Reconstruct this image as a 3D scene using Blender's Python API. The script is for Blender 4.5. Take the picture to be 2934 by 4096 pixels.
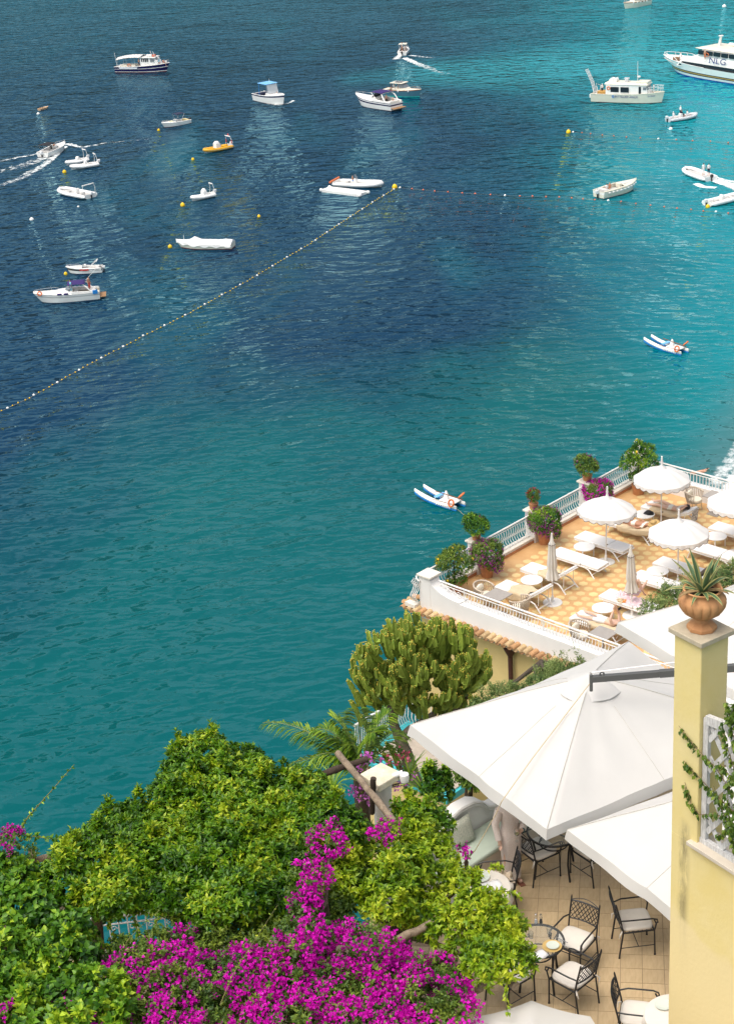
import bpy, bmesh, math, random
import numpy as np
from mathutils import Vector, Matrix
random.seed(11); RNG = np.random.default_rng(11)
PI = math.pi
S = bpy.context.scene
COL = S.collection
for o in list(bpy.data.objects): bpy.data.objects.remove(o)

# ---------------------------------------------------------------- camera
CZ, FPX, PITCH, ROLL = 54.0, 6800.0, math.radians(24.25), math.radians(-3.75)
_f = Vector((0, math.cos(PITCH), -math.sin(PITCH))); _u0 = Vector((0, math.sin(PITCH), math.cos(PITCH))); _x0 = Vector((1, 0, 0))
CX = _x0 * math.cos(ROLL) + _u0 * math.sin(ROLL)
CU = -_x0 * math.sin(ROLL) + _u0 * math.cos(ROLL)
cam = bpy.data.cameras.new('camera'); camo = bpy.data.objects.new('camera', cam); COL.objects.link(camo)
Mx = Matrix.Identity(4)
for i in range(3):
    Mx[i][0] = CX[i]; Mx[i][1] = CU[i]; Mx[i][2] = -_f[i]
Mx[2][3] = CZ
camo.matrix_world = Mx
cam.sensor_fit = 'VERTICAL'; cam.sensor_height = 36.0; cam.lens = 36.0 * FPX / 4096.0
cam.clip_start = 0.5; cam.clip_end = 20000
S.camera = camo

def W(px, py, z):
    """the point at world height z that photo pixel (px, py) looks at"""
    d = CX * ((px - 1467) / FPX) + CU * ((2048 - py) / FPX) + _f
    return Vector((0, 0, CZ)) + d * ((CZ - z) / -d.z)

# ---------------------------------------------------------------- world, sun, exposure
SUN_DIR = Vector((-0.36, -0.26, 0.95)).normalized()      # towards the sun
w = bpy.data.worlds.new('World'); S.world = w; w.use_nodes = True
nt = w.node_tree; nt.nodes.clear()
sky = nt.nodes.new('ShaderNodeTexSky'); sky.sky_type = 'NISHITA'; sky.sun_disc = False
sky.sun_elevation = math.asin(SUN_DIR.z); sky.sun_rotation = math.atan2(SUN_DIR.x, SUN_DIR.y)
sky.air_density = 1.0; sky.dust_density = 6.0; sky.ozone_density = 1.0
hs = nt.nodes.new('ShaderNodeHueSaturation'); hs.inputs['Saturation'].default_value = 0.5   # thin high cloud
bg = nt.nodes.new('ShaderNodeBackground'); bg.inputs['Strength'].default_value = 0.15
wo = nt.nodes.new('ShaderNodeOutputWorld')
nt.links.new(sky.outputs[0], hs.inputs['Color']); nt.links.new(hs.outputs[0], bg.inputs[0]); nt.links.new(bg.outputs[0], wo.inputs[0])
sl = bpy.data.lights.new('sun', 'SUN'); sl.energy = 1.05; sl.angle = math.radians(60); sl.color = (1, .90, .74)
so = bpy.data.objects.new('sun', sl); COL.objects.link(so)
so.rotation_euler = (-SUN_DIR).to_track_quat('-Z', 'Y').to_euler(); so.location = (0, 0, 90)
S.render.engine = 'CYCLES'
S.view_settings.view_transform = 'Standard'; S.view_settings.look = 'None'
S.view_settings.exposure = 0.55; S.view_settings.gamma = 1.0; S.view_settings.use_curve_mapping = False
S.cycles.max_bounces = 6; S.cycles.transparent_max_bounces = 12
S.cycles.use_denoising = True

# ---------------------------------------------------------------- materials
MATS = {}
def mat(key, col=(.8, .8, .8), rough=.5, metal=0.0, nscale=0, namt=0.0, col2=None, bscale=0, bstr=0.0, spec=.5, rnd=0.0,
        transl=0.0, stretch=None, trans=0.0, alpha=1.0, sheen=0.0, ior=1.45):
    if key in MATS: return MATS[key]
    m = bpy.data.materials.new(key); m.use_nodes = True; MATS[key] = m
    t = m.node_tree; N = t.nodes; L = t.links
    p = N['Principled BSDF']; p.inputs['Roughness'].default_value = rough; p.inputs['Metallic'].default_value = metal
    p.inputs['Specular IOR Level'].default_value = spec; p.inputs['IOR'].default_value = ior
    p.inputs['Transmission Weight'].default_value = trans; p.inputs['Alpha'].default_value = alpha
    p.inputs['Sheen Weight'].default_value = sheen
    c = (*col, 1); p.inputs['Base Color'].default_value = c
    src = None
    if nscale or bscale:
        tc = N.new('ShaderNodeTexCoord'); vec = tc.outputs['Object']
        if stretch:
            mp = N.new('ShaderNodeMapping'); mp.inputs['Scale'].default_value = stretch; L.new(vec, mp.inputs[0]); vec = mp.outputs[0]
    if nscale:
        n = N.new('ShaderNodeTexNoise'); n.inputs['Scale'].default_value = nscale; n.inputs['Detail'].default_value = 5; n.inputs['Roughness'].default_value = .62
        L.new(vec, n.inputs['Vector'])
        r = N.new('ShaderNodeMapRange'); r.inputs[1].default_value = .32; r.inputs[2].default_value = .68; L.new(n.outputs[0], r.inputs[0])
        mx = N.new('ShaderNodeMix'); mx.data_type = 'RGBA'
        mx.inputs[6].default_value = c
        d = col2 if col2 else tuple(x * (1 - namt) for x in col)
        mx.inputs[7].default_value = (*d, 1); L.new(r.outputs[0], mx.inputs[0]); src = mx.outputs[2]
    if rnd:
        oi = N.new('ShaderNodeObjectInfo'); r = N.new('ShaderNodeMapRange'); r.inputs[3].default_value = 1 - rnd; r.inputs[4].default_value = 1 + rnd
        L.new(oi.outputs['Random'], r.inputs[0])
        h = N.new('ShaderNodeHueSaturation'); L.new(r.outputs[0], h.inputs['Value'])
        if src: L.new(src, h.inputs['Color'])
        else: h.inputs['Color'].default_value = c
        src = h.outputs[0]
    if src: L.new(src, p.inputs['Base Color'])
    if bscale:
        n = N.new('ShaderNodeTexNoise'); n.inputs['Scale'].default_value = bscale; n.inputs['Detail'].default_value = 4
        L.new(vec, n.inputs['Vector'])
        b = N.new('ShaderNodeBump'); b.inputs['Strength'].default_value = bstr; b.inputs['Distance'].default_value = .02
        L.new(n.outputs[0], b.inputs['Height']); L.new(b.outputs[0], p.inputs['Normal'])
    if transl:
        out = N['Material Output']; tr = N.new('ShaderNodeBsdfTranslucent'); ms = N.new('ShaderNodeMixShader'); ms.inputs[0].default_value = transl
        if src: L.new(src, tr.inputs[0])
        else: tr.inputs[0].default_value = c
        L.new(p.outputs[0], ms.inputs[1]); L.new(tr.outputs[0], ms.inputs[2]); L.new(ms.outputs[0], out.inputs['Surface'])
    return m

def leaf_mat(key, stops, rough=.45, transl=.3, spec=.35):
    """leaf colour picked per leaf from the mesh attribute rnd"""
    if key in MATS: return MATS[key]
    m = bpy.data.materials.new(key); m.use_nodes = True; MATS[key] = m
    t = m.node_tree; N = t.nodes; L = t.links; p = N['Principled BSDF']
    p.inputs['Roughness'].default_value = rough; p.inputs['Specular IOR Level'].default_value = spec
    a = N.new('ShaderNodeAttribute'); a.attribute_name = 'rnd'
    cr = N.new('ShaderNodeValToRGB'); L.new(a.outputs['Fac'], cr.inputs[0])
    els = cr.color_ramp.elements
    while len(els) < len(stops): els.new(.5)
    for e, (pos, c) in zip(els, stops): e.position = pos; e.color = (*c, 1)
    L.new(cr.outputs[0], p.inputs['Base Color'])
    tr = N.new('ShaderNodeBsdfTranslucent'); ms = N.new('ShaderNodeMixShader'); ms.inputs[0].default_value = transl
    L.new(cr.outputs[0], tr.inputs[0]); L.new(p.outputs[0], ms.inputs[1]); L.new(tr.outputs[0], ms.inputs[2]); L.new(ms.outputs[0], N['Material Output'].inputs['Surface'])
    return m

# ---------------------------------------------------------------- mesh helpers
class MB:
    def __init__(s): s.v = []; s.f = []; s.m = []
    def add(s, vs, fs, mi=0):
        b = len(s.v); s.v.extend(tuple(v) for v in vs)
        for f in fs: s.f.append(tuple(i + b for i in f)); s.m.append(mi)
        return s
    def hexa(s, p, mi=0):
        return s.add(p, [(3, 2, 1, 0), (4, 5, 6, 7), (0, 1, 5, 4), (1, 2, 6, 5), (2, 3, 7, 6), (3, 0, 4, 7)], mi)
    def box(s, c, d, rz=0, mi=0, M=None):
        x, y, z = d[0] / 2, d[1] / 2, d[2] / 2
        ps = [Vector(q) for q in ((-x, -y, -z), (x, -y, -z), (x, y, -z), (-x, y, -z), (-x, -y, z), (x, -y, z), (x, y, z), (-x, y, z))]
        if M is None: M = Matrix.Rotation(rz, 3, 'Z')
        return s.hexa([M @ q + Vector(c) for q in ps], mi)
    def tube(s, pts, r, n=8, mi=0, cap=True, closed=False, flat=1.0):
        pts = [Vector(p) for p in pts]; k = len(pts)
        rs = r if hasattr(r, '__len__') else [r] * k
        nrm = None; rings = []
        for i in range(k):
            if closed: t = pts[(i + 1) % k] - pts[i - 1]
            else: t = pts[min(i + 1, k - 1)] - pts[max(i - 1, 0)]
            t = t.normalized() if t.length > 1e-9 else Vector((0, 0, 1))
            if nrm is None:
                a = Vector((0, 0, 1)) if abs(t.z) < .9 else Vector((1, 0, 0)); nrm = (a - t * a.dot(t)).normalized()
            else:
                nrm = nrm - t * nrm.dot(t); nrm = nrm.normalized() if nrm.length > 1e-6 else t.orthogonal().normalized()
            bn = t.cross(nrm)
            rings.append([pts[i] + (nrm * math.cos(2 * PI * j / n) * flat + bn * math.sin(2 * PI * j / n)) * rs[i] for j in range(n)])
        return s.loft(rings, mi, cap and not closed, closed)
    def loft(s, rings, mi=0, cap=True, closed=False, ring_closed=True):
        n = len(rings[0]); k = len(rings); vs = [v for r in rings for v in r]; fs = []
        mis = []
        for i in range(k if closed else k - 1):
            a = i * n; b = ((i + 1) % k) * n
            for j in range(n if ring_closed else n - 1):
                j2 = (j + 1) % n
                fs.append((a + j, a + j2, b + j2, b + j))
        if cap: fs.append(tuple(range(n - 1, -1, -1))); fs.append(tuple((k - 1) * n + j for j in range(n)))
        return s.add(vs, fs, mi)
    def lathe(s, prof, n=24, c=(0, 0, 0), mi=0, cap=True):
        rings = [[(c[0] + r * math.cos(2 * PI * j / n), c[1] + r * math.sin(2 * PI * j / n), c[2] + z) for j in range(n)] for r, z in prof]
        return s.loft(rings, mi, cap)
    def prism(s, poly, z0, z1, mi=0):
        n = len(poly); vs = [(x, y, z0) for x, y in poly] + [(x, y, z1) for x, y in poly]
        fs = [tuple(range(n - 1, -1, -1)), tuple(range(n, 2 * n))] + [(i, (i + 1) % n, n + (i + 1) % n, n + i) for i in range(n)]
        return s.add(vs, fs, mi)
    def ball(s, c, r, n=10, m=6, mi=0):
        r = r if hasattr(r, '__len__') else (r, r, r)
        rings = []
        for i in range(1, m):
            a = PI * i / m
            rings.append([(c[0] + r[0] * math.sin(a) * math.cos(2 * PI * j / n), c[1] + r[1] * math.sin(a) * math.sin(2 * PI * j / n), c[2] - r[2] * math.cos(a)) for j in range(n)])
        return s.loft(rings, mi, True)
    def torus(s, c, R, r, ax=None, n=20, m=8, mi=0):
        ax = Vector(ax or (0, 0, 1)).normalized(); a = ax.orthogonal().normalized(); b = ax.cross(a)
        return s.tube([Vector(c) + (a * math.cos(2 * PI * i / n) + b * math.sin(2 * PI * i / n)) * R for i in range(n)], r, m, mi, False, True)
    def mesh(s, name, mats, smooth=None):
        me = bpy.data.meshes.new(name); me.from_pydata([tuple(v) for v in s.v], [], s.f)
        mats = mats if isinstance(mats, (list, tuple)) else [mats]
        for m in mats: me.materials.append(m)
        if len(mats) > 1: me.polygons.foreach_set('material_index', s.m)
        if smooth:
            me.polygons.foreach_set('use_smooth', [True] * len(me.polygons)); me.set_sharp_from_angle(angle=math.radians(smooth))
        me.update(); return me
    def build(s, name, mats, parent=None, smooth=None, off=None, bev=0):
        if off is not None:
            o0 = Vector(off); s.v = [tuple(Vector(v) - o0) for v in s.v]
        return link(name, s.mesh(name, mats, smooth), parent, bev)

def link(name, me, parent=None, bev=0):
    o = bpy.data.objects.new(name, me); COL.objects.link(o)
    if parent is not None: o.parent = parent
    if bev:
        b = o.modifiers.new('bevel', 'BEVEL'); b.width = bev; b.segments = 2; b.limit_method = 'ANGLE'; b.angle_limit = math.radians(40)
    return o
def tag(o, label=None, cat=None, group=None, kind=None):
    if label: o['label'] = label
    if cat: o['category'] = cat
    if group: o['group'] = group
    if kind: o['kind'] = kind
    return o
def thing(name, label, cat, loc=(0, 0, 0), rz=0, group=None):
    o = bpy.data.objects.new(name, None); COL.objects.link(o); o.empty_display_size = .1
    o.location = loc; o.rotation_euler = (0, 0, rz)
    return tag(o, label, cat, group)
def dup(root, loc, rz=None, label=None, group=None):
    r = root.copy(); COL.objects.link(r); r.location = loc
    if rz is not None: r.rotation_euler = (0, 0, rz)
    tag(r, label, None, group)
    for ch in list(root.children):
        c = ch.copy(); COL.objects.link(c); c.parent = r
        for g in list(ch.children):
            d = g.copy(); COL.objects.link(d); d.parent = c
    return r
def lerp(a, b, t): return a + (b - a) * t
def arc(c, r, a0, a1, n, ax='xz'):
    out = []
    for i in range(n + 1):
        a = lerp(a0, a1, i / n); p = (r * math.cos(a), r * math.sin(a))
        out.append(Vector((c[0] + p[0], c[1], c[2] + p[1])) if ax == 'xz' else Vector((c[0] + p[0], c[1] + p[1], c[2])) if ax == 'xy' else Vector((c[0], c[1] + p[0], c[2] + p[1])))
    return out

# leaves: arrays of base points, directions, normals
def leaf_mesh(name, P, D, Nn, ln, wd, m, rnd, fold=.25, curl=.15):
    P = np.asarray(P, float); D = np.asarray(D, float); Nn = np.asarray(Nn, float)
    D /= np.linalg.norm(D, axis=1, keepdims=True) + 1e-9
    Sd = np.cross(D, Nn); Sd /= np.linalg.norm(Sd, axis=1, keepdims=True) + 1e-9
    Nn = np.cross(Sd, D)
    ln = np.broadcast_to(ln, len(P))[:, None]; wd = np.broadcast_to(wd, len(P))[:, None]
    mid = P + D * ln * .5; b = P
    l = mid + Sd * wd * .5 + Nn * wd * fold; r = mid - Sd * wd * .5 + Nn * wd * fold
    tip = P + D * ln - Nn * ln * curl
    V = np.stack([b, l, tip, r, mid], 1).reshape(-1, 3)
    n = len(P); base = (np.arange(n) * 5)[:, None]
    T = np.array([[0, 4, 1], [1, 4, 2], [4, 3, 2], [0, 3, 4]])
    Fc = (base[:, :, None] + T[None]).reshape(-1, 3)
    me = bpy.data.meshes.new(name); me.vertices.add(len(V)); me.vertices.foreach_set('co', V.ravel())
    me.loops.add(Fc.size); me.loops.foreach_set('vertex_index', Fc.ravel().astype(np.int32))
    me.polygons.add(len(Fc)); me.polygons.foreach_set('loop_start', np.arange(0, Fc.size, 3, dtype=np.int32)); me.polygons.foreach_set('loop_total', np.full(len(Fc), 3, np.int32))
    me.update(calc_edges=True)
    at = me.attributes.new('rnd', 'FLOAT', 'POINT'); at.data.foreach_set('value', np.repeat(np.asarray(rnd, float), 5))
    me.materials.append(m); me.validate(); return me
def unit(n): 
    v = RNG.normal(size=(n, 3)); return v / np.linalg.norm(v, axis=1, keepdims=True)
def ellipsoid_tips(blobs, dens, up=-.35, inner=.88):
    """points and outward normals on the outside of a union of ellipsoids [(centre, radii)]"""
    Ps, Ns = [], []
    for i, (c, r) in enumerate(blobs):
        c = np.array(c, float); r = np.array(r, float)
        area = 4 * PI * ((r[0] * r[1]) ** 1.6 / 3 + (r[0] * r[2]) ** 1.6 / 3 + (r[1] * r[2]) ** 1.6 / 3) ** (1 / 1.6)
        k = max(4, int(area * dens)); d = unit(k); d = d[d[:, 2] > up]
        P = c + d * r * RNG.uniform(.86, 1.06, (len(d), 1)); N_ = d / r; N_ /= np.linalg.norm(N_, axis=1, keepdims=True)
        ok = np.ones(len(P), bool)
        for j, (c2, r2) in enumerate(blobs):
            if j != i: ok &= (((P - np.array(c2)) / np.array(r2)) ** 2).sum(1) > inner ** 2
        Ps.append(P[ok]); Ns.append(N_[ok])
    return np.concatenate(Ps), np.concatenate(Ns)
def rosettes(P, N_, k, spread=.9, upb=.4):
    """k leaves round each twig tip: returns base, dir, normal, twig index"""
    n = len(P); idx = np.repeat(np.arange(n), k)
    ax = N_ + np.array([0, 0, upb]) + unit(n) * .35; ax /= np.linalg.norm(ax, axis=1, keepdims=True)
    A = ax[idx]; d = unit(len(idx)); d -= A * (d * A).sum(1, keepdims=True); d /= np.linalg.norm(d, axis=1, keepdims=True) + 1e-9
    tl = RNG.uniform(-.12, .05, (len(idx), 1))
    lift = RNG.uniform(.15, 1.1, (len(idx), 1))
    D = d * spread + A * lift; base = P[idx] + A * tl * .6
    Nr = A * 1.0 - d * .35 + unit(len(idx)) * .25
    return base, D, Nr, idx
# ================================================================ SEA AND LAND
WAVE = 3.0; STEEP = .15
def sea_material():
    m = bpy.data.materials.new('sea_water'); m.use_nodes = True; t = m.node_tree; N = t.nodes; L = t.links
    p = N['Principled BSDF']; p.inputs['Roughness'].default_value = .08; p.inputs['IOR'].default_value = 1.333; p.inputs['Specular Tint'].default_value = (.36, .82, 1.0, 1); p.inputs['Specular IOR Level'].default_value = .42
    geo = N.new('ShaderNodeNewGeometry'); pos = geo.outputs['Position']
    def mth(op, a, b=None, c=None):
        n = N.new('ShaderNodeMath'); n.operation = op
        for i, x in enumerate((a, b, c)):
            if x is None: continue
            if isinstance(x, (int, float)): n.inputs[i].default_value = x
            else: L.new(x, n.inputs[i])
        return n.outputs[0]
    def noise(scale, detail, sc=(1, 1, 1), rot=0.0, rough=.55, typ='FBM', dist=0.0):
        mp = N.new('ShaderNodeMapping'); mp.inputs['Scale'].default_value = sc; mp.inputs['Rotation'].default_value = (0, 0, rot); L.new(pos, mp.inputs[0])
        n = N.new('ShaderNodeTexNoise'); n.noise_type = typ; n.inputs['Scale'].default_value = scale; n.inputs['Detail'].default_value = detail
        n.inputs['Roughness'].default_value = rough; n.inputs['Distortion'].default_value = dist; L.new(mp.outputs[0], n.inputs['Vector']); return n.outputs[0]
    def ramp(x, a, b, lo=0., hi=1.):
        n = N.new('ShaderNodeMapRange'); n.interpolation_type = 'SMOOTHSTEP'
        for i, q in ((1, a), (2, b), (3, lo), (4, hi)): n.inputs[i].default_value = q
        L.new(x, n.inputs[0]); return n.outputs[0]
    def mix(f, a, b):
        n = N.new('ShaderNodeMix'); n.data_type = 'RGBA'; L.new(f, n.inputs[0])
        for i, x in ((6, a), (7, b)):
            if isinstance(x, tuple): n.inputs[i].default_value = (*x, 1)
            else: L.new(x, n.inputs[i])
        return n.outputs[2]
    sx = N.new('ShaderNodeSeparateXYZ'); L.new(pos, sx.inputs[0]); X, Y = sx.outputs[0], sx.outputs[1]
    big = noise(.022, 3, (1, .55, 1), .5); big2 = noise(.06, 3, (1, .5, 1), -.35)
    wob = mth('MULTIPLY', mth('SUBTRACT', big, .5), 90.0); wob2 = mth('MULTIPLY', mth('SUBTRACT', big2, .5), 40.0)
    k1 = mth('ADD', mth('SUBTRACT', Y, mth('MULTIPLY', X, .6)), mth('ADD', wob, wob2))
    s1 = ramp(k1, 160, 118)                         # shoaling towards the rocks below the terraces
    k2 = mth('ADD', mth('SUBTRACT', X, mth('MULTIPLY', mth('SUBTRACT', Y, 120.0), .05)), mth('ADD', mth('MULTIPLY', wob, .35), mth('MULTIPLY', wob2, .5)))
    s2 = ramp(k2, 8, 58)                           # pale sand under the water towards the beach
    far = ramp(Y, 260, 460)                         # open bay again beyond the moorings
    sand = ramp(k2, 27, 35, 0, .35)
    patch = ramp(noise(.05, 2, (1, .3, 1), .1), .50, .72)   # drifting pale patches of stirred water
    deep = mix(patch, (.0, .019, .054), (.0, .052, .084))
    c = mix(s1, deep, (.0, .080, .086))
    c = mix(s2, c, (.0, .26, .30))
    c = mix(mth('MULTIPLY', far, .6), c, (.0005, .075, .105))
    # milky green water stirred up by the ferry's thrusters
    q = W(2330, 262, 0)
    dx = mth('DIVIDE', mth('SUBTRACT', X, q.x), 34.0); dy = mth('DIVIDE', mth('SUBTRACT', Y, q.y), 20.0)
    rr = mth('ADD', mth('ADD', mth('MULTIPLY', dx, dx), mth('MULTIPLY', dy, dy)), mth('MULTIPLY', mth('SUBTRACT', big2, .5), 2.5))
    c = mix(ramp(rr, 1.8, -.3, 0, .8), c, (.02, .26, .30))
    near_sh = mth('SUBTRACT', X, mth('MULTIPLY', mth('SUBTRACT', Y, 121.0), .47))
    c = mix(mth('MULTIPLY', ramp(mth('ADD', near_sh, mth('MULTIPLY', wob2, .08)), 20.5, 27.0, 0, .6), ramp(Y, 102, 118)), c, (.07, .13, .13))
    L.new(c, p.inputs['Base Color'])
    # relief: wind chop, wavelets and slow swell; slopes taken over a fixed 6 cm step so that they do not fade with distance
    g = bpy.data.node_groups.new('wave_height', 'ShaderNodeTree')
    g.interface.new_socket('V', in_out='INPUT', socket_type='NodeSocketVector'); g.interface.new_socket('H', in_out='OUTPUT', socket_type='NodeSocketFloat')
    gi = g.nodes.new('NodeGroupInput'); go = g.nodes.new('NodeGroupOutput'); acc = None
    for sc, amp, stt, rot, det, typ in ((2.3, .045, (.55, 1, 1), .10, 1, 'FBM'), (1.05, .275, (.48, 1, 1), .22, 1, 'FBM'), (.44, .40, (.55, 1, 1), -.12, 1, 'FBM'), (.07, .7, (.6, 1, 1), .35, 1, 'FBM')):
        mp = g.nodes.new('ShaderNodeMapping'); mp.inputs['Scale'].default_value = stt; mp.inputs['Rotation'].default_value = (0, 0, rot); g.links.new(gi.outputs[0], mp.inputs[0])
        n = g.nodes.new('ShaderNodeTexNoise'); n.noise_dimensions = '2D'; n.noise_type = typ; n.inputs['Scale'].default_value = sc; n.inputs['Detail'].default_value = det
        n.inputs['Roughness'].default_value = .5; n.inputs['Distortion'].default_value = .4; g.links.new(mp.outputs[0], n.inputs['Vector'])
        ml = g.nodes.new('ShaderNodeMath'); ml.operation = 'MULTIPLY'; ml.inputs[1].default_value = amp; g.links.new(n.outputs[0], ml.inputs[0]); q = ml.outputs[0]
        if acc is not None:
            ad = g.nodes.new('ShaderNodeMath'); ad.operation = 'ADD'; g.links.new(acc, ad.inputs[0]); g.links.new(q, ad.inputs[1]); q = ad.outputs[0]
        acc = q
    g.links.new(acc, go.inputs[0])
    def hgt(off):
        v = N.new('ShaderNodeVectorMath'); v.operation = 'ADD'; L.new(pos, v.inputs[0]); v.inputs[1].default_value = off
        n = N.new('ShaderNodeGroup'); n.node_tree = g; L.new(v.outputs[0], n.inputs[0]); return n.outputs[0]
    h0, hx, hy = hgt((0, 0, 0)), hgt((.06, 0, 0)), hgt((0, .06, 0))
    gust = ramp(noise(.03, 3, (1, .4, 1), .2), .38, .62, .55, 1.25)
    kk = mth('MULTIPLY', gust, WAVE / .06)
    def facet(q, lim=STEEP):      # steepness of a small wave is limited: crests break before they get steeper
        return mth('DIVIDE', q, mth('SQRT', mth('ADD', 1.0, mth('POWER', mth('DIVIDE', q, lim), 2.0))))
    cb = N.new('ShaderNodeCombineXYZ'); L.new(facet(mth('MULTIPLY', mth('MULTIPLY', mth('SUBTRACT', h0, hx), kk), 3.2), .5), cb.inputs[0]); L.new(facet(mth('SUBTRACT', mth('MULTIPLY', mth('SUBTRACT', h0, hy), kk), .05)), cb.inputs[1]); cb.inputs[2].default_value = 1
    nm = N.new('ShaderNodeVectorMath'); nm.operation = 'NORMALIZE'; L.new(cb.outputs[0], nm.inputs[0]); 
    # light from inside the water plus the mirror of the sky, weighed by Fresnel
    df = N.new('ShaderNodeBsdfDiffuse'); L.new(c, df.inputs['Color'])
    gl = N.new('ShaderNodeBsdfGlossy'); gl.inputs['Color'].default_value = (.52, .90, .98, 1); gl.inputs['Roughness'].default_value = .07; L.new(nm.outputs[0], gl.inputs['Normal'])
    fr = N.new('ShaderNodeFresnel'); fr.inputs['IOR'].default_value = 1.36; L.new(nm.outputs[0], fr.inputs['Normal'])
    ms = N.new('ShaderNodeMixShader'); L.new(fr.outputs[0], ms.inputs[0]); L.new(df.outputs[0], ms.inputs[1]); L.new(gl.outputs[0], ms.inputs[2])
    L.new(ms.outputs[0], N['Material Output'].inputs['Surface'])
    return m
s = MB(); s.add([(-4000, -300, 0), (4000, -300, 0), (4000, 6000, 0), (-4000, 6000, 0)], [(0, 1, 2, 3)])
tag(s.build('sea', sea_material()), kind='structure')

def foam_material(key, scale, thr, soft=.08, st=(1, 1, 1)):
    m = bpy.data.materials.new(key); m.use_nodes = True; t = m.node_tree; N = t.nodes; L = t.links
    p = N['Principled BSDF']; p.inputs['Base Color'].default_value = (.82, .88, .88, 1); p.inputs['Roughness'].default_value = .8
    tc = N.new('ShaderNodeTexCoord'); mp = N.new('ShaderNodeMapping'); mp.inputs['Scale'].default_value = st; L.new(tc.outputs['Object'], mp.inputs[0])
    n = N.new('ShaderNodeTexNoise'); n.inputs['Scale'].default_value = scale; n.inputs['Detail'].default_value = 6; n.inputs['Roughness'].default_value = .7; L.new(mp.outputs[0], n.inputs['Vector'])
    at = N.new('ShaderNodeAttribute'); at.attribute_name = 'rnd'
    ad = N.new('ShaderNodeMath'); ad.operation = 'ADD'; L.new(n.outputs[0], ad.inputs[0]); L.new(at.outputs['Fac'], ad.inputs[1])
    r = N.new('ShaderNodeMapRange'); r.interpolation_type = 'SMOOTHSTEP'; r.inputs[1].default_value = thr - soft; r.inputs[2].default_value = thr + soft; L.new(ad.outputs[0], r.inputs[0])
    L.new(r.outputs[0], p.inputs['Alpha']); return m
def ribbon(pts, wid, dens, z=.03, k=9):
    """foam sheet along world points: widths and densities per point; density fades to the sides"""
    V, F, R = [], [], []; n = len(pts)
    for i, q in enumerate(pts):
        t = (Vector(pts[min(i + 1, n - 1)]) - Vector(pts[max(i - 1, 0)])); t.z = 0; t.normalize(); sd = Vector((-t.y, t.x, 0))
        for j in range(k):
            a = j / (k - 1) * 2 - 1; V.append((q[0] + sd.x * wid[i] * a, q[1] + sd.y * wid[i] * a, z)); R.append(dens[i] * (1 - abs(a) ** 2.5) - .5 * abs(a) ** 3)
    for i in range(n - 1):
        for j in range(k - 1): a = i * k + j; F.append((a, a + 1, a + k + 1, a + k))
    return V, F, R
def foam(name, label, pieces, key, scale, thr, st=(1, 1, 1), soft=.08):
    V, F, R = [], [], []
    for k, (pts, wid, dens) in enumerate(pieces):
        v, f, r = ribbon(pts, wid, dens, z=.03 + .006 * k); b = len(V); V += v; R += r; F += [tuple(i + b for i in q) for q in f]
    me = bpy.data.meshes.new(name); me.from_pydata(V, [], F); at = me.attributes.new('rnd', 'FLOAT', 'POINT'); at.data.foreach_set('value', R)
    me.materials.append(foam_material(key, scale, thr, soft, st)); o = link(name, me); tag(o, label, 'foam', kind='stuff'); return o
def pxline(ps, n=14, z=0):
    ps = [W(*p, z) for p in ps]; out = []
    for i in range(len(ps) - 1):
        for k in range(n): out.append(ps[i].lerp(ps[i + 1], k / n))
    out.append(ps[-1]); return out
# wakes and the surf on the beach
a = pxline([(262, 585), (200, 622), (100, 662), (-60, 700)]); n = len(a)
b1 = pxline([(268, 575), (330, 590), (430, 572), (560, 560), (650, 552)]); n1 = len(b1)
c1 = pxline([(245, 602), (185, 655), (80, 715), (-60, 765)]); n2 = len(c1)
d1 = pxline([(170, 612), (90, 628), (-60, 655)]); n3 = len(d1)
foam('wake', 'white foam wake fanning out behind the speedboat with the black bimini',
     [(a, [lerp(1.0, 3.5, i / n) for i in range(n)], [lerp(.22, .02, i / n) for i in range(n)]),
      (b1, [lerp(1.0, .8, i / n1) for i in range(n1)], [lerp(.22, -.04, i / n1) for i in range(n1)]),
      (c1, [lerp(.9, 2.0, i / n2) for i in range(n2)], [lerp(.22, .06, i / n2) for i in range(n2)]),
      (d1, [lerp(.7, 1.6, i / n3) for i in range(n3)], [lerp(.15, .08, i / n3) for i in range(n3)])], 'foam_a', 1.3, .66, soft=.13)
a = pxline([(1617, 232), (1660, 252), (1720, 275), (1790, 300)]); n = len(a)
b1 = pxline([(1640, 222), (1690, 228), (1740, 232)]); n1 = len(b1); c1 = pxline([(1600, 222), (1580, 238)]); n2 = len(c1)
foam('wake', 'thin curling foam wake behind the little canopied boat heading out',
     [(a, [lerp(1.0, 2.2, i / n) for i in range(n)], [lerp(.30, -.02, i / n) for i in range(n)]),
      (b1, [.9] * n1, [lerp(.2, 0, i / n1) for i in range(n1)]), (c1, [1.2] * n2, [.22] * n2)], 'foam_b', 1.3, .66, soft=.15)
a = pxline([(2826, 712), (2870, 725), (2934, 745), (3050, 790)]); n = len(a)
b1 = pxline([(2780, 735), (2810, 748), (2860, 752)]); n1 = len(b1); c1 = pxline([(2852, 708), (2900, 722), (2990, 738)]); n2 = len(c1)
foam('wake', 'thick white churned wake behind the fast white inflatable',
     [(a, [lerp(.8, 2.2, i / n) for i in range(n)], [.34] * n), (b1, [.8] * n1, [.36] * n1), (c1, [.6] * n2, [.25] * n2)], 'foam_c', 1.3, .66, soft=.15)
a = pxline([(1035, 402), (1075, 415), (1110, 420), (1150, 415), (1175, 402)], 6); n = len(a)
foam('wake', 'small bow foam around the white boat with the blue roof', [(a, [.6] * n, [.16] * n)], 'foam_d', 1.8, .64, soft=.13)
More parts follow.
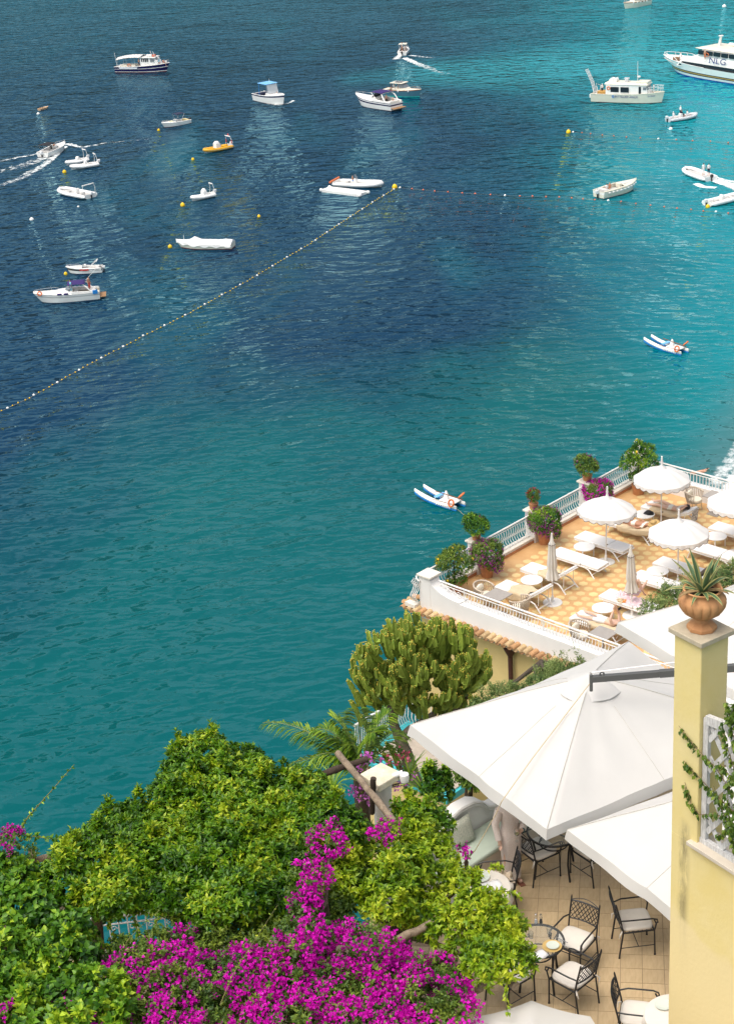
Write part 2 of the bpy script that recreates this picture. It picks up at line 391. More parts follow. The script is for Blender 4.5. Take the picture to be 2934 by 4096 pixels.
sh = [W(2990, 1720, 0), W(2945, 1800, 0), W(2905, 1860, 0), W(2862, 1915, 0), W(2830, 1975, 0), W(2780, 2060, 0)]
pts = []
for i in range(len(sh) - 1):
    for k in range(8): pts.append(sh[i].lerp(sh[i + 1], k / 8))
n = len(pts)
off = lambda d: [q + Vector((d, d * .25, 0)) for q in pts]
foam('surf', 'white surf washing up the beach beside the sun terrace',
     [(off(2.2), [1.6] * n, [.26] * n), (off(.2), [1.2] * n, [.06] * n), (off(4.0), [1.5] * n, [.25] * n)], 'foam_e', .9, .6, soft=.2)
# land: the steep slope under the terraces and the shingle beach
def ground_z(x, y):
    z = 36.0 if y < 17 else lerp(36, 20, min(1, (y - 17) / 8)) if y < 25 else lerp(20, 7, min(1, (y - 25) / 30)) if y < 55 else lerp(7, -3, min(1, (y - 55) / 20))
    if y > 70 and y < 175: z = max(z, min(2.5, (x - 29.5 - .47 * (y - 121)) * .14))
    return z
V, F = [], []; nx, ny = 60, 70
for j in range(ny):
    for i in range(nx):
        x = -40 + i * 2.0; y = -6 + j * 2.6
        V.append((x, y, ground_z(x, y) + .8 * math.sin(x * 1.3 + y * .7) * math.sin(y * .9 - x * .4) * (1 if 20 < y < 60 else .12)))
for j in range(ny - 1):
    for i in range(nx - 1): a = j * nx + i; F.append((a, a + 1, a + nx + 1, a + nx))
me = bpy.data.meshes.new('hillside'); me.from_pydata(V, [], F)
me.materials.append(mat('rock_scrub', (.16, .15, .10), .95, nscale=.5, col2=(.06, .085, .03), bscale=2, bstr=.6)); tag(link('hillside', me), kind='structure')
# ================================================================ SUN TERRACE (frame: u away along the sea side, v to the right along the front)
TZ = 29.0
TB = Vector((3.5, 50.2, TZ)); UU = Vector((.7071, .7071, 0)); VV = Vector((.7071, -.7071, 0))
def T(u, v, h=0.0): return TB + UU * u + VV * v + Vector((0, 0, h))
TROT = -PI / 4           # local x -> v, local y -> u
WHITE = mat('white_plaster', (.74, .73, .71), .8, nscale=1.2, namt=.07, bscale=25, bstr=.08)
WPAINT = mat('white_metal_paint', (.75, .74, .72), .4, nscale=6, namt=.06)
CAPST = mat('cap_stone', (.72, .68, .60), .7, nscale=5, namt=.14, bscale=40, bstr=.1)
YELLOW = mat('yellow_stucco', (.70, .55, .24), .85, nscale=.9, namt=.16, bscale=30, bstr=.15)
TERRA = mat('terracotta', (.52, .24, .11), .75, nscale=7, col2=(.40, .17, .075), bscale=40, bstr=.1)
ORANGE = mat('orange_tile', (.60, .37, .17), .5, nscale=2.2, col2=(.53, .30, .125), bscale=30, bstr=.05)
HEXM = mat('yellow_hex_tile', (.68, .53, .26), .42, nscale=4, col2=(.63, .46, .21), rnd=.11)
FABW = mat('white_fabric', (.70, .69, .67), .9, nscale=3, namt=.04, bscale=60, bstr=.06, transl=.12)
FABL = mat('lounger_fabric', (.76, .75, .73), .9, nscale=4, namt=.05, bscale=50, bstr=.06)
PIPING = mat('dark_piping', (.10, .07, .06), .8)
TOWEL = mat('beige_towel', (.62, .50, .33), .95, nscale=30, namt=.12, bscale=90, bstr=.5)
WICK = mat('wicker', (.56, .47, .37), .85, nscale=30, namt=.25, bscale=70, bstr=.4)
GREYT = mat('grey_tabletop', (.36, .33, .30), .45, nscale=5, namt=.15)

# floor slab and building
fl = tag(link('terrace_floor', MB().prism([tuple(T(-2.75, -.1)[:2]), tuple(T(-2.75, 16)[:2]), tuple(T(9.2, 16)[:2]), tuple(T(9.2, -.1)[:2])], TZ - .35, TZ).mesh('terrace_floor', ORANGE)), kind='structure')
# hexagon tiles: the ones that show largest are objects, the rest one part
hexv = [(.158 * math.cos(PI / 3 * i + PI / 12), .158 * math.sin(PI / 3 * i + PI / 12)) for i in range(6)]
hm = MB(); hm.add([(x, y, .004) for x, y in hexv] + [(x * .985, y * .985, .006) for x, y in hexv], [(6, 7, 8, 9, 10, 11)] + [(i, (i + 1) % 6, 6 + (i + 1) % 6, 6 + i) for i in range(6)])
hme = hm.mesh('hexagon_tile', HEXM)
cells = []
sp = .405
for i in range(-60, 80):
    for j in range(-60, 80):
        a = PI / 12 + PI / 6
        x = sp * (i + .5 * j); y = sp * .866 * j
        p = Vector((x * math.cos(a) - y * math.sin(a), x * math.sin(a) + y * math.cos(a), 0)) + Vector((9, 50, 0))
        d = p - TB; u, v = d.dot(UU), d.dot(VV)
        if -2.3 < u < 8.6 and .55 < v < 7.6: cells.append(((p.x, p.y, TZ), p.y))
cells.sort(key=lambda c: c[1])
for (p, _) in cells[:300]:
    o = link('hexagon_tile', hme, fl); o.location = p; o.rotation_euler = (0, 0, random.uniform(-.02, .02))
rest = MB()
for (p, _) in cells[300:]:
    rest.add([(p[0] + v[0], p[1] + v[1], p[2] + v[2]) for v in hm.v], hm.f)
if rest.v: tag(rest.build('hexagon_tiles', HEXM, fl), kind='stuff')

def quad_box(u0, u1, v0, v1, z0, z1, m=None, mi=0):
    """box in the terrace frame, world coordinates"""
    m = m or MB(); c = [T(u0, v0), T(u0, v1), T(u1, v1), T(u1, v0)]
    m.hexa([Vector((q.x, q.y, z)) for z in (z0, z1) for q in (c[0], c[3], c[2], c[1])][::1] and
           [Vector((q.x, q.y, z0)) for q in c] + [Vector((q.x, q.y, z1)) for q in c], mi); return m

# building under the terrace
bl = thing('terrace_building', 'yellow stucco building under the white sun terrace', 'building', T(-2.6, 3, -29))
B0 = Vector(bl.location)
quad_box(-2.75, 8.9, -.05, 16, 0, TZ - .36).build('wall', YELLOW, bl, off=B0)
# front parapet, stepped down with a concave sweep from the corner pier
pr = []
NSW = 14
par = MB()
prof = [(.14, 1.02)]
for k in range(NSW + 1):
    a = PI / 2 * k / NSW; prof.append((.62 + 1.18 * (1 - math.cos(a)), .60 + .42 * (1 - math.sin(a))))
prof += [(1.8, .56), (15.5, .56)]
lo = TZ - .12
bot_f = [T(-2.98, v) for v, _ in prof]; bot_b = [T(-2.56, v) for v, _ in prof]
n = len(prof); vs = []
for side in (bot_f, bot_b):
    for q, (v, h) in zip(side, prof): vs.append((q.x, q.y, lo)); vs.append((q.x, q.y, TZ + h))
fs = []
for i in range(n - 1):
    a = 2 * i; b = 2 * n + 2 * i
    fs += [(a, a + 2, a + 3, a + 1), (b, b + 1, b + 3, b + 2), (a + 1, a + 3, b + 3, b + 1)]
fs += [(0, 1, 2 * n + 1, 2 * n), (2 * n - 2, 4 * n - 2, 4 * n - 1, 2 * n - 1)]
par.add(vs, fs)
wl = par.build('parapet_wall', WHITE); tag(wl, 'white parapet wall along the front of the sun terrace with concave sweep', 'wall')
# roof tile cornice under it
cn = thing('tile_cornice', 'row of weathered curved roof tiles under the white parapet', 'cornice', T(-3.0, 3, .0))
C0 = Vector(cn.location)
q = MB(); 
quad_box(-3.16, -2.99, -.42, 12, TZ - .22, TZ - .13, q); q.build('ledge', CAPST, cn, off=C0)
TILE = [mat('roof_tile_a', (.50, .29, .14), .85, nscale=9, col2=(.33, .18, .085), rnd=.2, bscale=40, bstr=.3), mat('roof_tile_b', (.58, .42, .23), .85, nscale=9, col2=(.36, .25, .13), rnd=.2, bscale=40, bstr=.3)]
tm = MB()
rings = [[(x, .105 * (1 - .22 * (x + .18)) * math.cos(a), .085 * math.sin(a) - .10 * (x + .18)) for a in [PI * k / 8 for k in range(9)]] + [(x, .085 * math.cos(a), .065 * math.sin(a) - .10 * (x + .18)) for a in [PI - PI * k / 8 for k in range(9)]] for x in (-.18, 0, .20)]
tm.loft(rings)
tmes = [tm.mesh('roof_tile', m, 40) for m in TILE]
tu = MB(); rings = [[(x, .09 * math.cos(a), -.06 * math.sin(a) + .035 - .10 * (x + .18)) for a in [PI * k / 8 for k in range(9)]] + [(x, .075 * math.cos(a), -.045 * math.sin(a) + .035 - .10 * (x + .18)) for a in [PI - PI * k / 8 for k in range(9)]] for x in (-.18, 0, .16)]
tu.loft(rings); tumes = [tu.mesh('channel_tile', m, 40) for m in TILE]
for k in range(50):
    v = -.35 + k * .235
    if v > 11.5: break
    p = T(-3.12, v, -.06) - C0
    o = link('roof_tile', random.choice(tmes), cn); o.location = p + Vector((0, 0, random.uniform(-.008, .012))); o.rotation_euler = (0, random.uniform(-.05, .05), 5 * PI / 4 + random.uniform(-.06, .06))
    o = link('channel_tile', random.choice(tumes), cn); o.location = T(-3.12, v + .117, -.11) - C0; o.rotation_euler = (0, 0, 5 * PI / 4 + random.uniform(-.04, .04))
for k in range(3):   # short return of the cornice on the sea side
    o = link('roof_tile', random.choice(tmes), cn); o.location = T(-2.95 + k * .24, -.42, -.06) - C0; o.rotation_euler = (0, 0, 3 * PI / 4)
# downpipe
dp = thing('downpipe', 'rusty brown rainwater downpipe with hopper on the yellow wall', 'pipe', T(-2.85, 3.72, -3.4))
D0 = Vector(dp.location); RUST = mat('rust_brown', (.085, .032, .024), .6, nscale=14, col2=(.05, .02, .016))
pz = T(-2.90, 3.72, 0)
MB().tube([pz + Vector((0, 0, -3.4)), pz + Vector((0, 0, -.62))], .075, 12).build('pipe', RUST, dp, 40, off=D0)
MB().lathe([(.075, -.66), (.10, -.60), (.19, -.42), (.21, -.36), (.21, -.33), (.17, -.33), (.16, -.40)], 16, pz).build('hopper', RUST, dp, 40, off=D0)
MB().tube([pz + Vector((0, 0, -.4)), pz + Vector((.05, .05, -.18))], .06, 8).build('spout', RUST, dp, 40, off=D0)
# corner pier and the piers on the sea side
def pier(u, v, h, w, name, label, capw):
    t = thing(name, label, 'pier', T(u, v, 0), TROT)
    MB().box((0, 0, (h - .04) / 2 - .2), (w, w, h - .04 + .4)).build('shaft', WHITE, t, bev=.01)
    MB().box((0, 0, h), (capw, capw, .06)).build('cap', CAPST, t, bev=.008)
    return t
pier(-2.77, .38, 1.12, .44, 'corner_pier', 'white corner pier with square cap where the two railings meet', .56)
NAMES = ['white pier carrying the round pale green shrub in a low pot', 'white pier carrying the small pot of red flowers', 'white pier carrying the round shrub with purple tips', 'white pier hidden behind the far lemon tree at the terrace corner']
PV = [0, 3.0, 6.0, 8.95]
for u, nm in zip(PV, NAMES): pier(u, 0, 1.12, .42, 'terrace_pier', nm, .54)
# bellied balusters
def baluster_mesh(h, belly, r=.014, lower=.5, side=1):
    m = MB(); pts = []
    for k in range(13):
        t = k / 12; bulge = belly * math.exp(-((t - .30) / .20) ** 2) - belly * .25 * math.exp(-((t - .78) / .16) ** 2)
        pts.append((0, -bulge * side, t * h))
    m.tube(pts, r, 6); return m.mesh('baluster', WPAINT, 50)
# sea side railing
rl = thing('sea_railing', 'white wrought railing with bellied bars along the sea side of the terrace', 'railing', T(4, 0, 0))
R0 = Vector(rl.location)
bm_ = baluster_mesh(.70, .13)
us = [-2.9] + PV
for a, b in zip(us[:-1], us[1:]):
    a2, b2 = a + .22, b - .22
    quad_box(a2, b2, -.13, .14, TZ - .3, TZ + .17).build('kerb', WHITE, rl, off=R0)
    quad_box(a2, b2, -.16, .17, TZ + .17, TZ + .205).build('coping', CAPST, rl, off=R0)
    MB().tube([T(a2 - .03, 0, .985), T(b2 + .03, 0, .985)], .032, 8).build('handrail', WPAINT, rl, 50, off=R0)
    MB().tube([T(a2, 0, .90), T(b2, 0, .90)], .014, 6).build('top_bar', WPAINT, rl, 50, off=R0)
    MB().tube([T(a2, 0, .24), T(b2, 0, .24)], .014, 6).build('bottom_bar', WPAINT, rl, 50, off=R0)
    nb = max(3, int((b2 - a2) / .118))
    for k in range(nb):
        o = link('baluster', bm_, rl); o.location = T(a2 + (k + .5) * (b2 - a2) / nb, 0, .22) - R0; o.rotation_euler = (0, 0, PI / 4 - PI)
# outward curve of the sea railing in front of the corner pier
MB().tube([T(-2.68, 0, .985), T(-2.95, .0, .985), T(-3.05, .12, .97), T(-3.02, .2, .9)], .032, 8).build('rail_end', WPAINT, rl, 50, off=R0)
for k in range(4):
    m = MB(); pts = []
    for t in [i / 12 for i in range(13)]: pts.append(T(-3.04 - .20 * math.exp(-((t - .3) / .2) ** 2) + .02, -.05 + k * .07, .15 + .8 * t))
    m.tube(pts, .014, 6).build('curved_bar', WPAINT, rl, 50, off=R0)
for k in range(4):
    MB().torus(T(-3.1, -.02 + .06 * k, .86 - .03 * k), .055, .012, VV, 10, 5).build('scroll', WPAINT, rl, 50, off=R0)
quad_box(-3.22, -2.99, -.30, .12, TZ - .02, TZ + .10).build('corner_ledge', CAPST, rl, off=R0)
# front railing
fr = thing('front_railing', 'white low railing with bellied bars on top of the front parapet', 'railing', T(-2.75, 4, .56))
R0 = Vector(fr.location)
MB().tube([T(-2.76, .82, 1.0), T(-2.76, 15, 1.0)], .03, 8).build('handrail', WPAINT, fr, 50, off=R0)
MB().tube([T(-2.76, .92, .90), T(-2.76, 15, .90)], .018, 6).build('top_bar', WPAINT, fr, 50, off=R0)
MB().tube([T(-2.76, .84, 1.0), T(-2.76, .86, .86)], .016, 6).build('rail_end', WPAINT, fr, 50, off=R0)
bf = baluster_mesh(.345, .05, .0125)
nb = int((12.5 - 1.85) / .118)
for k in range(nb):
    o = link('baluster', bf, fr); o.location = T(-2.76, 1.88 + k * .118, .56) - R0; o.rotation_euler = (0, 0, TROT)
for v0, hh in ((1.15, .80), (1.35, .80)): MB().tube([T(-2.76, v0, .89), T(-2.76, v0 + .25, .66)], .012, 6).build('brace', WPAINT, fr, 50, off=R0)
for v0, z0, rr in ((1.12, .82, .05), (1.6, .74, .085)):
    MB().torus(T(-2.76, v0, z0), rr, .011, UU, 14, 5).build('scroll', WPAINT, fr, 50, off=R0)
for v0 in (1.82, 4.9, 8.0): MB().tube([T(-2.76, v0, .55), T(-2.76, v0, .99)], .018, 6).build('post', WPAINT, fr, 50, off=R0)
# far parapet and railing towards the beach
tag(quad_box(8.85, 9.15, .2, 16, TZ - .35, TZ + .55).build('far_parapet', WHITE), 'plain white parapet on the beach side of the sun terrace', 'wall')
fb = thing('beach_railing', 'plain white railing with upright bars facing the beach', 'railing', T(9, 5, .55)); R0 = Vector(fb.location)
MB().tube([T(9, .3, 1.02), T(9, 15.5, 1.02)], .03, 8).build('handrail', WPAINT, fb, 50, off=R0)
MB().tube([T(9, .3, .92), T(9, 15.5, .92)], .016, 6).build('top_bar', WPAINT, fb, 50, off=R0)
bb = MB().tube([(0, 0, 0), (0, 0, .37)], .015, 6).mesh('bar', WPAINT, 50)
for k in range(70):
    o = link('bar', bb, fb); o.location = T(9, .45 + k * .13, .55) - R0
tag(quad_box(-2.5, 8.8, .14, .16, TZ, TZ + .09).build('terracotta_skirting', TERRA), 'terracotta skirting along the foot of the sea side kerb', 'skirting')

# ---------------------------------------------------------------- loungers
def lounger(label, u, v, ang, group='white loungers on the sun terrace', vis=True):
    t = thing('sun_lounger', label, 'sun lounger', T(u, v), TROT, group)
    Lf, w, zf = 1.28, .60, .29
    fr_ = MB()
    for s_ in (-1, 1):
        fr_.tube([(.02, s_ * w / 2, zf), (1.45, s_ * w / 2, zf), (1.62, s_ * w / 2, zf - .04)], .022, 6)
    for x in (.03, .7, 1.3): fr_.tube([(x, -w / 2, zf), (x, w / 2, zf)], .018, 6)
    fr_.build('frame', WPAINT, t, 50)
    for s_ in (-1, 1):
        MB().tube([(.34, s_ * w / 2, zf), (.22, s_ * w / 2, zf - .03), (.14, s_ * w / 2, .03), (.13, s_ * w / 2, 0)], .021, 6).build('leg', WPAINT, t, 50)
        MB().tube([(1.50, s_ * w / 2, zf), (1.62, s_ * w / 2, zf - .05), (1.86, s_ * (w / 2 + .02), .0)], .024, 6).build('leg', WPAINT, t, 50)
    MB().tube([(1.76, -w / 2, .11), (1.76, w / 2, .11)], .018, 6).build('stretcher', WPAINT, t, 50)
    MB().box((Lf / 2, 0, zf + .065), (Lf, w + .04, .075)).build('seat_cushion', FABL, t, bev=.022)
    a = math.radians(ang); M3 = Matrix.Rotation(-a, 3, 'Y'); hc = Vector((Lf + .03, 0, zf + .05))
    MB().box(hc + M3 @ Vector((.34, 0, .03)), (.68, w + .02, .07), M=M3).build('back_cushion', FABL, t, bev=.022)
    b = MB()
    for s_ in (-1, 1): b.tube([hc + M3 @ Vector((0, s_ * w / 2, -.03)), hc + M3 @ Vector((.70, s_ * w / 2, -.03))], .02, 6)
    b.tube([hc + M3 @ Vector((.70, -w / 2, -.03)), hc + M3 @ Vector((.70, w / 2, -.03))], .02, 6)
    if ang > 5:
        for s_ in (-1, 1): b.tube([hc + M3 @ Vector((.52, s_ * w * .42, -.04)), (1.72, s_ * w * .42, .20)], .012, 5)
    b.build('back_frame', WPAINT, t, 50)
    return t
LG = {}
for key, lab, u, v, ang in [
    ('a', 'white lounger with raised back and crumpled towel next to the wicker chairs', -.80, 1.65, 38),
    ('b', 'white lounger with raised back and towel behind the folded parasol', .68, 1.50, 38),
    ('c', 'flat empty white lounger between the folded parasol and an open parasol base', 2.12, 1.55, 0),
    ('d', 'flat empty white lounger under the parasol nearest the sea railing', 3.62, 1.45, 0),
    ('e', 'lounger of the sunbather with the towel over her face', 5.20, 1.55, 14),
    ('f', 'lounger of the black haired sunbather with patterned dress hung on its back', 6.95, 1.80, 24),
    ('g', 'flat empty lounger under the parasol at the beach railing', 6.85, 4.60, 0),
    ('h', 'flat empty lounger beside the small round table under the beach side parasol', 5.15, 4.80, 0),
    ('i', 'flat empty lounger under the parasol in front of the agave urn', 3.55, 4.65, 0),
    ('j', 'flat lounger behind the seated blonde woman', 2.30, 4.65, 0),
    ('k', 'lounger with pink clothes where the blonde woman sits', .65, 4.65, 0),
    ('l', 'lounger of the man in white shorts', -1.05, 4.80, 10)]:
    LG[key] = lounger(lab, u, v, ang)
def towel(label, root, x0, x1, ang=0, hang=.0, amp=.02):
    """a crumpled towel that follows the lounger"""
    V, F = [], []; nx, ny = 22, 16; w = .31
    zf = .29; M3 = Matrix.Rotation(-math.radians(ang), 3, 'Y'); hc = Vector((1.31, 0, zf + .05))
    ph = [random.uniform(0, 6) for _ in range(6)]
    for i in range(nx):
        for j in range(ny):
            x = lerp(x0, x1, i / (nx - 1)); sj = lerp(-1.25 - hang, 1.0, j / (ny - 1))
            fx = math.sin(x * 11 + ph[0] + sj * 2) * .5 + math.sin(x * 23 + ph[1] - sj * 5) * .3 + math.sin(sj * 9 + ph[2] + x * 6) * .45
            if x < 1.3: p = Vector((x, 0, zf + .118))
            else: p = hc + M3 @ Vector((x - 1.31, 0, .078))
            y = max(-1.06, sj) * w; p.y = y + math.sin(x * 9 + ph[3]) * .02
            if sj < -1.06: p.z -= (-1.06 - sj) * w * .9; p.y -= .012
            p.z += amp * (fx + 1.0); p.x += math.sin(sj * 4 + ph[4]) * .05
            V.append(p)
    for i in range(nx - 1):
        for j in range(ny - 1): a = i * ny + j; F.append((a, a + 1, a + ny + 1, a + ny))
    me = bpy.data.meshes.new('towel'); me.from_pydata([tuple(v) for v in V], [], F); me.materials.append(TOWEL)
    me.polygons.foreach_set('use_smooth', [True] * len(me.polygons))
    o = link('towel', me); o.location = root.location; o.rotation_euler = root.rotation_euler; tag(o, label, 'towel')
    sm = o.modifiers.new('s', 'SOLIDIFY'); sm.thickness = .012; return o
towel('crumpled beige towel hanging off the lounger next to the wicker chairs', LG['a'], .55, 1.35, 38, .9)
towel('rumpled beige towel across the lounger behind the folded parasol', LG['b'], .72, 1.55, 38, .35, .03)
towel('beige towel under the sunbather with covered face', LG['e'], .55, 1.98, 14, .55, .02)
towel('beige towel under the black haired sunbather', LG['f'], .35, 1.7, 24, .3, .012)
towel('beige towel under the man in white shorts', LG['l'], .75, 1.98, 10, .35, .022)

# ---------------------------------------------------------------- round side tables
def side_table(label, u, v):
    t = thing('side_table', label, 'table', T(u, v), TROT, 'round white side tables')
    MB().lathe([(.02, .40), (.345, .40), (.355, .412), (.35, .425), (.02, .426)], 36).build('table_top', WPAINT, t, 40)
    for k in range(3):
        a = 2 * PI * k / 3 + 1.0
        MB().tube([(.20 * math.cos(a), .20 * math.sin(a), .40), (.29 * math.cos(a), .29 * math.sin(a), .395), (.325 * math.cos(a), .325 * math.sin(a), .35), (.33 * math.cos(a), .33 * math.sin(a), 0)], .02, 6).build('leg', WPAINT, t, 50)
    return t
for lab, u, v in [('bare white round table between the two towel covered loungers', -.09, 2.35), ('bare white round table between the two flat loungers by the sea railing', 2.86, 2.22),
                  ('white round table with the black hat on it', 6.12, 2.33), ('white round table half behind the agave and leafy shrub', 2.80, 5.17),
                  ('bare white round table beside the man in white shorts', -.27, 5.29), ('bare white round table under the beach side parasol', 6.07, 5.23)]: side_table(lab, u, v)
hat = MB(); hat.lathe([(.01, 0), (.17, 0), (.18, .008), (.10, .02), (.095, .10), (.07, .12), (.01, .115)], 20, (0, 0, 0)); ho = hat.build('sun_hat', mat('black_straw', (.02, .02, .022), .8), None, 50)
ho.location = T(6.2, 2.45, .43); ho.rotation_euler = (.15, -.2, .4); tag(ho, 'black brimmed hat lying on a white round table', 'hat')

# ---------------------------------------------------------------- parasols
def canopy_mesh(R=.96, drop=.40, n=10, val=.13):
    m = MB(); per = 10; k = n * per; rings = []
    for q in range(9):
        t = q / 8; ring = []
        for j in range(k):
            a = 2 * PI * j / k; ph = (j % per) / per
            sag = (1 - math.cos(2 * PI * ph)) / 2
            r = lerp(.05, R, t) * (1 - .045 * sag * t); z = drop * (1 - t ** 1.7) - .03 * sag * t * (1 - t) * 4 * .5 - .012 * sag * t
            ring.append((r * math.cos(a), r * math.sin(a), z))
        rings.append(ring)
    m.loft(rings, 0, False)
    return m, k, per
def parasol(label, u, v, lean=(0, 0), rot=0, group='open white parasols on the sun terrace'):
    t = thing('parasol', label, 'parasol', T(u, v), rot, group); t.rotation_euler = (lean[0], lean[1], rot)
    H = 1.86; R = .96
    MB().tube([(0, 0, 0), (0, 0, 2.35)], .024, 10).build('pole', WPAINT, t, 50)
    MB().lathe([(.01, 0), (.30, 0), (.31, .012), (.30, .03), (.06, .045), (.04, .06), (.04, .25), (.03, .26)], 30).build('base', WPAINT, t, 40)
    MB().box((.045, 0, .62), (.05, .02, .03)).build('crank_knob', PIPING, t)
    m, k, per = canopy_mesh(R); m.v = [(x, y, z + H) for x, y, z in m.v]
    cp = m.build('canopy', FABW, t, 50)
    vm = MB(); rings = []; nsc = 20
    for q in range(4):
        ring = []
        for j in range(160):
            a = 2 * PI * j / 160; sc = abs(math.sin(nsc * a / 2)); ph = (a * 10 / (2 * PI)) % 1; sag = (1 - math.cos(2 * PI * ph)) / 2
            d = q / 3 * (.085 + .065 * sc); r = R * (1 - .045 * sag) + .008 * q / 3 + .012 * math.sin(a * 31) * q / 3
            ring.append((r * math.cos(a), r * math.sin(a), H - .012 * sag - d))
        rings.append(ring)
    vm.loft(rings, 0, False); va = vm.build('valance', FABW, cp, 60)
    MB().tube([Vector(p) for p in rings[-1]], .009, 4, 0, False, True).build('valance_piping', PIPING, va)
    hd = MB(); rr = []
    for q, (r, z) in enumerate([(.035, 2.62), (.03, 2.55), (.045, 2.50), (.03, 2.44), (.05, 2.36), (.085, 2.30), (.15, 2.265), (.175, 2.235)]):
        rr.append([(r * math.cos(2 * PI * j / 60), r * math.sin(2 * PI * j / 60), z - (.03 * abs(math.sin(5 * 2 * PI * j / 60)) if q == 7 else 0)) for j in range(60)])
    hd.loft(rr, 0, False); hd.add([(0, 0, 2.63)] + [tuple(p) for p in rr[0]], [(0, i + 1, (i + 1) % 60 + 1) for i in range(60)])
    hp = hd.build('top_cap', FABW, cp, 50)
    MB().tube([Vector(p) for p in rr[-1]], .007, 4, 0, False, True).build('cap_piping', PIPING, hp)
    MB().ball((0, 0, 2.66), .032).build('finial', WPAINT, cp, 50)
    for q in range(10):
        a = 2 * PI * q / 10; MB().tube([(.03 * math.cos(a), .03 * math.sin(a), H + .36), (.94 * math.cos(a), .94 * math.sin(a), H - .01)], .008, 4).build('rib', WPAINT, t)
    return t
parasol('open white parasol over the two women at the far end', 6.22, 2.95, (0, 0), .2)
parasol('open white parasol nearest the sea railing between flat loungers', 3.02, 2.97, (-.02, .04), .45)
parasol('open white parasol directly beyond the agave urn', 3.00, 5.80, (0, 0), .1)
parasol('open white parasol next to the beach railing cut by the picture edge', 6.02, 6.00, (0, 0), .7)
def folded(label, u, v, lean):
    t = thing('folded_parasol', label, 'parasol', T(u, v), 0, 'folded white parasols on the sun terrace'); t.rotation_euler = (*lean, 0)
    MB().tube([(0, 0, 0), (0, 0, 2.3)], .022, 8).build('pole', WPAINT, t, 50)
    MB().lathe([(.01, 0), (.30, 0), (.31, .012), (.30, .03), (.05, .045), (.04, .25), (.03, .26)], 30).build('base', WPAINT, t, 40)
    m = MB(); rings = []
    for r, z, f in [(.03, 2.42, 0), (.05, 2.2, .1), (.095, 2.08, .25), (.085, 2.05, .3), (.10, 1.7, .35), (.125, 1.3, .35), (.10, 1.22, .3), (.15, .96, .4), (.16, .86, .4)]:
        rings.append([((r * (1 + f * math.cos(8 * 2 * PI * j / 64 + z))) * math.cos(2 * PI * j / 64), r * (1 + f * math.cos(8 * 2 * PI * j / 64 + z)) * math.sin(2 * PI * j / 64), z + .015 * math.sin(j * .7) * (z < 1)) for j in range(64)])
    m.loft(rings, 0, True); cp = m.build('folded_canopy', mat('cream_folded_fabric', (.80, .77, .71), .9, nscale=3, namt=.05, transl=.2), t, 70)
    MB().tube([Vector(p) for p in rings[2]], .008, 4, 0, False, True).build('cap_piping', PIPING, cp)
    MB().tube([Vector(p) for p in rings[-1]], .006, 4, 0, False, True).build('hem_piping', PIPING, cp)
    MB().tube([Vector(p) * 1.02 for p in rings[6]], .008, 4, 0, False, True).build('tie', FABW, cp)
    MB().ball((0, 0, 2.45), .03).build('finial', WPAINT, cp, 50)
    return t
folded('folded white parasol standing between the towel covered loungers', -.32, 3.36, (.03, 0))
folded('folded white parasol beside the seated blonde woman', .47, 5.84, (.03, -.03))

# ---------------------------------------------------------------- wicker chairs, grey tables
def wicker_chair(label, u, v, rz):
    t = thing('wicker_armchair', label, 'chair', T(u, v), rz, 'wicker tub chairs on the sun terrace')
    for a in (PI / 4, 3 * PI / 4, 5 * PI / 4, 7 * PI / 4):
        MB().tube([(.24 * math.cos(a), .22 * math.sin(a), .36), (.29 * math.cos(a), .27 * math.sin(a), 0)], .014, 6).build('leg', WICK, t, 50)
    MB().lathe([(.02, .34), (.27, .34), (.28, .37), (.02, .37)], 24).build('seat', WICK, t, 40)
    MB().lathe([(.02, .375), (.24, .375), (.26, .40), (.25, .44), (.02, .455)], 24).build('cushion', mat('cream_cushion', (.72, .66, .54), .95, nscale=8, namt=.08), t, 50)
    MB().tube([(.26 * math.cos(a), .26 * math.sin(a), .36) for a in [2 * PI * i / 24 for i in range(24)]], .016, 6, 0, False, True).build('lower_ring', WICK, t, 50)
    top = [(.34 * math.cos(a), .32 * math.sin(a), .70 + .07 * math.cos((a - PI))) for a in [PI * .32 + PI * 1.36 * i / 24 for i in range(25)]]
    MB().tube(top, .028, 8).build('top_rail', WICK, t, 50)
    for i in range(21):
        a = PI * .34 + PI * 1.32 * i / 20; h = .70 + .07 * math.cos(a - PI)
        m = MB(); p0 = Vector((.26 * math.cos(a), .255 * math.sin(a), .36)); p1 = Vector((.34 * math.cos(a), .32 * math.sin(a), h))
        m.tube([p0, (p0 + p1) / 2 + Vector((.025 * math.cos(a), .025 * math.sin(a), 0)), p1], .019, 5, flat=.6).build('strap', WICK, t, 60)
    MB().ball((-.2, .02, .58), (.07, .2, .14), 12, 8).build('back_cushion', MATS['cream_cushion'], t, 50)
    return t
wicker_chair('wicker tub chair at the sea end of the grey table by the front railing', -1.78, 1.80, TROT)
wicker_chair('wicker tub chair between the grey table and the towel covered lounger', -1.75, 3.20, TROT + PI)
wicker_chair('wicker tub chair in front of the man in white shorts', -2.05, 5.75, TROT)
wicker_chair('wicker tub chair by the beach railing', 8.15, 3.0, TROT)
def grey_table(label, u, v):
    t = thing('cafe_table', label, 'table', T(u, v), TROT, 'square grey cafe tables')
    MB().box((0, 0, .70), (.68, .62, .03)).build('table_top', GREYT, t, bev=.005)
    MB().tube([(0, 0, .02), (0, 0, .69)], .035, 10).build('column', GREYT, t, 50)
    MB().box((0, 0, .015), (.42, .42, .03)).build('foot', GREYT, t)
grey_table('square grey table between two wicker chairs by the front railing', -1.95, 2.50)
grey_table('square grey table beside the single wicker chair by the front railing', -2.0, 6.55)
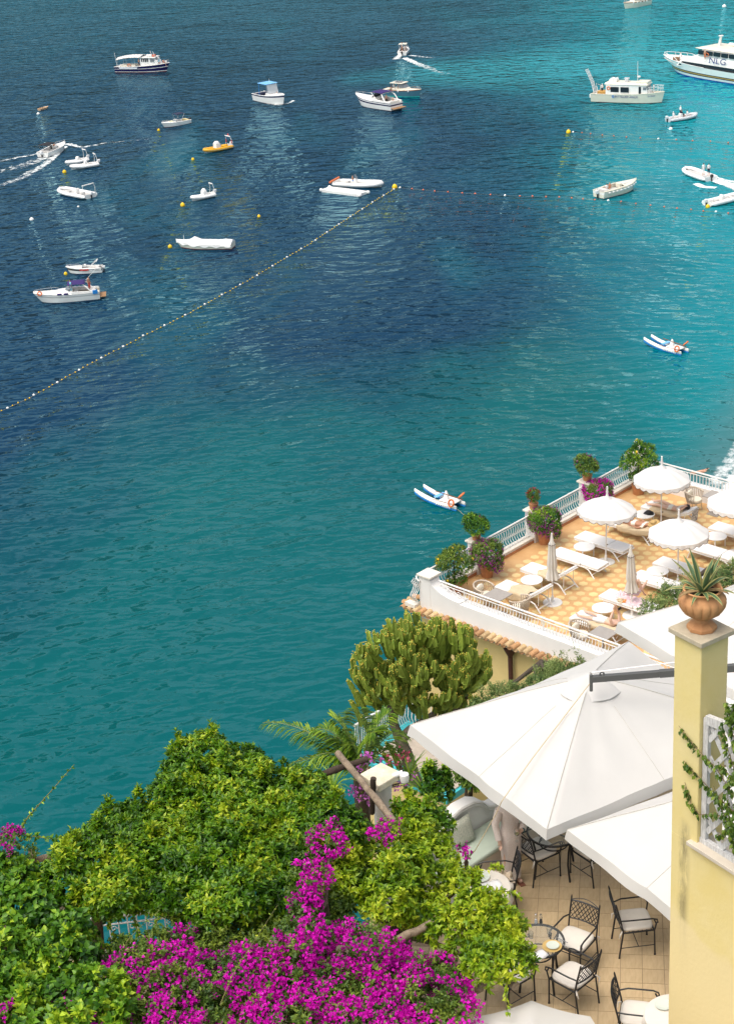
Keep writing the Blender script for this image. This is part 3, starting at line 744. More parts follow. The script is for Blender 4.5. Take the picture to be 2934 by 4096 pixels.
grey_table('square grey table at the beach railing', 8.3, 3.75)
# ================================================================ PEOPLE (one continuous skinned body each)
def skin_body(name, J, E, mats, pick, sub=1, extra=None):
    """J: joint -> (x, y, z, r); E: edges; pick(centre) -> material index"""
    keys = list(J); me = bpy.data.meshes.new(name); me.from_pydata([J[k][:3] for k in keys], [(keys.index(a), keys.index(b)) for a, b in E], [])
    ob = bpy.data.objects.new(name, me); COL.objects.link(ob)
    ob.modifiers.new('skin', 'SKIN'); sk = me.skin_vertices[0].data if me.skin_vertices else None
    if sk is None:
        bm = bmesh.new(); bm.from_mesh(me); bm.verts.layers.skin.verify(); bm.to_mesh(me); bm.free(); sk = me.skin_vertices[0].data
    for i, k in enumerate(keys):
        r = J[k][3]; sk[i].radius = r if hasattr(r, '__len__') else (r, r); sk[i].use_root = (i == 0)
    sb = ob.modifiers.new('sub', 'SUBSURF'); sb.levels = sub; sb.render_levels = sub
    dg = bpy.context.evaluated_depsgraph_get(); dg.update()
    m2 = bpy.data.meshes.new_from_object(ob.evaluated_get(dg)); bpy.data.objects.remove(ob); bpy.data.meshes.remove(me)
    if extra:
        bm = bmesh.new(); bm.from_mesh(m2); t = bpy.data.meshes.new('t'); t.from_pydata([tuple(v) for v in extra.v], [], extra.f); bm.from_mesh(t); bm.to_mesh(m2); bm.free(); bpy.data.meshes.remove(t)
    m2.name = name; m2.materials.clear()
    for m in mats: m2.materials.append(m)
    m2.polygons.foreach_set('material_index', [pick(p.center) for p in m2.polygons])
    m2.polygons.foreach_set('use_smooth', [True] * len(m2.polygons)); m2.update(); return m2
BODY_E = [('pelvis', 'waist'), ('waist', 'chest'), ('chest', 'neck'), ('neck', 'head'), ('head', 'crown'), ('chest', 'sl'), ('sl', 'el'), ('el', 'wl'), ('wl', 'hl'), ('chest', 'sr'), ('sr', 'er'), ('er', 'wr'), ('wr', 'hr'),
          ('pelvis', 'pl'), ('pl', 'kl'), ('kl', 'al'), ('al', 'tl'), ('pelvis', 'pr'), ('pr', 'kr'), ('kr', 'ar'), ('ar', 'tr')]
def standing(h=1.72, arms='down'):
    J = dict(pelvis=(0, 0, .94, .135), waist=(0, 0, 1.10, .115), chest=(0, 0, 1.30, .13), neck=(0, 0, 1.47, .052), head=(0, .015, 1.585, .088), crown=(0, 0, 1.66, .07),
             sl=(.17, 0, 1.40, .055), el=(.23, -.02, 1.13, .042), wl=(.25, .06, .90, .03), hl=(.25, .10, .80, .03), sr=(-.17, 0, 1.40, .055), er=(-.23, -.02, 1.13, .042), wr=(-.25, .06, .90, .03), hr=(-.25, .10, .80, .03),
             pl=(.09, 0, .86, .088), kl=(.10, .02, .48, .058), al=(.10, -.02, .09, .04), tl=(.11, .12, .035, .036), pr=(-.09, 0, .86, .088), kr=(-.10, .02, .48, .058), ar=(-.10, -.02, .09, .04), tr=(-.11, .12, .035, .036))
    return {k: (x * h / 1.72, y * h / 1.72, z * h / 1.72, r) for k, (x, y, z, r) in J.items()}
def sitting():
    J = standing(); d = .94 - .50
    for k in ('pelvis', 'waist', 'chest', 'neck', 'head', 'crown', 'sl', 'sr'): x, y, z, r = J[k]; J[k] = (x, y, z - .82, r)
    J.update(el=(.22, .10, .32, .042), wl=(.14, .30, .22, .03), hl=(.10, .38, .20, .03), er=(-.22, .10, .32, .042), wr=(-.14, .30, .22, .03), hr=(-.10, .38, .20, .03),
             pl=(.10, .06, .10, .088), kl=(.13, .46, .12, .058), al=(.13, .48, -.30, .04), tl=(.13, .60, -.35, .036), pr=(-.10, .06, .10, .088), kr=(-.13, .46, .12, .058), ar=(-.13, .48, -.30, .04), tr=(-.13, .60, -.35, .036))
    return J
SKIN = mat('skin', (.55, .31, .21), .55); SKIND = mat('skin_tan', (.42, .21, .13), .55); HAIRD = mat('hair_dark', (.018, .013, .011), .5); HAIRB = mat('hair_blonde', (.50, .36, .17), .55)
WSHIRT = mat('white_cloth', (.80, .80, .80), .9); DNAVY = mat('navy_cloth', (.02, .025, .06), .85); LBLUE = mat('light_blue_cloth', (.20, .55, .68), .9)
REDC = mat('red_cloth', (.55, .06, .05), .85); BLACKC = mat('black_cloth', (.015, .015, .017), .8)
_PC = {}
def person(label, root, loc, rz, pose='stand', top=WSHIRT, bottom=DNAVY, hair=HAIRD, scale=1.0):
    key = (pose, top.name, bottom.name, hair.name)
    if key not in _PC:
        J = standing() if pose == 'stand' else sitting(); base = J['pelvis'][2]
        zc, zn, zh = J['waist'][2] - .06, J['neck'][2] - .03, J['head'][2]
        def pick(c):
            if c[2] > zn: return 3 if (c[2] > zh + .045 or (c[1] < -.012 and c[2] > zh - .08)) else 0
            if c[2] > zc and abs(c[0]) < .24 and c[2] > zc: return 1
            if pose == 'stand' and abs(c[0]) > .19: return 0
            if pose == 'sit' and (abs(c[0]) > .2 or c[1] > .34): return 0
            return 2 if (pose == 'stand' and c[2] > .42) or pose == 'sit' else 0
        _PC[key] = skin_body('person', J, BODY_E, [SKIN, top, bottom, hair], pick, 1)
    o = link('person', _PC[key]); M = root.matrix_basis @ Matrix.Translation(loc)
    o.location = M.translation; o.rotation_euler = (0, 0, root.rotation_euler[2] + rz); o.scale = (scale,) * 3
    tag(o, label, 'person'); return o

# ================================================================ BOATS (local x forward from the stern, y to port, z up from the waterline)
HULLW = mat('gelcoat_white', (.80, .79, .76), .22, nscale=1.5, namt=.05); HULLC = mat('gelcoat_cream', (.72, .68, .56), .3, nscale=1.5, namt=.06)
TUBEW = mat('inflatable_white', (.78, .78, .77), .5, nscale=2, namt=.05); TUBEG = mat('inflatable_grey', (.55, .57, .60), .5, nscale=2, namt=.05); TUBEY = mat('inflatable_yellow', (.72, .38, .02), .45, nscale=2, namt=.1)
NAVYH = mat('navy_hull', (.012, .010, .07), .2); PURP = mat('purple_canvas', (.035, .018, .13), .85, nscale=3, namt=.2); BLACKV = mat('black_canvas', (.012, .012, .016), .8)
GLASSD = mat('dark_glass', (.015, .02, .028), .08, spec=.8); GLASSG = mat('grey_glass', (.16, .19, .21), .1, spec=.8); STEEL = mat('steel_rail', (.62, .62, .62), .25, metal=.6)
TEAK = mat('teak', (.36, .20, .09), .6, nscale=12, namt=.3, stretch=(1, 8, 1)); VARN = mat('varnished_wood', (.32, .11, .035), .25, nscale=6, namt=.3)
ENGB = mat('engine_black', (.015, .015, .017), .35); ENGW = mat('engine_white', (.75, .75, .75), .3); CUSHY = mat('cream_seat', (.72, .60, .28), .7); CUSHG = mat('grey_seat', (.55, .54, .52), .8)
ORNG = mat('orange_plastic', (.70, .17, .05), .5, nscale=8, namt=.15); BLUEP = mat('blue_plastic', (.02, .22, .60), .4); SKYB = mat('sky_blue_canvas', (.16, .42, .72), .8); TEALH = mat('teal_hull', (.055, .16, .22), .3); TURQ = mat('turquoise_paint', (.02, .50, .42), .4)
YELB = mat('yellow_buoy', (.80, .50, .01), .4); REDA = mat('antifouling_red', (.20, .03, .03), .7); DARKA = mat('antifouling_dark', (.05, .02, .03), .7); BLUEA = mat('antifouling_blue', (.015, .03, .35), .5); GOLD = mat('gold_stripe', (.42, .26, .05), .4); ROPEM = mat('rope', (.35, .30, .20), .9)
DECKG = mat('deck_grey', (.50, .50, .49), .8, nscale=6, namt=.1); LETB = mat('letter_blue', (.03, .05, .20), .5)

def boat(name, label, bow, stern, cat='boat', group=None):
    b = W(*bow, 0); s_ = W(*stern, 0); d = b - s_
    t = thing(name, label, cat, s_, math.atan2(d.y, d.x), group); return t, d.length
class Hull:
    def __init__(h, L, B, H, rise=.35, tw=.82, rake=.10, p=2.4, tm=.45):
        h.L, h.B, h.H, h.rise, h.tw, h.rake, h.p, h.tm = L, B, H, rise, tw, rake, p, tm
    def hb(h, t):
        if t < h.tm: q = t / h.tm; f = h.tw + (1 - h.tw) * math.sin(q * PI / 2)
        else: q = (t - h.tm) / (1 - h.tm); f = 1 - q ** h.p
        return max(f, .012) * h.B / 2
    def sh(h, t): return h.H * (1 + h.rise * t ** 2.2)
    def x(h, t, f=1.0): return t * (h.L - h.rake * h.L * (1 - f) * t ** 3)
    def build(h, root, bands, mats, n=18, name='hull'):
        """bands: [(height fraction, material index)] upwards from the keel"""
        m = MB(); prof = [(-.30, .25), (-.12, .72)] + [None] * 0
        fr = [0.0] + [b[0] for b in bands]; st = []
        for i in range(n + 1):
            t = i / n; B_ = h.hb(t); s_ = h.sh(t); col = [(h.x(t, .0), 0, -.35), (h.x(t, .0), B_ * .62, -.16)]
            for f in fr: col.append((h.x(t, f), B_ * (.86 + .14 * f ** .8), max(0, s_) * f + .0))
            st.append(col)
        k = len(st[0]); rows_mi = [bands[0][1], bands[0][1]] + [b[1] for b in bands]
        for sgn in (1, -1):
            vs = [(x, y * sgn, z) for c in st for x, y, z in c]
            for r in range(k - 1):
                fs = [((i * k + r), (i + 1) * k + r, (i + 1) * k + r + 1, i * k + r + 1) for i in range(n)]
                m.add(vs if r == 0 else [], [], 0)
                b0 = len(m.v) - len(vs)
                for f in fs: m.f.append(tuple(q + b0 for q in (f if sgn < 0 else f[::-1]))); m.m.append(rows_mi[r])
        c = st[0]; 
        for r in range(k - 1):
            a, b = c[r], c[r + 1]; m.add([(a[0], a[1], a[2]), (a[0], -a[1], a[2]), (b[0], -b[1], b[2]), (b[0], b[1], b[2])], [(0, 1, 2, 3)], rows_mi[r])
        return m.build(name, mats, root, 40)
    def deck(h, root, t0, t1, dz, inset, mt, name='deck', n=12, crown=0.0):
        m = MB(); rings = []
        for i in range(n + 1):
            t = lerp(t0, t1, i / n); y = h.hb(t) * inset; z = h.sh(t) + dz; x = h.x(t)
            rings.append([(x, y * q, z + crown * (1 - q * q)) for q in (1, .6, .2, -.2, -.6, -1)])
        m.loft(rings, 0, False, False, False); return m.build(name, mt, root, 50)
    def rail(h, root, t0, t1, dz, r, mt, inset=1.0, name='rub_rail', n=16, both=True):
        m = MB()
        for sgn in (1, -1) if both else (1,): m.tube([(h.x(lerp(t0, t1, i / n)), sgn * h.hb(lerp(t0, t1, i / n)) * inset, h.sh(lerp(t0, t1, i / n)) + dz) for i in range(n + 1)], r, 6)
        return m.build(name, mt, root, 50)
    def pulpit(h, root, t0, hh, mt=None, r=.018):
        m = MB(); n = 8; pts = [(h.x(lerp(t0, .985, i / n)), h.hb(lerp(t0, .985, i / n)) * .92, h.sh(lerp(t0, 1, i / n)) + hh * min(1, i / 1.5)) for i in range(n + 1)]
        full = pts + [(x, -y, z) for x, y, z in pts[::-1]]
        m.tube(full, r, 6)
        for i in (3, 6, 8):
            for sgn in (1, -1): p = pts[i]; m.tube([(p[0], p[1] * sgn, p[2]), (p[0] - .05, p[1] * sgn * 1.02, p[2] - hh)], r * .8, 5)
        return m.build('bow_rail', mt or STEEL, root, 50)
def outboard(root, x, y, z, s=1.0, mt=ENGW):
    e = MB(); e.loft([[(x - .02 - .02 * k + dx * s, y + dy * s, z + zz * s) for dx, dy in ((-.24 * w, -.15 * w), (.20 * w, -.15 * w), (.20 * w, .15 * w), (-.24 * w, .15 * w))] for k, (zz, w) in enumerate(((.12, .8), (.30, 1.0), (.48, 1.0), (.58, .75)))]).build('outboard_cowl', mt, root, bev=.03)
    g = MB(); g.box((x - .05 * s, y, z - .15 * s), (.18 * s, .12 * s, .6 * s)); g.build('outboard_leg', ENGB, root, bev=.02)
def fender(root, p, mt=HULLW, r=.07, l=.22, axis='z'):
    m = MB(); d = Vector((0, 0, 1)) if axis == 'z' else Vector((1, 0, 0)); p = Vector(p)
    m.tube([p - d * l, p - d * l * .8, p + d * l * .8, p + d * l], [r * .3, r, r, r * .3], 8).build('fender', mt, root, 50)
def lifebuoy(root, p, ax, R=.26, mt=None):
    MB().torus(p, R, .07, ax, 20, 8).build('lifebuoy', mt or ORNG, root, 60)
def bimini(root, x0, x1, z, wd, mt, zb, frame=STEEL, crown=.12, name='bimini'):
    m = MB(); rings = []
    for i in range(7):
        x = lerp(x0, x1, i / 6); e = -.05 * (abs(i - 3) / 3) ** 2
        rings.append([(x, wd / 2 * math.sin(a), z + e + crown * math.cos(a * .9)) for a in [lerp(-1.35, 1.35, j / 8) for j in range(9)]])
    m.loft(rings, 0, False, False, False); o = m.build(name, mt, root, 60); o.modifiers.new('s', 'SOLIDIFY').thickness = .03
    f = MB()
    for x in (x0 + .05, x1 - .05):
        for sg in (1, -1): f.tube([(x, sg * wd / 2 * .97, z + .02), ((x0 + x1) / 2, sg * wd / 2, zb)], .018, 5)
    f.build('bimini_frame', frame, root, 50)
def windscreen(root, x, z, wd, hh, rake, mt=GLASSG, sweep=.5):
    m = MB(); n = 8; lo, hi = [], []
    for i in range(n + 1):
        a = lerp(-1, 1, i / n); lo.append((x - sweep * abs(a) ** 2.2, a * wd / 2, z)); hi.append((x - sweep * abs(a) ** 2.2 - rake, a * wd / 2 * .9, z + hh * (1 - .25 * abs(a) ** 3)))
    m.add(lo + hi, [(i, i + 1, n + 2 + i, n + 1 + i) for i in range(n)]); o = m.build('windscreen', mt, root, 50); o.modifiers.new('s', 'SOLIDIFY').thickness = .025
    MB().tube(hi, .02, 5).build('windscreen_frame', STEEL, root, 50)

def rib(label, bow, stern, tube=TUBEW, hullm=HULLW, bar=True, console=True, eng=ENGW, r=.22, wd=None, lift=.0, name='inflatable_boat', bimini_col=None, seatm=CUSHG):
    t, L = boat(name, label, bow, stern); B = wd or L * .38; n = 14; z = .30
    path = []
    for sgn in (1, -1):
        side = []
        for i in range(n + 1):
            q = i / n; y = (B / 2 - r) * (1 if q < .55 else math.sqrt(max(0, 1 - ((q - .55) / .45) ** 2.6))); side.append(Vector((q * (L - r), y * sgn, z + .22 * max(0, q - .5) ** 1.6 * 3)))
        path += side if sgn > 0 else side[::-1][1:]
    rad = [r * (.35 if i in (0, len(path) - 1) else .9 if i in (1, len(path) - 2) else 1) for i in range(len(path))]
    tb = MB().tube(path, rad, 12).build('tube_collar', tube, t, 60)
    MB().tube([p + Vector((0, math.copysign(r * .96, p.y) if abs(p.y) > .02 else 0, -.02)) + (Vector((r * .96, 0, 0)) if abs(p.y) <= .02 else Vector((0, 0, 0))) for p in path[1:-1]], .025, 5).build('rubbing_strake', DECKG, tb, 50)
    m = MB(); rings = []
    for i in range(9):
        q = i / 8; y = (B / 2 - r) * (1 if q < .5 else max(.03, math.sqrt(max(0, 1 - ((q - .5) / .5) ** 2.4)))); x = q * (L - r * 1.2)
        rings.append([(x, y, .28 + .3 * max(0, q - .55)), (x, y * .8, .02 + .25 * max(0, q - .6)), (x, 0, -.3 + .5 * max(0, q - .5) ** 1.5), (x, -y * .8, .02 + .25 * max(0, q - .6)), (x, -y, .28 + .3 * max(0, q - .55))])
    m.loft(rings, 0, False, False, False); m.add(rings[0], [(0, 1, 2, 3, 4)]); m.build('hull', hullm, t, 40)
    MB().add([(q * (L - r * 2.4), s_ * (B / 2 - r * 1.3) * (1 if q < .6 else .75 if q < .9 else .3), .22 + .18 * max(0, q - .5)) for q in (.02, .55, .8, 1) for s_ in (1, -1)], [(0, 2, 3, 1), (2, 4, 5, 3), (4, 6, 7, 5)]).build('deck', DECKG, t)
    MB().box((.10, 0, .36), (.08, B - 2 * r, .42)).build('transom', hullm, t)
    if eng is not None: outboard(t, -.05, 0, .35, .95, eng)
    if console:
        c = MB(); c.loft([[(L * .42 + dx, dy, zz) for dx, dy in ((-.2 * w, -.28), (.28 * w, -.28), (.28 * w, .28), (-.2 * w, .28))] for zz, w in ((.25, 1), (.75, .95), (.98, .55))]).build('console', HULLW, t, bev=.03)
        MB().box((L * .26, 0, .42), (.42, .7, .38)).build('seat', seatm, t, bev=.05)
        MB().box((L * .68, 0, .38), (.5, .5, .14)).build('bow_cushion', seatm, t, bev=.04)
    if bar:
        zt = 1.75
        MB().tube([(.35, B / 2 - r, .5), (.28, B / 2 - r * 1.05, 1.2), (.40, B / 2 - r * 1.4, zt), (.40, -(B / 2 - r * 1.4), zt), (.28, -(B / 2 - r * 1.05), 1.2), (.35, -(B / 2 - r), .5)], .035, 7).build('roll_bar', WPAINT, t, 50)
        MB().tube([(.42, B / 2 - r * 1.3, zt + .05), (.42, -(B / 2 - r * 1.3), zt + .05)], .08, 8).build('rolled_canopy', bimini_col or WPAINT, t, 50)
    return t, L, B

# --- tour boat with navy hull
t, L = boat('tour_boat', 'navy hulled tour boat with white canopy and wheelhouse', (682, 285), (471, 285))
h = Hull(L, L * .27, 1.05, .55, .85, .07, 2.6)
hl = h.build(t, [(.08, 1), (.16, 2), (.55, 0), (.62, 2), (.95, 0), (1.0, 2)], [NAVYH, REDA, HULLW])
h.deck(t, 0.0, 1, -.08, .97, DECKG); h.rail(t, 0, 1, 0, .05, HULLW)
MB().add([(L * .10, -h.hb(.1) * 1.0 - .03, .70), (L * .45, -h.hb(.45) - .03, .70), (L * .45, -h.hb(.45) - .05, 1.0), (L * .10, -h.hb(.1) - .05, 1.0)], [(0, 1, 2, 3)]).build('name_board', mat('name_board', (.70, .72, .76), .5), hl)
wh = MB(); wh.loft([[(L * .50, -1.15, 1.0), (L * .84, -.85, 1.2), (L * .84, .85, 1.2), (L * .50, 1.15, 1.0)], [(L * .50, -1.1, 2.1), (L * .80, -.85, 2.1), (L * .80, .85, 2.1), (L * .50, 1.1, 2.1)], [(L * .50, -1.0, 2.65), (L * .75, -.8, 2.6), (L * .75, .8, 2.6), (L * .50, 1.0, 2.65)]])
wo_ = wh.build('wheelhouse', HULLW, t, bev=.03)
MB().box((L * .63, 0, 2.70), (L * .30, 2.3, .12)).build('wheelhouse_roof', HULLW, wo_, bev=.04)
for sg in (-1, 1):
    for k in range(4): MB().box((L * (.53 + .035 * k), sg * 1.075, 2.25), (.22, .06, .62)).build('window', GLASSD, wo_)
    for k in range(2): MB().box((L * (.70 + .04 * k), sg * 1.0, 2.2), (.3, .10, .55)).build('window', GLASSG, wo_)
for y in (-.5, 0, .5): MB().box((L * .788, y, 2.22), (.05, .44, .5), M=Matrix.Rotation(-.35, 3, 'Y')).build('windscreen_pane', GLASSG, wo_)
cp = MB(); rings = []
for i in range(9):
    q = i / 8; x = lerp(L * .05, L * .52, q); zz = 2.62 + .45 * math.sin(min(1, q * 1.5) * PI / 2)
    rings.append([(x, 1.35 * math.sin(a), zz - .55 + .55 * math.cos(a)) for a in [lerp(-1.2, 1.2, j / 8) for j in range(9)]])
cp.loft(rings, 0, False, False, False); cn_ = cp.build('canopy', FABW, t, 60); cn_.modifiers.new('s', 'SOLIDIFY').thickness = .05
for x in (.08, .24, .40):
    for sg in (-1, 1): MB().tube([(L * x, sg * 1.2, 1.0), (L * x, sg * 1.22, 2.5)], .025, 6).build('canopy_post', STEEL, t, 50)
MB().box((L * .25, .55, 1.15), (L * .3, .4, .4)).build('bench', HULLC, t, bev=.03); MB().box((L * .25, -.75, 1.15), (L * .28, .35, .4)).build('bench', HULLC, t, bev=.03)
MB().tube([(L * .60, -.4, 2.98), (L * .70, -.4, 2.98)], .22, 10).build('life_raft', HULLW, t, 50); MB().box((L * .735, -.2, 2.97), (.5, .6, .42)).build('orange_locker', mat('locker_red', (.50, .10, .04), .5), t, bev=.03)
for x, y in ((.66, .6), (.76, -.5)): MB().tube([(L * x, y, 2.7), (L * x - .35, y, 3.75)], .05, 6).build('antenna', WPAINT, t, 50)
MB().tube([(.05, 0, 1.0), (-.25, 0, 3.5)], .035, 5).build('flagstaff', WPAINT, t, 50); h.pulpit(t, .80, .5)
lifebuoy(t, (L * .28, -1.05, 1.25), (0, 1, .2), .3)
for k, (x, y, pz) in enumerate(((.90, -.2, 'sit'), (.87, .35, 'sit'), (.93, .1, 'sit'), (.83, -.55, 'stand'), (.46, -.8, 'stand'))):
    person(('passenger %s on the navy tour boat' % ('sunning at the bow rail', 'beside the bow hatch', 'right at the stem', 'leaning on the wheelhouse front', 'standing by the cabin door')[k]), t, (L * x, y, 1.35 if x > .6 else .95), -PI / 2 + k, pz, [SKIN, REDC, WSHIRT, WSHIRT, SKIN][k], [DNAVY, BLACKC, SKIN, LBLUE, DNAVY][k])

# --- white work boat with cabin
t, L = boat('work_boat', 'white cabin work boat with raised gangway frame at the stern', (2655, 412), (2372, 402))
h = Hull(L, L * .27, 1.35, .30, .92, .04, 3.2)
hl = h.build(t, [(.07, 1), (.94, 0), (1.0, 0)], [HULLC, DARKA]); h.deck(t, 0, 1, -.25, .97, HULLW); h.rail(t, 0, 1, .0, .05, HULLC)
x0, x1 = L * .21, L * .80; y1 = 1.35
c = MB(); c.loft([[(x0, -y1, 1.15), (x1, -y1 * .85, 1.3), (x1, y1 * .85, 1.3), (x0, y1, 1.15)], [(x0 + .05, -y1 * .97, 2.85), (x1 - .35, -y1 * .82, 2.85), (x1 - .35, y1 * .82, 2.85), (x0 + .05, y1 * .97, 2.85)]])
cb = c.build('cabin', HULLW, t, bev=.04)
rf = MB(); rf.loft([[(x0 - .2, -y1 * 1.03, 2.85), (x1, -y1 * .95, 2.85), (x1, y1 * .95, 2.85), (x0 - .2, y1 * 1.03, 2.85)], [(x0 - .1, -y1 * .9, 3.12), (x1 - .2, -y1 * .8, 3.12), (x1 - .2, y1 * .8, 3.12), (x0 - .1, y1 * .9, 3.12)]]).build('cabin_roof', HULLC, cb, bev=.06)
MB().box((L * .71, 0, 3.22), (L * .16, 1.9, .28)).build('raised_roof', HULLC, cb, bev=.08)
for xx in (.34, .48): MB().box((L * xx, -y1 * .965, 2.1), (1.35, .06, .80)).build('window', GLASSD, cb, bev=.01)
for xx in (.34, .48): MB().box((L * xx, y1 * .965, 2.1), (1.35, .06, .80)).build('window', GLASSD, cb)
MB().box((L * .69, -y1 * .91, 2.0), (.35, .06, 1.25)).build('door', GLASSD, cb); MB().box((L * .755, -y1 * .86, 2.35), (.5, .06, .42)).build('window', GLASSG, cb)
for y in (-.7, 0, .7): MB().box((x1 - .17, y, 2.35), (.06, .62, .5), M=Matrix.Rotation(-.2, 3, 'Y')).build('windscreen_pane', GLASSG, cb)
lifebuoy(t, (L * .255, -y1 * 1.0, 2.3), (0, 1, 0), .24)
MB().tube([(L * .27, -.55, 3.35), (L * .27, .55, 3.35)], .36, 12).build('life_raft', HULLW, t, 50); MB().tube([(L * .32, -.5, 3.35), (L * .32, .5, 3.35)], .34, 12).build('life_raft', HULLW, t, 50)
MB().loft([[(L * .47 + dx, dy, zz) for dx, dy in ((-.25 * w_, -.25), (.35 * w_, -.25), (.35 * w_, .25), (-.25 * w_, .25))] for zz, w_ in ((3.1, 1), (3.5, .9), (3.75, 1.4))]).build('vent_cowl', mat('grey_cowl', (.50, .52, .55), .5), t, bev=.05)
MB().tube([(L * .625, 0, 3.1), (L * .625, 0, 6.3)], .05, 6).build('mast', WPAINT, t, 50); MB().ball((L * .64, .1, 3.95), (.28, .28, .16)).build('radar_dome', WPAINT, t, 50)
g = MB(); 
for y in (-.55, -.18, .18, .55): g.tube([(.25, y, 1.3), (-.15, y, 2.9), (-.75, y, 4.2), (-1.15, y * 1.05, 4.9)], .045, 5)
for q in range(8): g.tube([(lerp(.25, -1.1, (q / 7) ** 1.3), -.6, lerp(1.4, 4.85, q / 7)), (lerp(.25, -1.1, (q / 7) ** 1.3), .6, lerp(1.4, 4.85, q / 7))], .04, 5)
for y in (-.75, .75): g.tube([(.3, y, 1.3), (.2, y, 2.6), (.9, y, 2.3), (.9, y, 1.3)], .04, 5)
g.build('gangway', WPAINT, t, 50); MB().box((L * .15, -.3, 1.45), (1.5, 1.6, .45)).build('wooden_locker', mat('ochre_locker', (.45, .25, .06), .6), t, bev=.02)
r_ = MB()
for sg in (1, -1):
    for zz in (.55, 1.0): r_.tube([(L * .80, sg * 1.1, h.sh(.8) + zz * .9)] + [(h.x(q), sg * h.hb(q) * .95, h.sh(q) + zz) for q in (.88, .94, .985)], .03, 5)
    for q in (.82, .88, .93, .97): r_.tube([(h.x(q), sg * h.hb(q) * .95, h.sh(q) - .05), (h.x(q), sg * h.hb(q) * .95, h.sh(q) + 1.0)], .03, 5)
for zz in (.55, 1.0): r_.tube([(h.x(.985), h.hb(.985) * .95, h.sh(1) + zz), (h.x(.985), -h.hb(.985) * .95, h.sh(1) + zz)], .03, 5)
r_.build('bow_rail', WPAINT, t, 50); fender(t, (-.15, -.9, .9), HULLW, .2, .3)
def text_part(root, body, size, loc, rot, mt, name='lettering', shear=0.0):
    cu = bpy.data.curves.new(name, 'FONT'); cu.body = body; cu.size = size; cu.extrude = .004; cu.shear = shear
    ob = bpy.data.objects.new(name, cu); COL.objects.link(ob); dg = bpy.context.evaluated_depsgraph_get(); me = bpy.data.meshes.new_from_object(ob.evaluated_get(dg)); bpy.data.objects.remove(ob)
    me.materials.clear(); me.materials.append(mt); o = link(name, me, root); o.location = loc; o.rotation_euler = rot; return o
text_part(hl, 'BATTELLIERI AMALFI', .42, (L * .345, -h.hb(.4) * .985 - .03, .92), (PI / 2 - .12, 0, 0), LETB, shear=.15)
text_part(hl, '5A 00409', .30, (L * .80, -h.hb(.8) * .97 - .10, 1.12), (PI / 2 - .15, 0, -math.atan2(h.hb(.95) - h.hb(.8), .15 * L)), LETB)
MB().torus((L * .325, -h.hb(.33) - .005, 1.05), .15, .05, (0, 1, 0), 14, 5).build('emblem', BLUEP, hl)
for k, (x, y) in enumerate(((.13, -.2), (.87, -.7))): person(('deckhand in white at the gangway of the cabin work boat', 'crew member in white on the bow of the cabin work boat')[k], t, (L * x, y, 1.1 + .3 * k), 1 + k, 'stand', WSHIRT, WSHIRT if k else DNAVY, WSHIRT if not k else HAIRD)

# --- ferry entering the frame
b = W(2700, 283, 0); d = (W(2934, 320, 0) - b).normalized()
t = thing('ferry', 'large white passenger ferry with dark window bands and blue lettering', 'ferry', b - d * -30, math.atan2(-d.y, -d.x)); L = 33; t.scale = (1, 1, .72)
h = Hull(L, 7.0, 2.6, .30, .95, .09, 3.4)
hl = h.build(t, [(.09, 1), (.27, 0), (.34, 2), (.44, 3), (.50, 2), (1.0, 0)], [HULLW, BLUEA, NAVYH, GOLD], 26); h.deck(t, 0, 1, -.7, .96, HULLW); h.rail(t, .6, 1, .0, .07, HULLW)
w1 = 3.0
c = MB(); c.loft([[(2, -w1, 2.0), (L * .82, -w1 * .93, 2.2), (L * .82, w1 * .93, 2.2), (2, w1, 2.0)], [(2, -w1, 3.9), (L * .785, -w1 * .88, 3.9), (L * .785, w1 * .88, 3.9), (2, w1, 3.9)], [(2, -w1 * .96, 5.3), (L * .68, -w1 * .8, 5.3), (L * .68, w1 * .8, 5.3), (2, w1 * .96, 5.3)]])
cb = c.build('superstructure', HULLW, t, bev=.08)
def strip(q0, q1, z0, z1, y0, y1, nm, mt, par): MB().hexa([(q0, y0, z0), (q1, y1, z0), (q1, y1 + .12, z0), (q0, y0 + .12, z0), (q0 - .0, y0, z1), (q1 - 1.0, y1 * .985, z1), (q1 - 1.0, y1 * .985 + .12, z1), (q0, y0 + .12, z1)]).build(nm, mt, par)
for sg in (1, -1):
    f = lambda y: (sg * y if sg > 0 else -y - .12)
    strip(2.5, L * .805, 2.45, 3.45, sg * (w1 + .02) - (.12 if sg > 0 else 0), sg * (w1 * .925 + .02) - (.12 if sg > 0 else 0), 'window_band', GLASSD, cb)
    for k in range(7):
        x = L * .64 - k * 1.75; MB().box((x, sg * 2.68, 6.05), (1.5, .16, .95)).build('window', GLASSD, cb)
br = MB().loft([[(3, -w1 * .93, 5.3), (L * .675, -w1 * .86, 5.3), (L * .675, w1 * .86, 5.3), (3, w1 * .93, 5.3)], [(3, -w1 * .86, 6.75), (L * .645, -w1 * .80, 6.75), (L * .645, w1 * .80, 6.75), (3, w1 * .86, 6.75)]]).build('bridge', HULLW, t, bev=.08)
rf = MB(); rf.loft([[(3, -w1 * .95, 6.75), (L * .70, -w1 * .86, 6.75), (L * .70, w1 * .86, 6.75), (3, w1 * .95, 6.75)], [(3, -w1 * .8, 7.3), (L * .64, -w1 * .66, 7.3), (L * .64, w1 * .66, 7.3), (3, w1 * .8, 7.3)]]).build('bridge_roof', HULLC, t, bev=.15)
MB().box((L * .655, 0, 6.1), (.3, 4.4, .8), M=Matrix.Rotation(-.25, 3, 'Y')).build('bridge_windscreen', GLASSD, br)
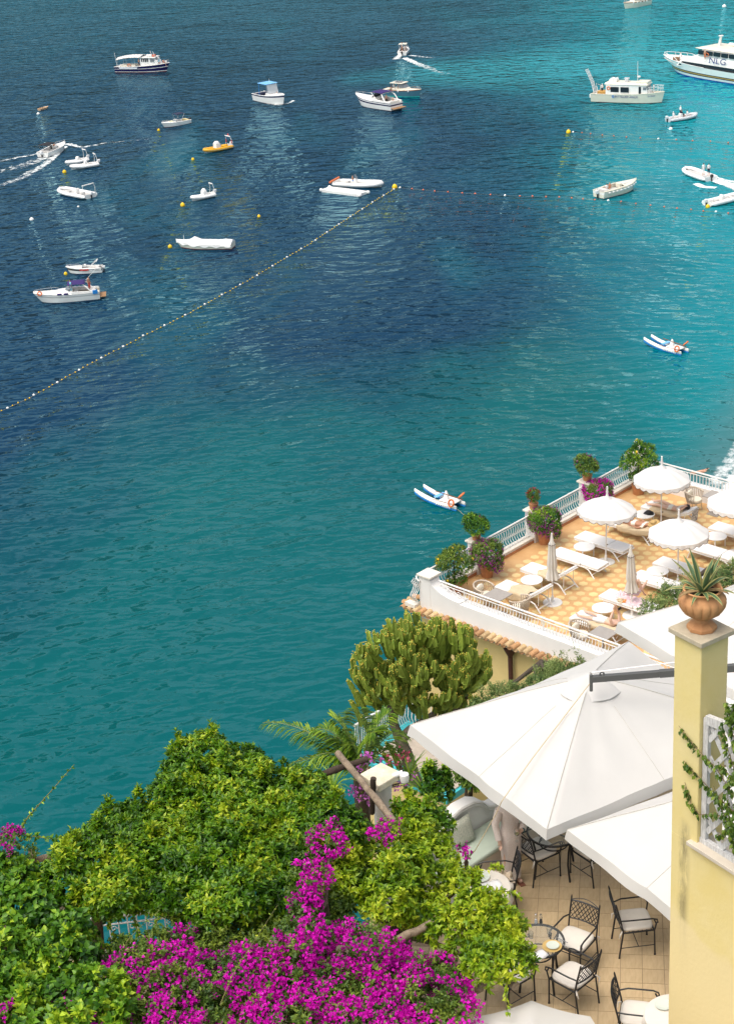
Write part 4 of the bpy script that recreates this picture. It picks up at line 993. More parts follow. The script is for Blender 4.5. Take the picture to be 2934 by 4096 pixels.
MB().tube([(L * .60, 0, 7.2), (L * .59, 0, 9.4)], [.28, .18], 8).build('mast', HULLW, t, 50); MB().lathe([(.1, 9.35), (.4, 9.4), (.42, 9.55), (.1, 9.6)], 14, (L * .59, 0, 0)).build('radar', HULLW, t, 50)
MB().tube([(L * .55, -.8, 7.6), (L * .50, -.8, 7.6)], .4, 10).build('life_raft', HULLW, t, 50); lifebuoy(t, (L * .60, 2.82, 5.7), (0, 1, 0), .4); h.pulpit(t, .82, .7, WPAINT, .05)
# lettering on the side that faces the camera (starboard is y<0, heading left: camera sees port y>0)
text_part(cb, 'NLG', 2.0, (L * .585, w1 * .985, 4.0), (PI / 2 + .05, 0, PI), LETB, shear=.2)
MB().box((h.x(.9), .0, 2.9), (1.4, .8, .7)).build('windlass', mat('winch_brown', (.20, .12, .07), .7), t, bev=.1)
person('crewman on the bridge wing of the ferry', t, (L * .61, 2.9, 4.6), 0, 'stand', SKIN, ORNG)
person('deckhand in white on the foredeck of the ferry', t, (L * .855, .6, 2.4), 0, 'stand', WSHIRT, WSHIRT)

# --- motor cruisers
def cruiser(label, bow, stern, stripe, canvas, dark_arch=False, bim=True):
    t, L = boat('motor_cruiser', label, bow, stern); s = L / 8.0
    h = Hull(L, 2.6 * s, .95 * s, .28, .86, .12, 2.2); h.build(t, [(.05, 1), (.62, 0), (.80, 2), (1.0, 0)], [HULLW, DARKA, stripe])
    h.rail(t, 0, 1, 0, .035, DECKG if stripe is HULLW else stripe); h.deck(t, .42, 1, .0, .98, HULLW, 'foredeck', crown=.28 * s); h.deck(t, .0, .45, -.25 * s, .95, HULLC, 'cockpit_floor')
    m = MB(); m.loft([[(L * .40, -1.05 * s, .95 * s), (L * .40, 1.05 * s, .95 * s), (L * .40, .85 * s, 1.42 * s), (L * .40, -.85 * s, 1.42 * s)], [(L * .60, -.85 * s, 1.0 * s), (L * .60, .85 * s, 1.0 * s), (L * .60, .65 * s, 1.32 * s), (L * .60, -.65 * s, 1.32 * s)], [(L * .80, -.25 * s, 1.12 * s), (L * .80, .25 * s, 1.12 * s), (L * .80, .2 * s, 1.17 * s), (L * .80, -.2 * s, 1.17 * s)]]).build('cabin_top', HULLW, t, bev=.06)
    for sg in (1, -1): MB().loft([[(x, sg * (h.hb(x / L) * .97), .80 * s), (x, sg * h.hb(x / L) * .80, .80 * s), (x, sg * h.hb(x / L) * .80, zz * s), (x, sg * h.hb(x / L) * .95, zz * s)] for x, zz in ((.1 * s, 1.12), (L * .2, 1.2), (L * .42, 1.3))]).build('coaming', HULLW, t, bev=.03)
    windscreen(t, L * .52, 1.36 * s, 1.9 * s, .5 * s, .38 * s)
    MB().box((L * .10, 0, .92 * s), (.7 * s, 1.8 * s, .35 * s)).build('stern_seat', CUSHG, t, bev=.06); MB().box((L * .36, -.5 * s, 1.05 * s), (.5 * s, .6 * s, .6 * s)).build('helm_seat', HULLW, t, bev=.06)
    MB().box((-.35 * s, 0, .32 * s), (.8 * s, 2.0 * s, .08 * s)).build('swim_platform', TEAK, t, bev=.02)
    if dark_arch is not None:
        MB().tube([(L * .12, 1.12 * s, 1.1 * s), (L * .18, 1.08 * s, 1.7 * s), (L * .24, .85 * s, 2.05 * s), (L * .24, -.85 * s, 2.05 * s), (L * .18, -1.08 * s, 1.7 * s), (L * .12, -1.12 * s, 1.1 * s)], .07 * s, 7).build('radar_arch', HULLW, t, 50)
    if bim: bimini(t, L * .20, L * .47, 2.05 * s, 2.1 * s, canvas, 1.2 * s, crown=.16)
    h.pulpit(t, .58, .38 * s); MB().tube([(L * .2, -.9 * s, 2.0 * s), (-.3 * s, -.9 * s, 3.8 * s)], .018, 4).build('antenna', WPAINT, t)
    return t, L, s, h
t, L, s, h = cruiser('white motor cruiser with purple canopy moored nearest the float line', (140, 1212), (402, 1188), DECKG, PURP)
lifebuoy(t, (L * .90, .55 * s, 1.28 * s), (-.2, .8, .3), .24 * s)
for x in (.50, .60): fender(t, (L * x, h.hb(x) * 1.02, 1.15 * s), PURP, .11 * s, .3 * s, 'x')
MB().box((L * .06, 1.2 * s, 1.05 * s), (.6 * s, .12 * s, .5 * s), rz=.2).build('blue_towel', BLUEP, t, bev=.04)
person('man in light blue shirt at the helm of the cruiser with purple canopy', t, (L * .42, .7 * s, .75), -1.2, 'stand', LBLUE, LBLUE)
person('passenger leaning at the stern arch of the cruiser with purple canopy', t, (L * .15, -.3, .7), 1, 'stand', SKIND, REDC)
t, L, s, h = cruiser('white cruiser with navy side stripe and purple tent top', (1424, 414), (1586, 440), NAVYH, PURP)
person('sunbather standing in the cockpit of the cruiser with purple tent top', t, (L * .22, .2, .65), 1.5, 'stand', SKIN, BLACKC); person('sunbather seated at the stern of the cruiser with purple tent top', t, (L * .12, -.3, 1.1), 2.2, 'sit', SKIN, BLACKC, HAIRB)

# --- gozzo with teal hull and hard top
def gozzo(label, bow, stern, hullm, boot, fend=3, side=-1, top=True):
    t, L = boat('cabin_launch', label, bow, stern); s = L / 8
    h = Hull(L, 2.7 * s, 1.05 * s, .22, .84, .05, 2.5); h.build(t, [(.10, 1), (.95, 0), (1.0, 2)], [hullm, boot, VARN]); h.rail(t, 0, 1, .03, .05 * s, VARN)
    h.deck(t, .45, 1, .03, .94, HULLC, 'foredeck', crown=.12); h.deck(t, 0, .46, -.3 * s, .93, TEAK, 'cockpit_floor')
    MB().loft([[(L * .30, -.95 * s, .9 * s), (L * .70, -.75 * s, 1.1 * s), (L * .70, .75 * s, 1.1 * s), (L * .30, .95 * s, .9 * s)], [(L * .30, -.9 * s, 1.45 * s), (L * .64, -.68 * s, 1.55 * s), (L * .64, .68 * s, 1.55 * s), (L * .30, .9 * s, 1.45 * s)]]).build('cabin', HULLC, t, bev=.04)
    MB().box((L * .10, 0, .98 * s), (.9 * s, 1.7 * s, .3 * s)).build('sun_pad', HULLC, t, bev=.06)
    if top:
        MB().loft([[(L * .50, -.85 * s, 1.5 * s), (L * .64, -.66 * s, 1.5 * s), (L * .64, .66 * s, 1.5 * s), (L * .50, .85 * s, 1.5 * s)], [(L * .47, -.82 * s, 2.25 * s), (L * .56, -.68 * s, 2.25 * s), (L * .56, .68 * s, 2.25 * s), (L * .47, .82 * s, 2.25 * s)]]).build('windscreen', GLASSG, t)
        MB().box((L * .42, 0, 2.33 * s), (L * .34, 2.0 * s, .14 * s)).build('hard_top', HULLC, t, bev=.06); MB().box((L * .42, 0, 2.42 * s), (L * .20, 1.1 * s, .04)).build('roof_hatch', GLASSD, t)
        for x in (.28, .46):
            for sg in (1, -1): MB().tube([(L * x, sg * .9 * s, 1.4 * s), (L * (x + .01), sg * .88 * s, 2.3 * s)], .04 * s, 6).build('roof_post', VARN, t, 50)
    for k in range(fend): q = .25 + .5 * k / max(1, fend - 1); fender(t, (h.x(q), side * (h.hb(q) + .06), h.sh(q) - .02), TUBEW, .12 * s, .2 * s)
    h.pulpit(t, .62, .4 * s); return t, L, s
t, L, s = gozzo('teal hulled wooden launch with cream hard top', (1684, 388), (1535, 378), TEALH, TURQ)
person('passenger in white in the cockpit of the teal launch', t, (L * .27, .2, 1.1), 1, 'sit', WSHIRT, DNAVY)
gozzo('cream launch hung with white fenders at the far edge of the bay', (2492, 36), (2590, 16), HULLC, HULLC, 5, 1, True)

# --- white boat with light blue roof
t, L = boat('fishing_launch', 'white boat with a light blue flat roof and plastic screen', (1140, 420), (1033, 398)); s = L / 6.5
h = Hull(L, 2.4 * s, 1.0 * s, .35, .85, .06, 2.4); h.build(t, [(.06, 1), (.78, 0), (.92, 2), (1, 0)], [HULLW, DARKA, NAVYH]); h.deck(t, .5, 1, .0, .95, HULLW, 'foredeck', crown=.15); h.deck(t, 0, .5, -.3, .95, HULLW, 'cockpit_floor'); h.rail(t, 0, 1, 0, .05, HULLW)
MB().box((L * .40, 0, 2.55 * s), (2.1 * s, 2.0 * s, .08)).build('roof', SKYB, t, bev=.03)
for x in (.26, .55):
    for sg in (1, -1): MB().tube([(L * x, sg * .85 * s, .9 * s), (L * x, sg * .85 * s, 2.55 * s)], .04, 5).build('roof_post', BLUEP if x < .3 else STEEL, t, 50)
MB().add([(L * .60, -.85 * s, 1.3 * s), (L * .60, .85 * s, 1.3 * s), (L * .55, .8 * s, 2.5 * s), (L * .55, -.8 * s, 2.5 * s)], [(0, 1, 2, 3)]).build('windscreen', mat('clear_vinyl', (.55, .58, .60), .2, alpha=.75), t)
MB().box((L * .52, 0, 1.1 * s), (.8 * s, 1.4 * s, .5 * s)).build('console', HULLW, t, bev=.05); MB().box((L * .2, 0, .95 * s), (.8 * s, 1.6 * s, .35 * s)).build('stern_seat', DNAVY, t, bev=.05); outboard(t, -.1, 0, .5, 1.0, ENGB)
MB().tube([(L * .42, .3, 2.6 * s), (L * .42, .3, 3.1 * s)], .03, 5).build('antenna', WPAINT, t); person('person in white sitting on the bow of the boat with blue roof', t, (L * .72, 0, 1.15), -1, 'sit', WSHIRT, WSHIRT)

# --- open motor boats
def open_boat(label, bow, stern, stripe=HULLW, seat=CUSHY, bim=None, eng=ENGB, raised=False, boot=DARKA, hb=HULLW, name='motor_boat', H=.68, rail=True, screen=True):
    t, L = boat(name, label, bow, stern); s = L / 6
    h = Hull(L, 2.2 * s, H * s, .35, .86, .10, 2.2); h.build(t, [(.07, 1), (.55, 0), (.85, 2), (1, 0)], [hb, boot, stripe]); h.rail(t, 0, 1, 0, .035, hb)
    h.deck(t, .55, 1, .02, .96, hb, 'foredeck', crown=.12 * s); h.deck(t, 0, .56, -.38 * s, .9, DECKG, 'cockpit_floor')
    for sg in (1, -1): MB().loft([[(x, sg * h.hb(x / L) * .98, H * s * .6), (x, sg * h.hb(x / L) * .78, H * s * .6), (x, sg * h.hb(x / L) * .78, H * s * zz), (x, sg * h.hb(x / L) * .98, H * s * zz)] for x, zz in ((.05, 1.05), (L * .3, 1.12), (L * .58, 1.2))]).build('coaming', hb, t, bev=.02)
    MB().box((L * .12, 0, H * s * .95), (.6 * s, 1.5 * s, .35 * s)).build('stern_seat', seat, t, bev=.05); MB().box((L * .70, 0, H * s * 1.28), (L * .22, .9 * s, .10 * s)).build('sun_pad', seat, t, bev=.04)
    MB().box((L * .48, -.3 * s, H * s * 1.25), (.4 * s, .7 * s, .45 * s)).build('console', hb, t, bev=.05)
    if screen: windscreen(t, L * .57, H * s * 1.2, 1.5 * s, .32 * s, .2 * s, GLASSG, .3 * s)
    if bim: bimini(t, L * .22, L * .52, H * s + 1.35 * s, 1.7 * s, bim, H * s, crown=.10)
    if raised: MB().tube([(L * .34, .85 * s, H * s * 1.1), (L * .16, .8 * s, 1.9 * s), (L * .12, 0, 2.05 * s), (L * .16, -.8 * s, 1.9 * s), (L * .34, -.85 * s, H * s * 1.1)], .035 * s, 6).build('folded_bimini_frame', WPAINT, t, 50); MB().tube([(L * .13, .75 * s, 1.95 * s), (L * .13, -.75 * s, 1.95 * s)], .10 * s, 8).build('rolled_canopy', WPAINT, t, 50)
    if eng is not None: outboard(t, -.12, 0, H * s * .5, s, eng)
    if rail: h.pulpit(t, .60, .28 * s)
    return t, L, s, h
open_boat('cream motor boat with yellow seats and small navy bimini', (648, 512), (757, 490), HULLW, CUSHY, DNAVY, ENGB, boot=REDA)
t, L, s, h = open_boat('white speedboat under way with black bimini pushed aft', (264, 592), (172, 630), HULLW, CUSHG, None, ENGW)
bimini(t, L * .06, L * .40, 1.55 * s, 1.7 * s, BLACKV, .6 * s, crown=.10); person('tanned man sitting at the helm of the white speedboat under way', t, (L * .46, -.3, .75), -1.3, 'sit', SKIND, SKIND)
t, L, s, h = open_boat('small white motor boat with folded canopy frame raised at the stern', (268, 1094), (412, 1086), mat('charcoal_stripe', (.03, .03, .035), .3), CUSHG, None, ENGW, True, H=.85)
MB().add([(L * .35, h.hb(.35) + .03, .42), (L * .60, h.hb(.6) + .03, .42), (L * .60, h.hb(.6) + .04, .62), (L * .35, h.hb(.35) + .04, .62)], [(3, 2, 1, 0)]).build('red_decal', REDC, t)
t, L, s, h = open_boat('long open white passenger boat with a row of white fenders', (2543, 752), (2392, 792), HULLW, CUSHG, None, ENGW, name='open_launch', hb=HULLC, H=.8, rail=False, screen=False)
for k in range(9): q = .12 + .78 * k / 8; fender(t, (h.x(q), -(h.hb(q) + .05), h.sh(q) - .22), HULLW, .09, .19, 'x')
person('skipper in white at the stern of the open passenger boat', t, (L * .22, .0, .75), 0, 'sit', WSHIRT, SKIND); person('tanned passenger lying aft on the open passenger boat', t, (L * .32, .2, .75), 2, 'sit', SKIND, SKIND)
t, L, s, h = open_boat('little white canopied boat heading out of the bay', (1624, 203), (1607, 223), HULLW, CUSHG, HULLC, ENGB, name='canopy_boat')
for k, (x, y) in enumerate(((.45, .4), (.4, -.4), (.25, .1))): person('passenger %s on the little canopied boat' % ('in red', 'in white', 'at the stern')[k], t, (L * x, y, .5), 3, 'stand', [REDC, WSHIRT, WSHIRT][k], SKIND)
t, L, s, h = open_boat('tiny tan rowing dinghy floating far out on the left', (195, 432), (157, 442), TEAK, TEAK, None, None, hb=mat('dinghy_tan', (.55, .38, .24), .6), name='dinghy', rail=False, screen=False)

# --- covered boat
t, L = boat('covered_boat', 'white motor boat shrouded in a white tarpaulin', (708, 990), (934, 990)); s = L / 7
h = Hull(L, 2.2 * s, .62 * s, .4, .85, .08, 2.2); h.build(t, [(.12, 1), (1, 0)], [HULLC, REDA])
m = MB(); rings = []
for i in range(25):
    q = i / 24; x = h.x(q) + .02; y = h.hb(q) * 1.04; z = h.sh(q); rid = .18 + .42 * math.exp(-((q - .66) / .07) ** 2) + .22 * math.exp(-((q - .1) / .12) ** 2) + .16 * math.exp(-((q - .4) / .2) ** 2)
    rings.append([(x, y * c, z + (rid * s * (1 - abs(c) ** 1.5) if abs(c) < 1 else -.30 * s * (1 + .35 * math.sin(q * 31))) + .02 * math.sin(q * 70 + c * 6)) for c in (1, .985, .8, .55, .25, 0, -.25, -.55, -.8, -.985, -1)])
m.loft(rings, 0, True, False, False); m.build('tarpaulin', FABL, t, 60)
MB().tube([(h.x(.86), 0, 1.0 * s), (h.x(.86), 0, 1.5 * s)], .03, 5).build('light_staff', WPAINT, t)

# --- inflatables
rib('white inflatable with roll bar, front one of the moored pair', (280, 680), (394, 662))
rib('white inflatable with roll bar, rear one of the moored pair', (262, 664), (352, 644))
rib('white inflatable moored alone with no buoy showing', (238, 768), (366, 792), r=.26)
t, L, B = rib('white inflatable with upright frame and covered console', (762, 806), (858, 784)); MB().loft([[(L * .42 + dx, dy, z) for dx, dy in ((-.3 * q, -.4 * q), (.3 * q, -.4 * q), (.3 * q, .4 * q), (-.3 * q, .4 * q))] for z, q in ((.4, 1.1), (1.0, .9), (1.35, .4))]).build('console_cover', FABL, t, bev=.05)
t, L, B = rib('yellow inflatable with white console cover', (812, 615), (924, 590), TUBEY, TUBEG, True, True, ENGW, .24, None, seatm=TUBEY)
MB().loft([[(L * .50 + dx, dy, z) for dx, dy in ((-.35 * q, -.4 * q), (.35 * q, -.4 * q), (.35 * q, .4 * q), (-.35 * q, .4 * q))] for z, q in ((.4, 1.1), (1.1, 1.0), (1.4, .6))]).build('console_cover', FABL, t, bev=.06)
for sg in (1, -1): MB().tube([(.3, sg * (B / 2 - .26), .8), (.3, sg * (B / 2 - .26), 1.25)], .07, 6).build('red_float', REDC, t, 50)
MB().add([(.38, -.1, 1.85), (.38, .2, 1.9), (.38, .2, 2.2), (.38, -.1, 2.15)], [(0, 1, 2, 3)]).build('flag', REDC, t)
t, L, B = rib('grey inflatable carrying four people in white past the work boat', (2788, 468), (2668, 487), TUBEG, TUBEG, False, True, ENGW, .24)
for k, (x, y, ps) in enumerate(((.22, .3, 'sit'), (.42, 0, 'stand'), (.50, .3, 'sit'), (.62, -.2, 'sit'))): person(('woman with white cap at the stern of the grey inflatable', 'helmsman standing in the grey inflatable', 'passenger in dark clothes in the grey inflatable', 'passenger in white at the front of the grey inflatable')[k], t, (L * x, y, .45 if ps == 'stand' else .5), -PI / 2, ps, [WSHIRT, WSHIRT, DNAVY, WSHIRT][k], [WSHIRT, DNAVY, DNAVY, WSHIRT][k], WSHIRT if k < 2 else HAIRD)
t, L, B = rib('long white inflatable speeding with a thick wake', (2735, 686), (2842, 724), TUBEW, TUBEW, False, False, ENGB, .26)
for k, (x, y) in enumerate(((.24, .2), (.16, -.25))): person(('driver in white on the speeding inflatable', 'second man in white on the speeding inflatable')[k], t, (L * x, y, .42), -PI / 2, 'stand', WSHIRT, [WSHIRT, DNAVY][k])
rib('grey white inflatable with yellow mooring buoy cut by the picture edge', (2965, 790), (2824, 824), TUBEW, TUBEW, False, True, ENGW, .26)
t, L, B = rib('large white inflatable moored beside the floating platform', (1535, 748), (1342, 738), TUBEW, HULLW, False, True, None, .28)
MB().tube([(-.15, B / 2, .62), (-.15, -B / 2, .62)], .16, 8).build('orange_fender', ORNG, t, 50); MB().add([(L * .45, -.3, 1.0), (L * .45, .3, 1.0), (L * .41, .25, 1.5), (L * .41, -.25, 1.5)], [(0, 1, 2, 3)]).build('windscreen', GLASSG, t)
person('person seated at the console of the inflatable beside the platform', t, (L * .36, 0, .55), -PI / 2, 'sit', SKIND, BLUEP)

# --- floating platform of white cubes
p0, p1, p2 = W(1283, 758, .35), W(1308, 742, .35), W(1440, 778, .35)
ex = (p2 - p0).normalized(); Lp = (p2 - p0).length; wp = 1.9
t = thing('floating_platform', 'white modular floating platform tied beside the large inflatable', 'platform', (p0.x, p0.y, 0), math.atan2(ex.y, ex.x))
cube = MB().box((0, 0, .12), (.47, .47, .5)).mesh('float_cube', HULLW)
nx = max(4, int(Lp / .49))
for i in range(nx):
    for j in range(4): o = link('float_cube', cube, t, .05); o.location = (.25 + i * .49, .25 + j * .49, 0)
for y in (.1, 1.9): MB().ball((nx * .49 + .1, y, .2), .26).build('end_float', HULLW, t, 50); MB().ball((-.05, y, .25), .25).build('end_float', HULLW, t, 50)

# --- rowing catamarans
def pattino(label, pts):
    b1, b2, s1, s2 = [W(*p, .2) for p in pts]; fm = (b1 + b2) / 2; bm = (s1 + s2) / 2; d = fm - bm; L = d.length
    t = thing('rowing_catamaran', label, 'boat', (bm.x, bm.y, 0), math.atan2(d.y, d.x), 'white and blue rowing catamarans'); g = .52
    for sg in (1, -1):
        m = MB(); rings = []; rb = []
        for i in range(15):
            q = i / 14; x = q * L; up = .55 * max(0, q - .45) ** 1.8 * 2.2; w_ = .20 * math.sin(min(1, .25 + q * 1.6) * PI / 2) * (1 if q < .75 else 1 - .55 * ((q - .75) / .25) ** 2)
            rings.append([(x, sg * g + w_ * math.cos(a), .22 + up + (.20 if math.sin(a) > 0 else .10) * math.sin(a)) for a in [2 * PI * k / 12 for k in range(12)]])
            rb.append([(x, sg * g + w_ * .96 * math.cos(a), .12 + up * .92 + (.02 if math.sin(a) > 0 else .22) * math.sin(a)) for a in [2 * PI * k / 12 for k in range(12)]])
        m.loft(rings, 0, True).build('float', HULLW, t, 60); MB().loft(rb, 0, True).build('float_bottom', BLUEP, t, 60)
    MB().box((L * .25, 0, .46), (L * .34, 1.0, .08)).build('deck', HULLW, t, bev=.02)
    for x in (.10, .42, .55): MB().tube([(L * x, -g, .42), (L * x, g, .42)], .03, 6).build('cross_beam', HULLW, t, 50)
    MB().box((L * .50, 0, .62), (.36, 1.05, .12)).build('blue_seat', SKYB, t, bev=.05); MB().loft([[(L * .34 + dx, dy, z) for dx, dy in ((-.2 * q, -.12 * q), (.2 * q, -.12 * q), (.2 * q, .12 * q), (-.2 * q, .12 * q))] for z, q in ((.5, 1.2), (1.15, .35))]).build('rowing_post', HULLW, t, bev=.02)
    MB().tube([(L * .40, .95, 1.4), (L * .05, -.5, .55)], .035, 6).build('oar', VARN, t, 50); MB().tube([(L * .55, g + .25, .5), (L * .02, g + .3, .62)], .02, 5).build('oar', VARN, t, 50)
    for y, z, ax in ((-.55, .85, (.5, .2, .6)), (.68, .62, (.1, 1, .35))): lifebuoy(t, (L * .03 + .25, y, z), ax, .27)
    for k in range(8): MB().box((L * (.12 + .045 * k), g + .215, .20), (.10, .03, .10)).build('painted_letter', HULLW, t)
    return t
pattino('white and blue rowing catamaran tied off the sun terrace', ((1690, 1965), (1665, 1982), (1855, 2018), (1828, 2034)))
pattino('white and blue rowing catamaran out on the turquoise water', ((2597, 1360), (2580, 1374), (2745, 1402), (2728, 1416)))
# mooring line of the catamaran
tag(MB().tube([W(1828, 2036, .1), W(1870, 2075, .06), W(1890, 2110, .05)], .018, 4).build('mooring_rope', ROPEM), 'thin mooring rope running from the rowing catamaran under the terrace', 'rope')

# --- buoys and float lines
def buoy(label, px, py, r, mt=YELB, group='yellow mooring buoys', st=1.25):
    p = W(px, py, 0); m = MB().lathe([(r * .15, -r * .6), (r * .8, -r * .25), (r, .15 * r), (r * .85, r * .7 * st), (r * .45, r * 1.05 * st), (r * .12, r * 1.2 * st)], 14)
    t = thing('mooring_buoy', label, 'buoy', p, 0, group); m.build('float', mt, t, 60); MB().torus((0, 0, r * 1.3 * st), r * .18, r * .05, (1, 0, 0), 8, 5).build('ring', STEEL, t)
for lab, x, y, r in [('yellow buoy beside the moored pair of inflatables', 259, 691, .30), ('yellow buoy off the bow of the yellow inflatable', 772, 640, .24), ('yellow buoy off the bow of the cream motor boat', 635, 523, .24),
                     ('yellow buoy off the inflatable with the upright frame', 731, 824, .32), ('yellow buoy at the bow of the tarpaulin covered boat', 681, 990, .26), ('yellow buoy at the bow of the motor boat with folded canopy', 264, 1098, .22),
                     ('large yellow buoy at the corner of the float line', 1578, 752, .37), ('tall yellow buoy at the start of the far float line', 2272, 532, .36), ('yellow buoy floating alone in the middle of the bay', 1036, 868, .22), ('yellow buoy at the stern of the inflatable cut by the edge', 2828, 830, .28)]: buoy(lab, x, y, r)
for lab, x, y, r in [('white buoy close by the tan dinghy', 154, 457, .28), ('white buoy alone near the left edge', 128, 880, .30), ('white buoy above the far ferry', 2894, 28, .45), ('small white float near the lone inflatable', 314, 828, .16), ('white buoy beyond the far float line', 2680, 518, .3)]: buoy(lab, x, y, r, HULLW, 'white buoys', 1.0)
def float_line(label, pts, colours, every, r, rope=.014, name='float_line', big=7):
    P = []; W_ = [W(*p, 0) for p in pts]; t = thing(name, label, 'float line', W_[0]); o0 = W_[0]; acc = []; tot = 0
    for i in range(len(W_) - 1):
        seg = (W_[i + 1] - W_[i]).length; k = max(2, int(seg / every))
        for j in range(k): acc.append(W_[i].lerp(W_[i + 1], j / k))
    MB().tube([p - o0 + Vector((0, 0, .02)) for p in acc], rope, 4).build('rope', ROPEM, t)
    ms = [MB().lathe([(rr * .25, -rr * .9), (rr * .9, -rr * .45), (rr, 0), (rr * .9, rr * .45), (rr * .25, rr * .9)], 8).mesh('float', c, 60) for c, rr in colours]
    for i, p in enumerate(acc):
        q = i % big; me = ms[0] if q == 0 else ms[1]; o = link('float', me, t); o.location = p - o0 + Vector((random.uniform(-.1, .1), random.uniform(-.1, .1), .04))
ORB = mat('orange_float', (.68, .16, .07), .5)
float_line('long line of small white and yellow floats crossing the bay to the yellow buoy', [(1576, 758), (1560, 766), (1420, 855), (1240, 975), (1000, 1118), (760, 1252), (540, 1362), (300, 1490), (120, 1592), (-60, 1675)], [(HULLW, .13), (YELB, .075)], .72, .1, big=5)
float_line('line of orange floats running right from the corner buoy past the open boat', [(1600, 752), (1740, 765), (1900, 776), (2080, 785), (2234, 790), (2380, 800), (2480, 808), (2600, 822), (2760, 840), (2960, 858)], [(HULLW, .16), (ORB, .12)], 1.55, .19, rope=.006, big=8)
float_line('far line of orange floats running right from the tall yellow buoy', [(2290, 529), (2360, 536), (2450, 545), (2560, 552), (2700, 560), (2836, 566), (2980, 578)], [(HULLW, .17), (ORB, .12)], 2.3, .2, rope=.006, big=7)
# ================================================================ RESTAURANT TERRACE
FZ = 38.0
FTILE = mat('beige_floor_tile', (.59, .45, .27), .45, nscale=9, col2=(.50, .365, .21), rnd=.08, stretch=(3, .6, 1), bscale=30, bstr=.06)
GROUT = mat('grout', (.28, .205, .13), .9)
IRON = mat('black_iron', (.018, .019, .021), .45, nscale=20, namt=.3)
CUSHW = mat('cream_canvas_cushion', (.74, .69, .62), .95, nscale=5, namt=.06, bscale=60, bstr=.1)
FABC = mat('cream_canopy_fabric', (.63, .62, .595), .9, nscale=1.3, namt=.05, bscale=3, bstr=.12, transl=.16)
poly = [(-9, 19.6), (-1.0, 20.2), (.5, 21.0), (2.75, 23.4), (9, 26.5), (9, 8), (-9, 8)]
rf_ = tag(link('restaurant_floor', MB().prism(poly, FZ - .4, FZ - .006).mesh('restaurant_floor', GROUT)), kind='structure')
rw = tag(link('retaining_wall', MB().prism([(-8.9, 19.5), (-1.02, 20.1), (.5, 20.9), (2.75, 23.3), (8.9, 26.4), (8.9, 9), (-8.9, 9)], 12, FZ - .41).mesh('retaining_wall', YELLOW)), 'tall yellow retaining wall below the restaurant terrace', 'wall')
th = math.radians(9.2); ct = Vector((math.sin(th), math.cos(th), 0)); rt = Vector((math.cos(th), -math.sin(th), 0)); TS = .3056
g0 = W(2394, 3758.8, FZ)
tile_me = MB().box((0, 0, -.012), (.298, .298, .03)).mesh('floor_tile', FTILE)
rest = MB()
for i in range(-32, 16):
    for j in range(-22, 16):
        c = g0 + rt * (TS * (i + .5)) + ct * (TS * (j + .5)); x, y = c.x, c.y
        if y > 20.9 + max(0, x - .4) * 1.06 - .3 or y < 12 or x > 5 or (x < .4 and y > 20.1): continue
        if .55 < x < 3.75 and y > 16.0:
            o = link('floor_tile', tile_me, rf_); o.location = c + Vector((0, 0, random.uniform(-.001, .001))); o.rotation_euler = (0, 0, -th + random.uniform(-.004, .004))
        else: rest.box(c + Vector((0, 0, -.012)), (.298, .298, .03), -th)
tag(rest.build('floor_tiles', FTILE, rf_), kind='stuff')

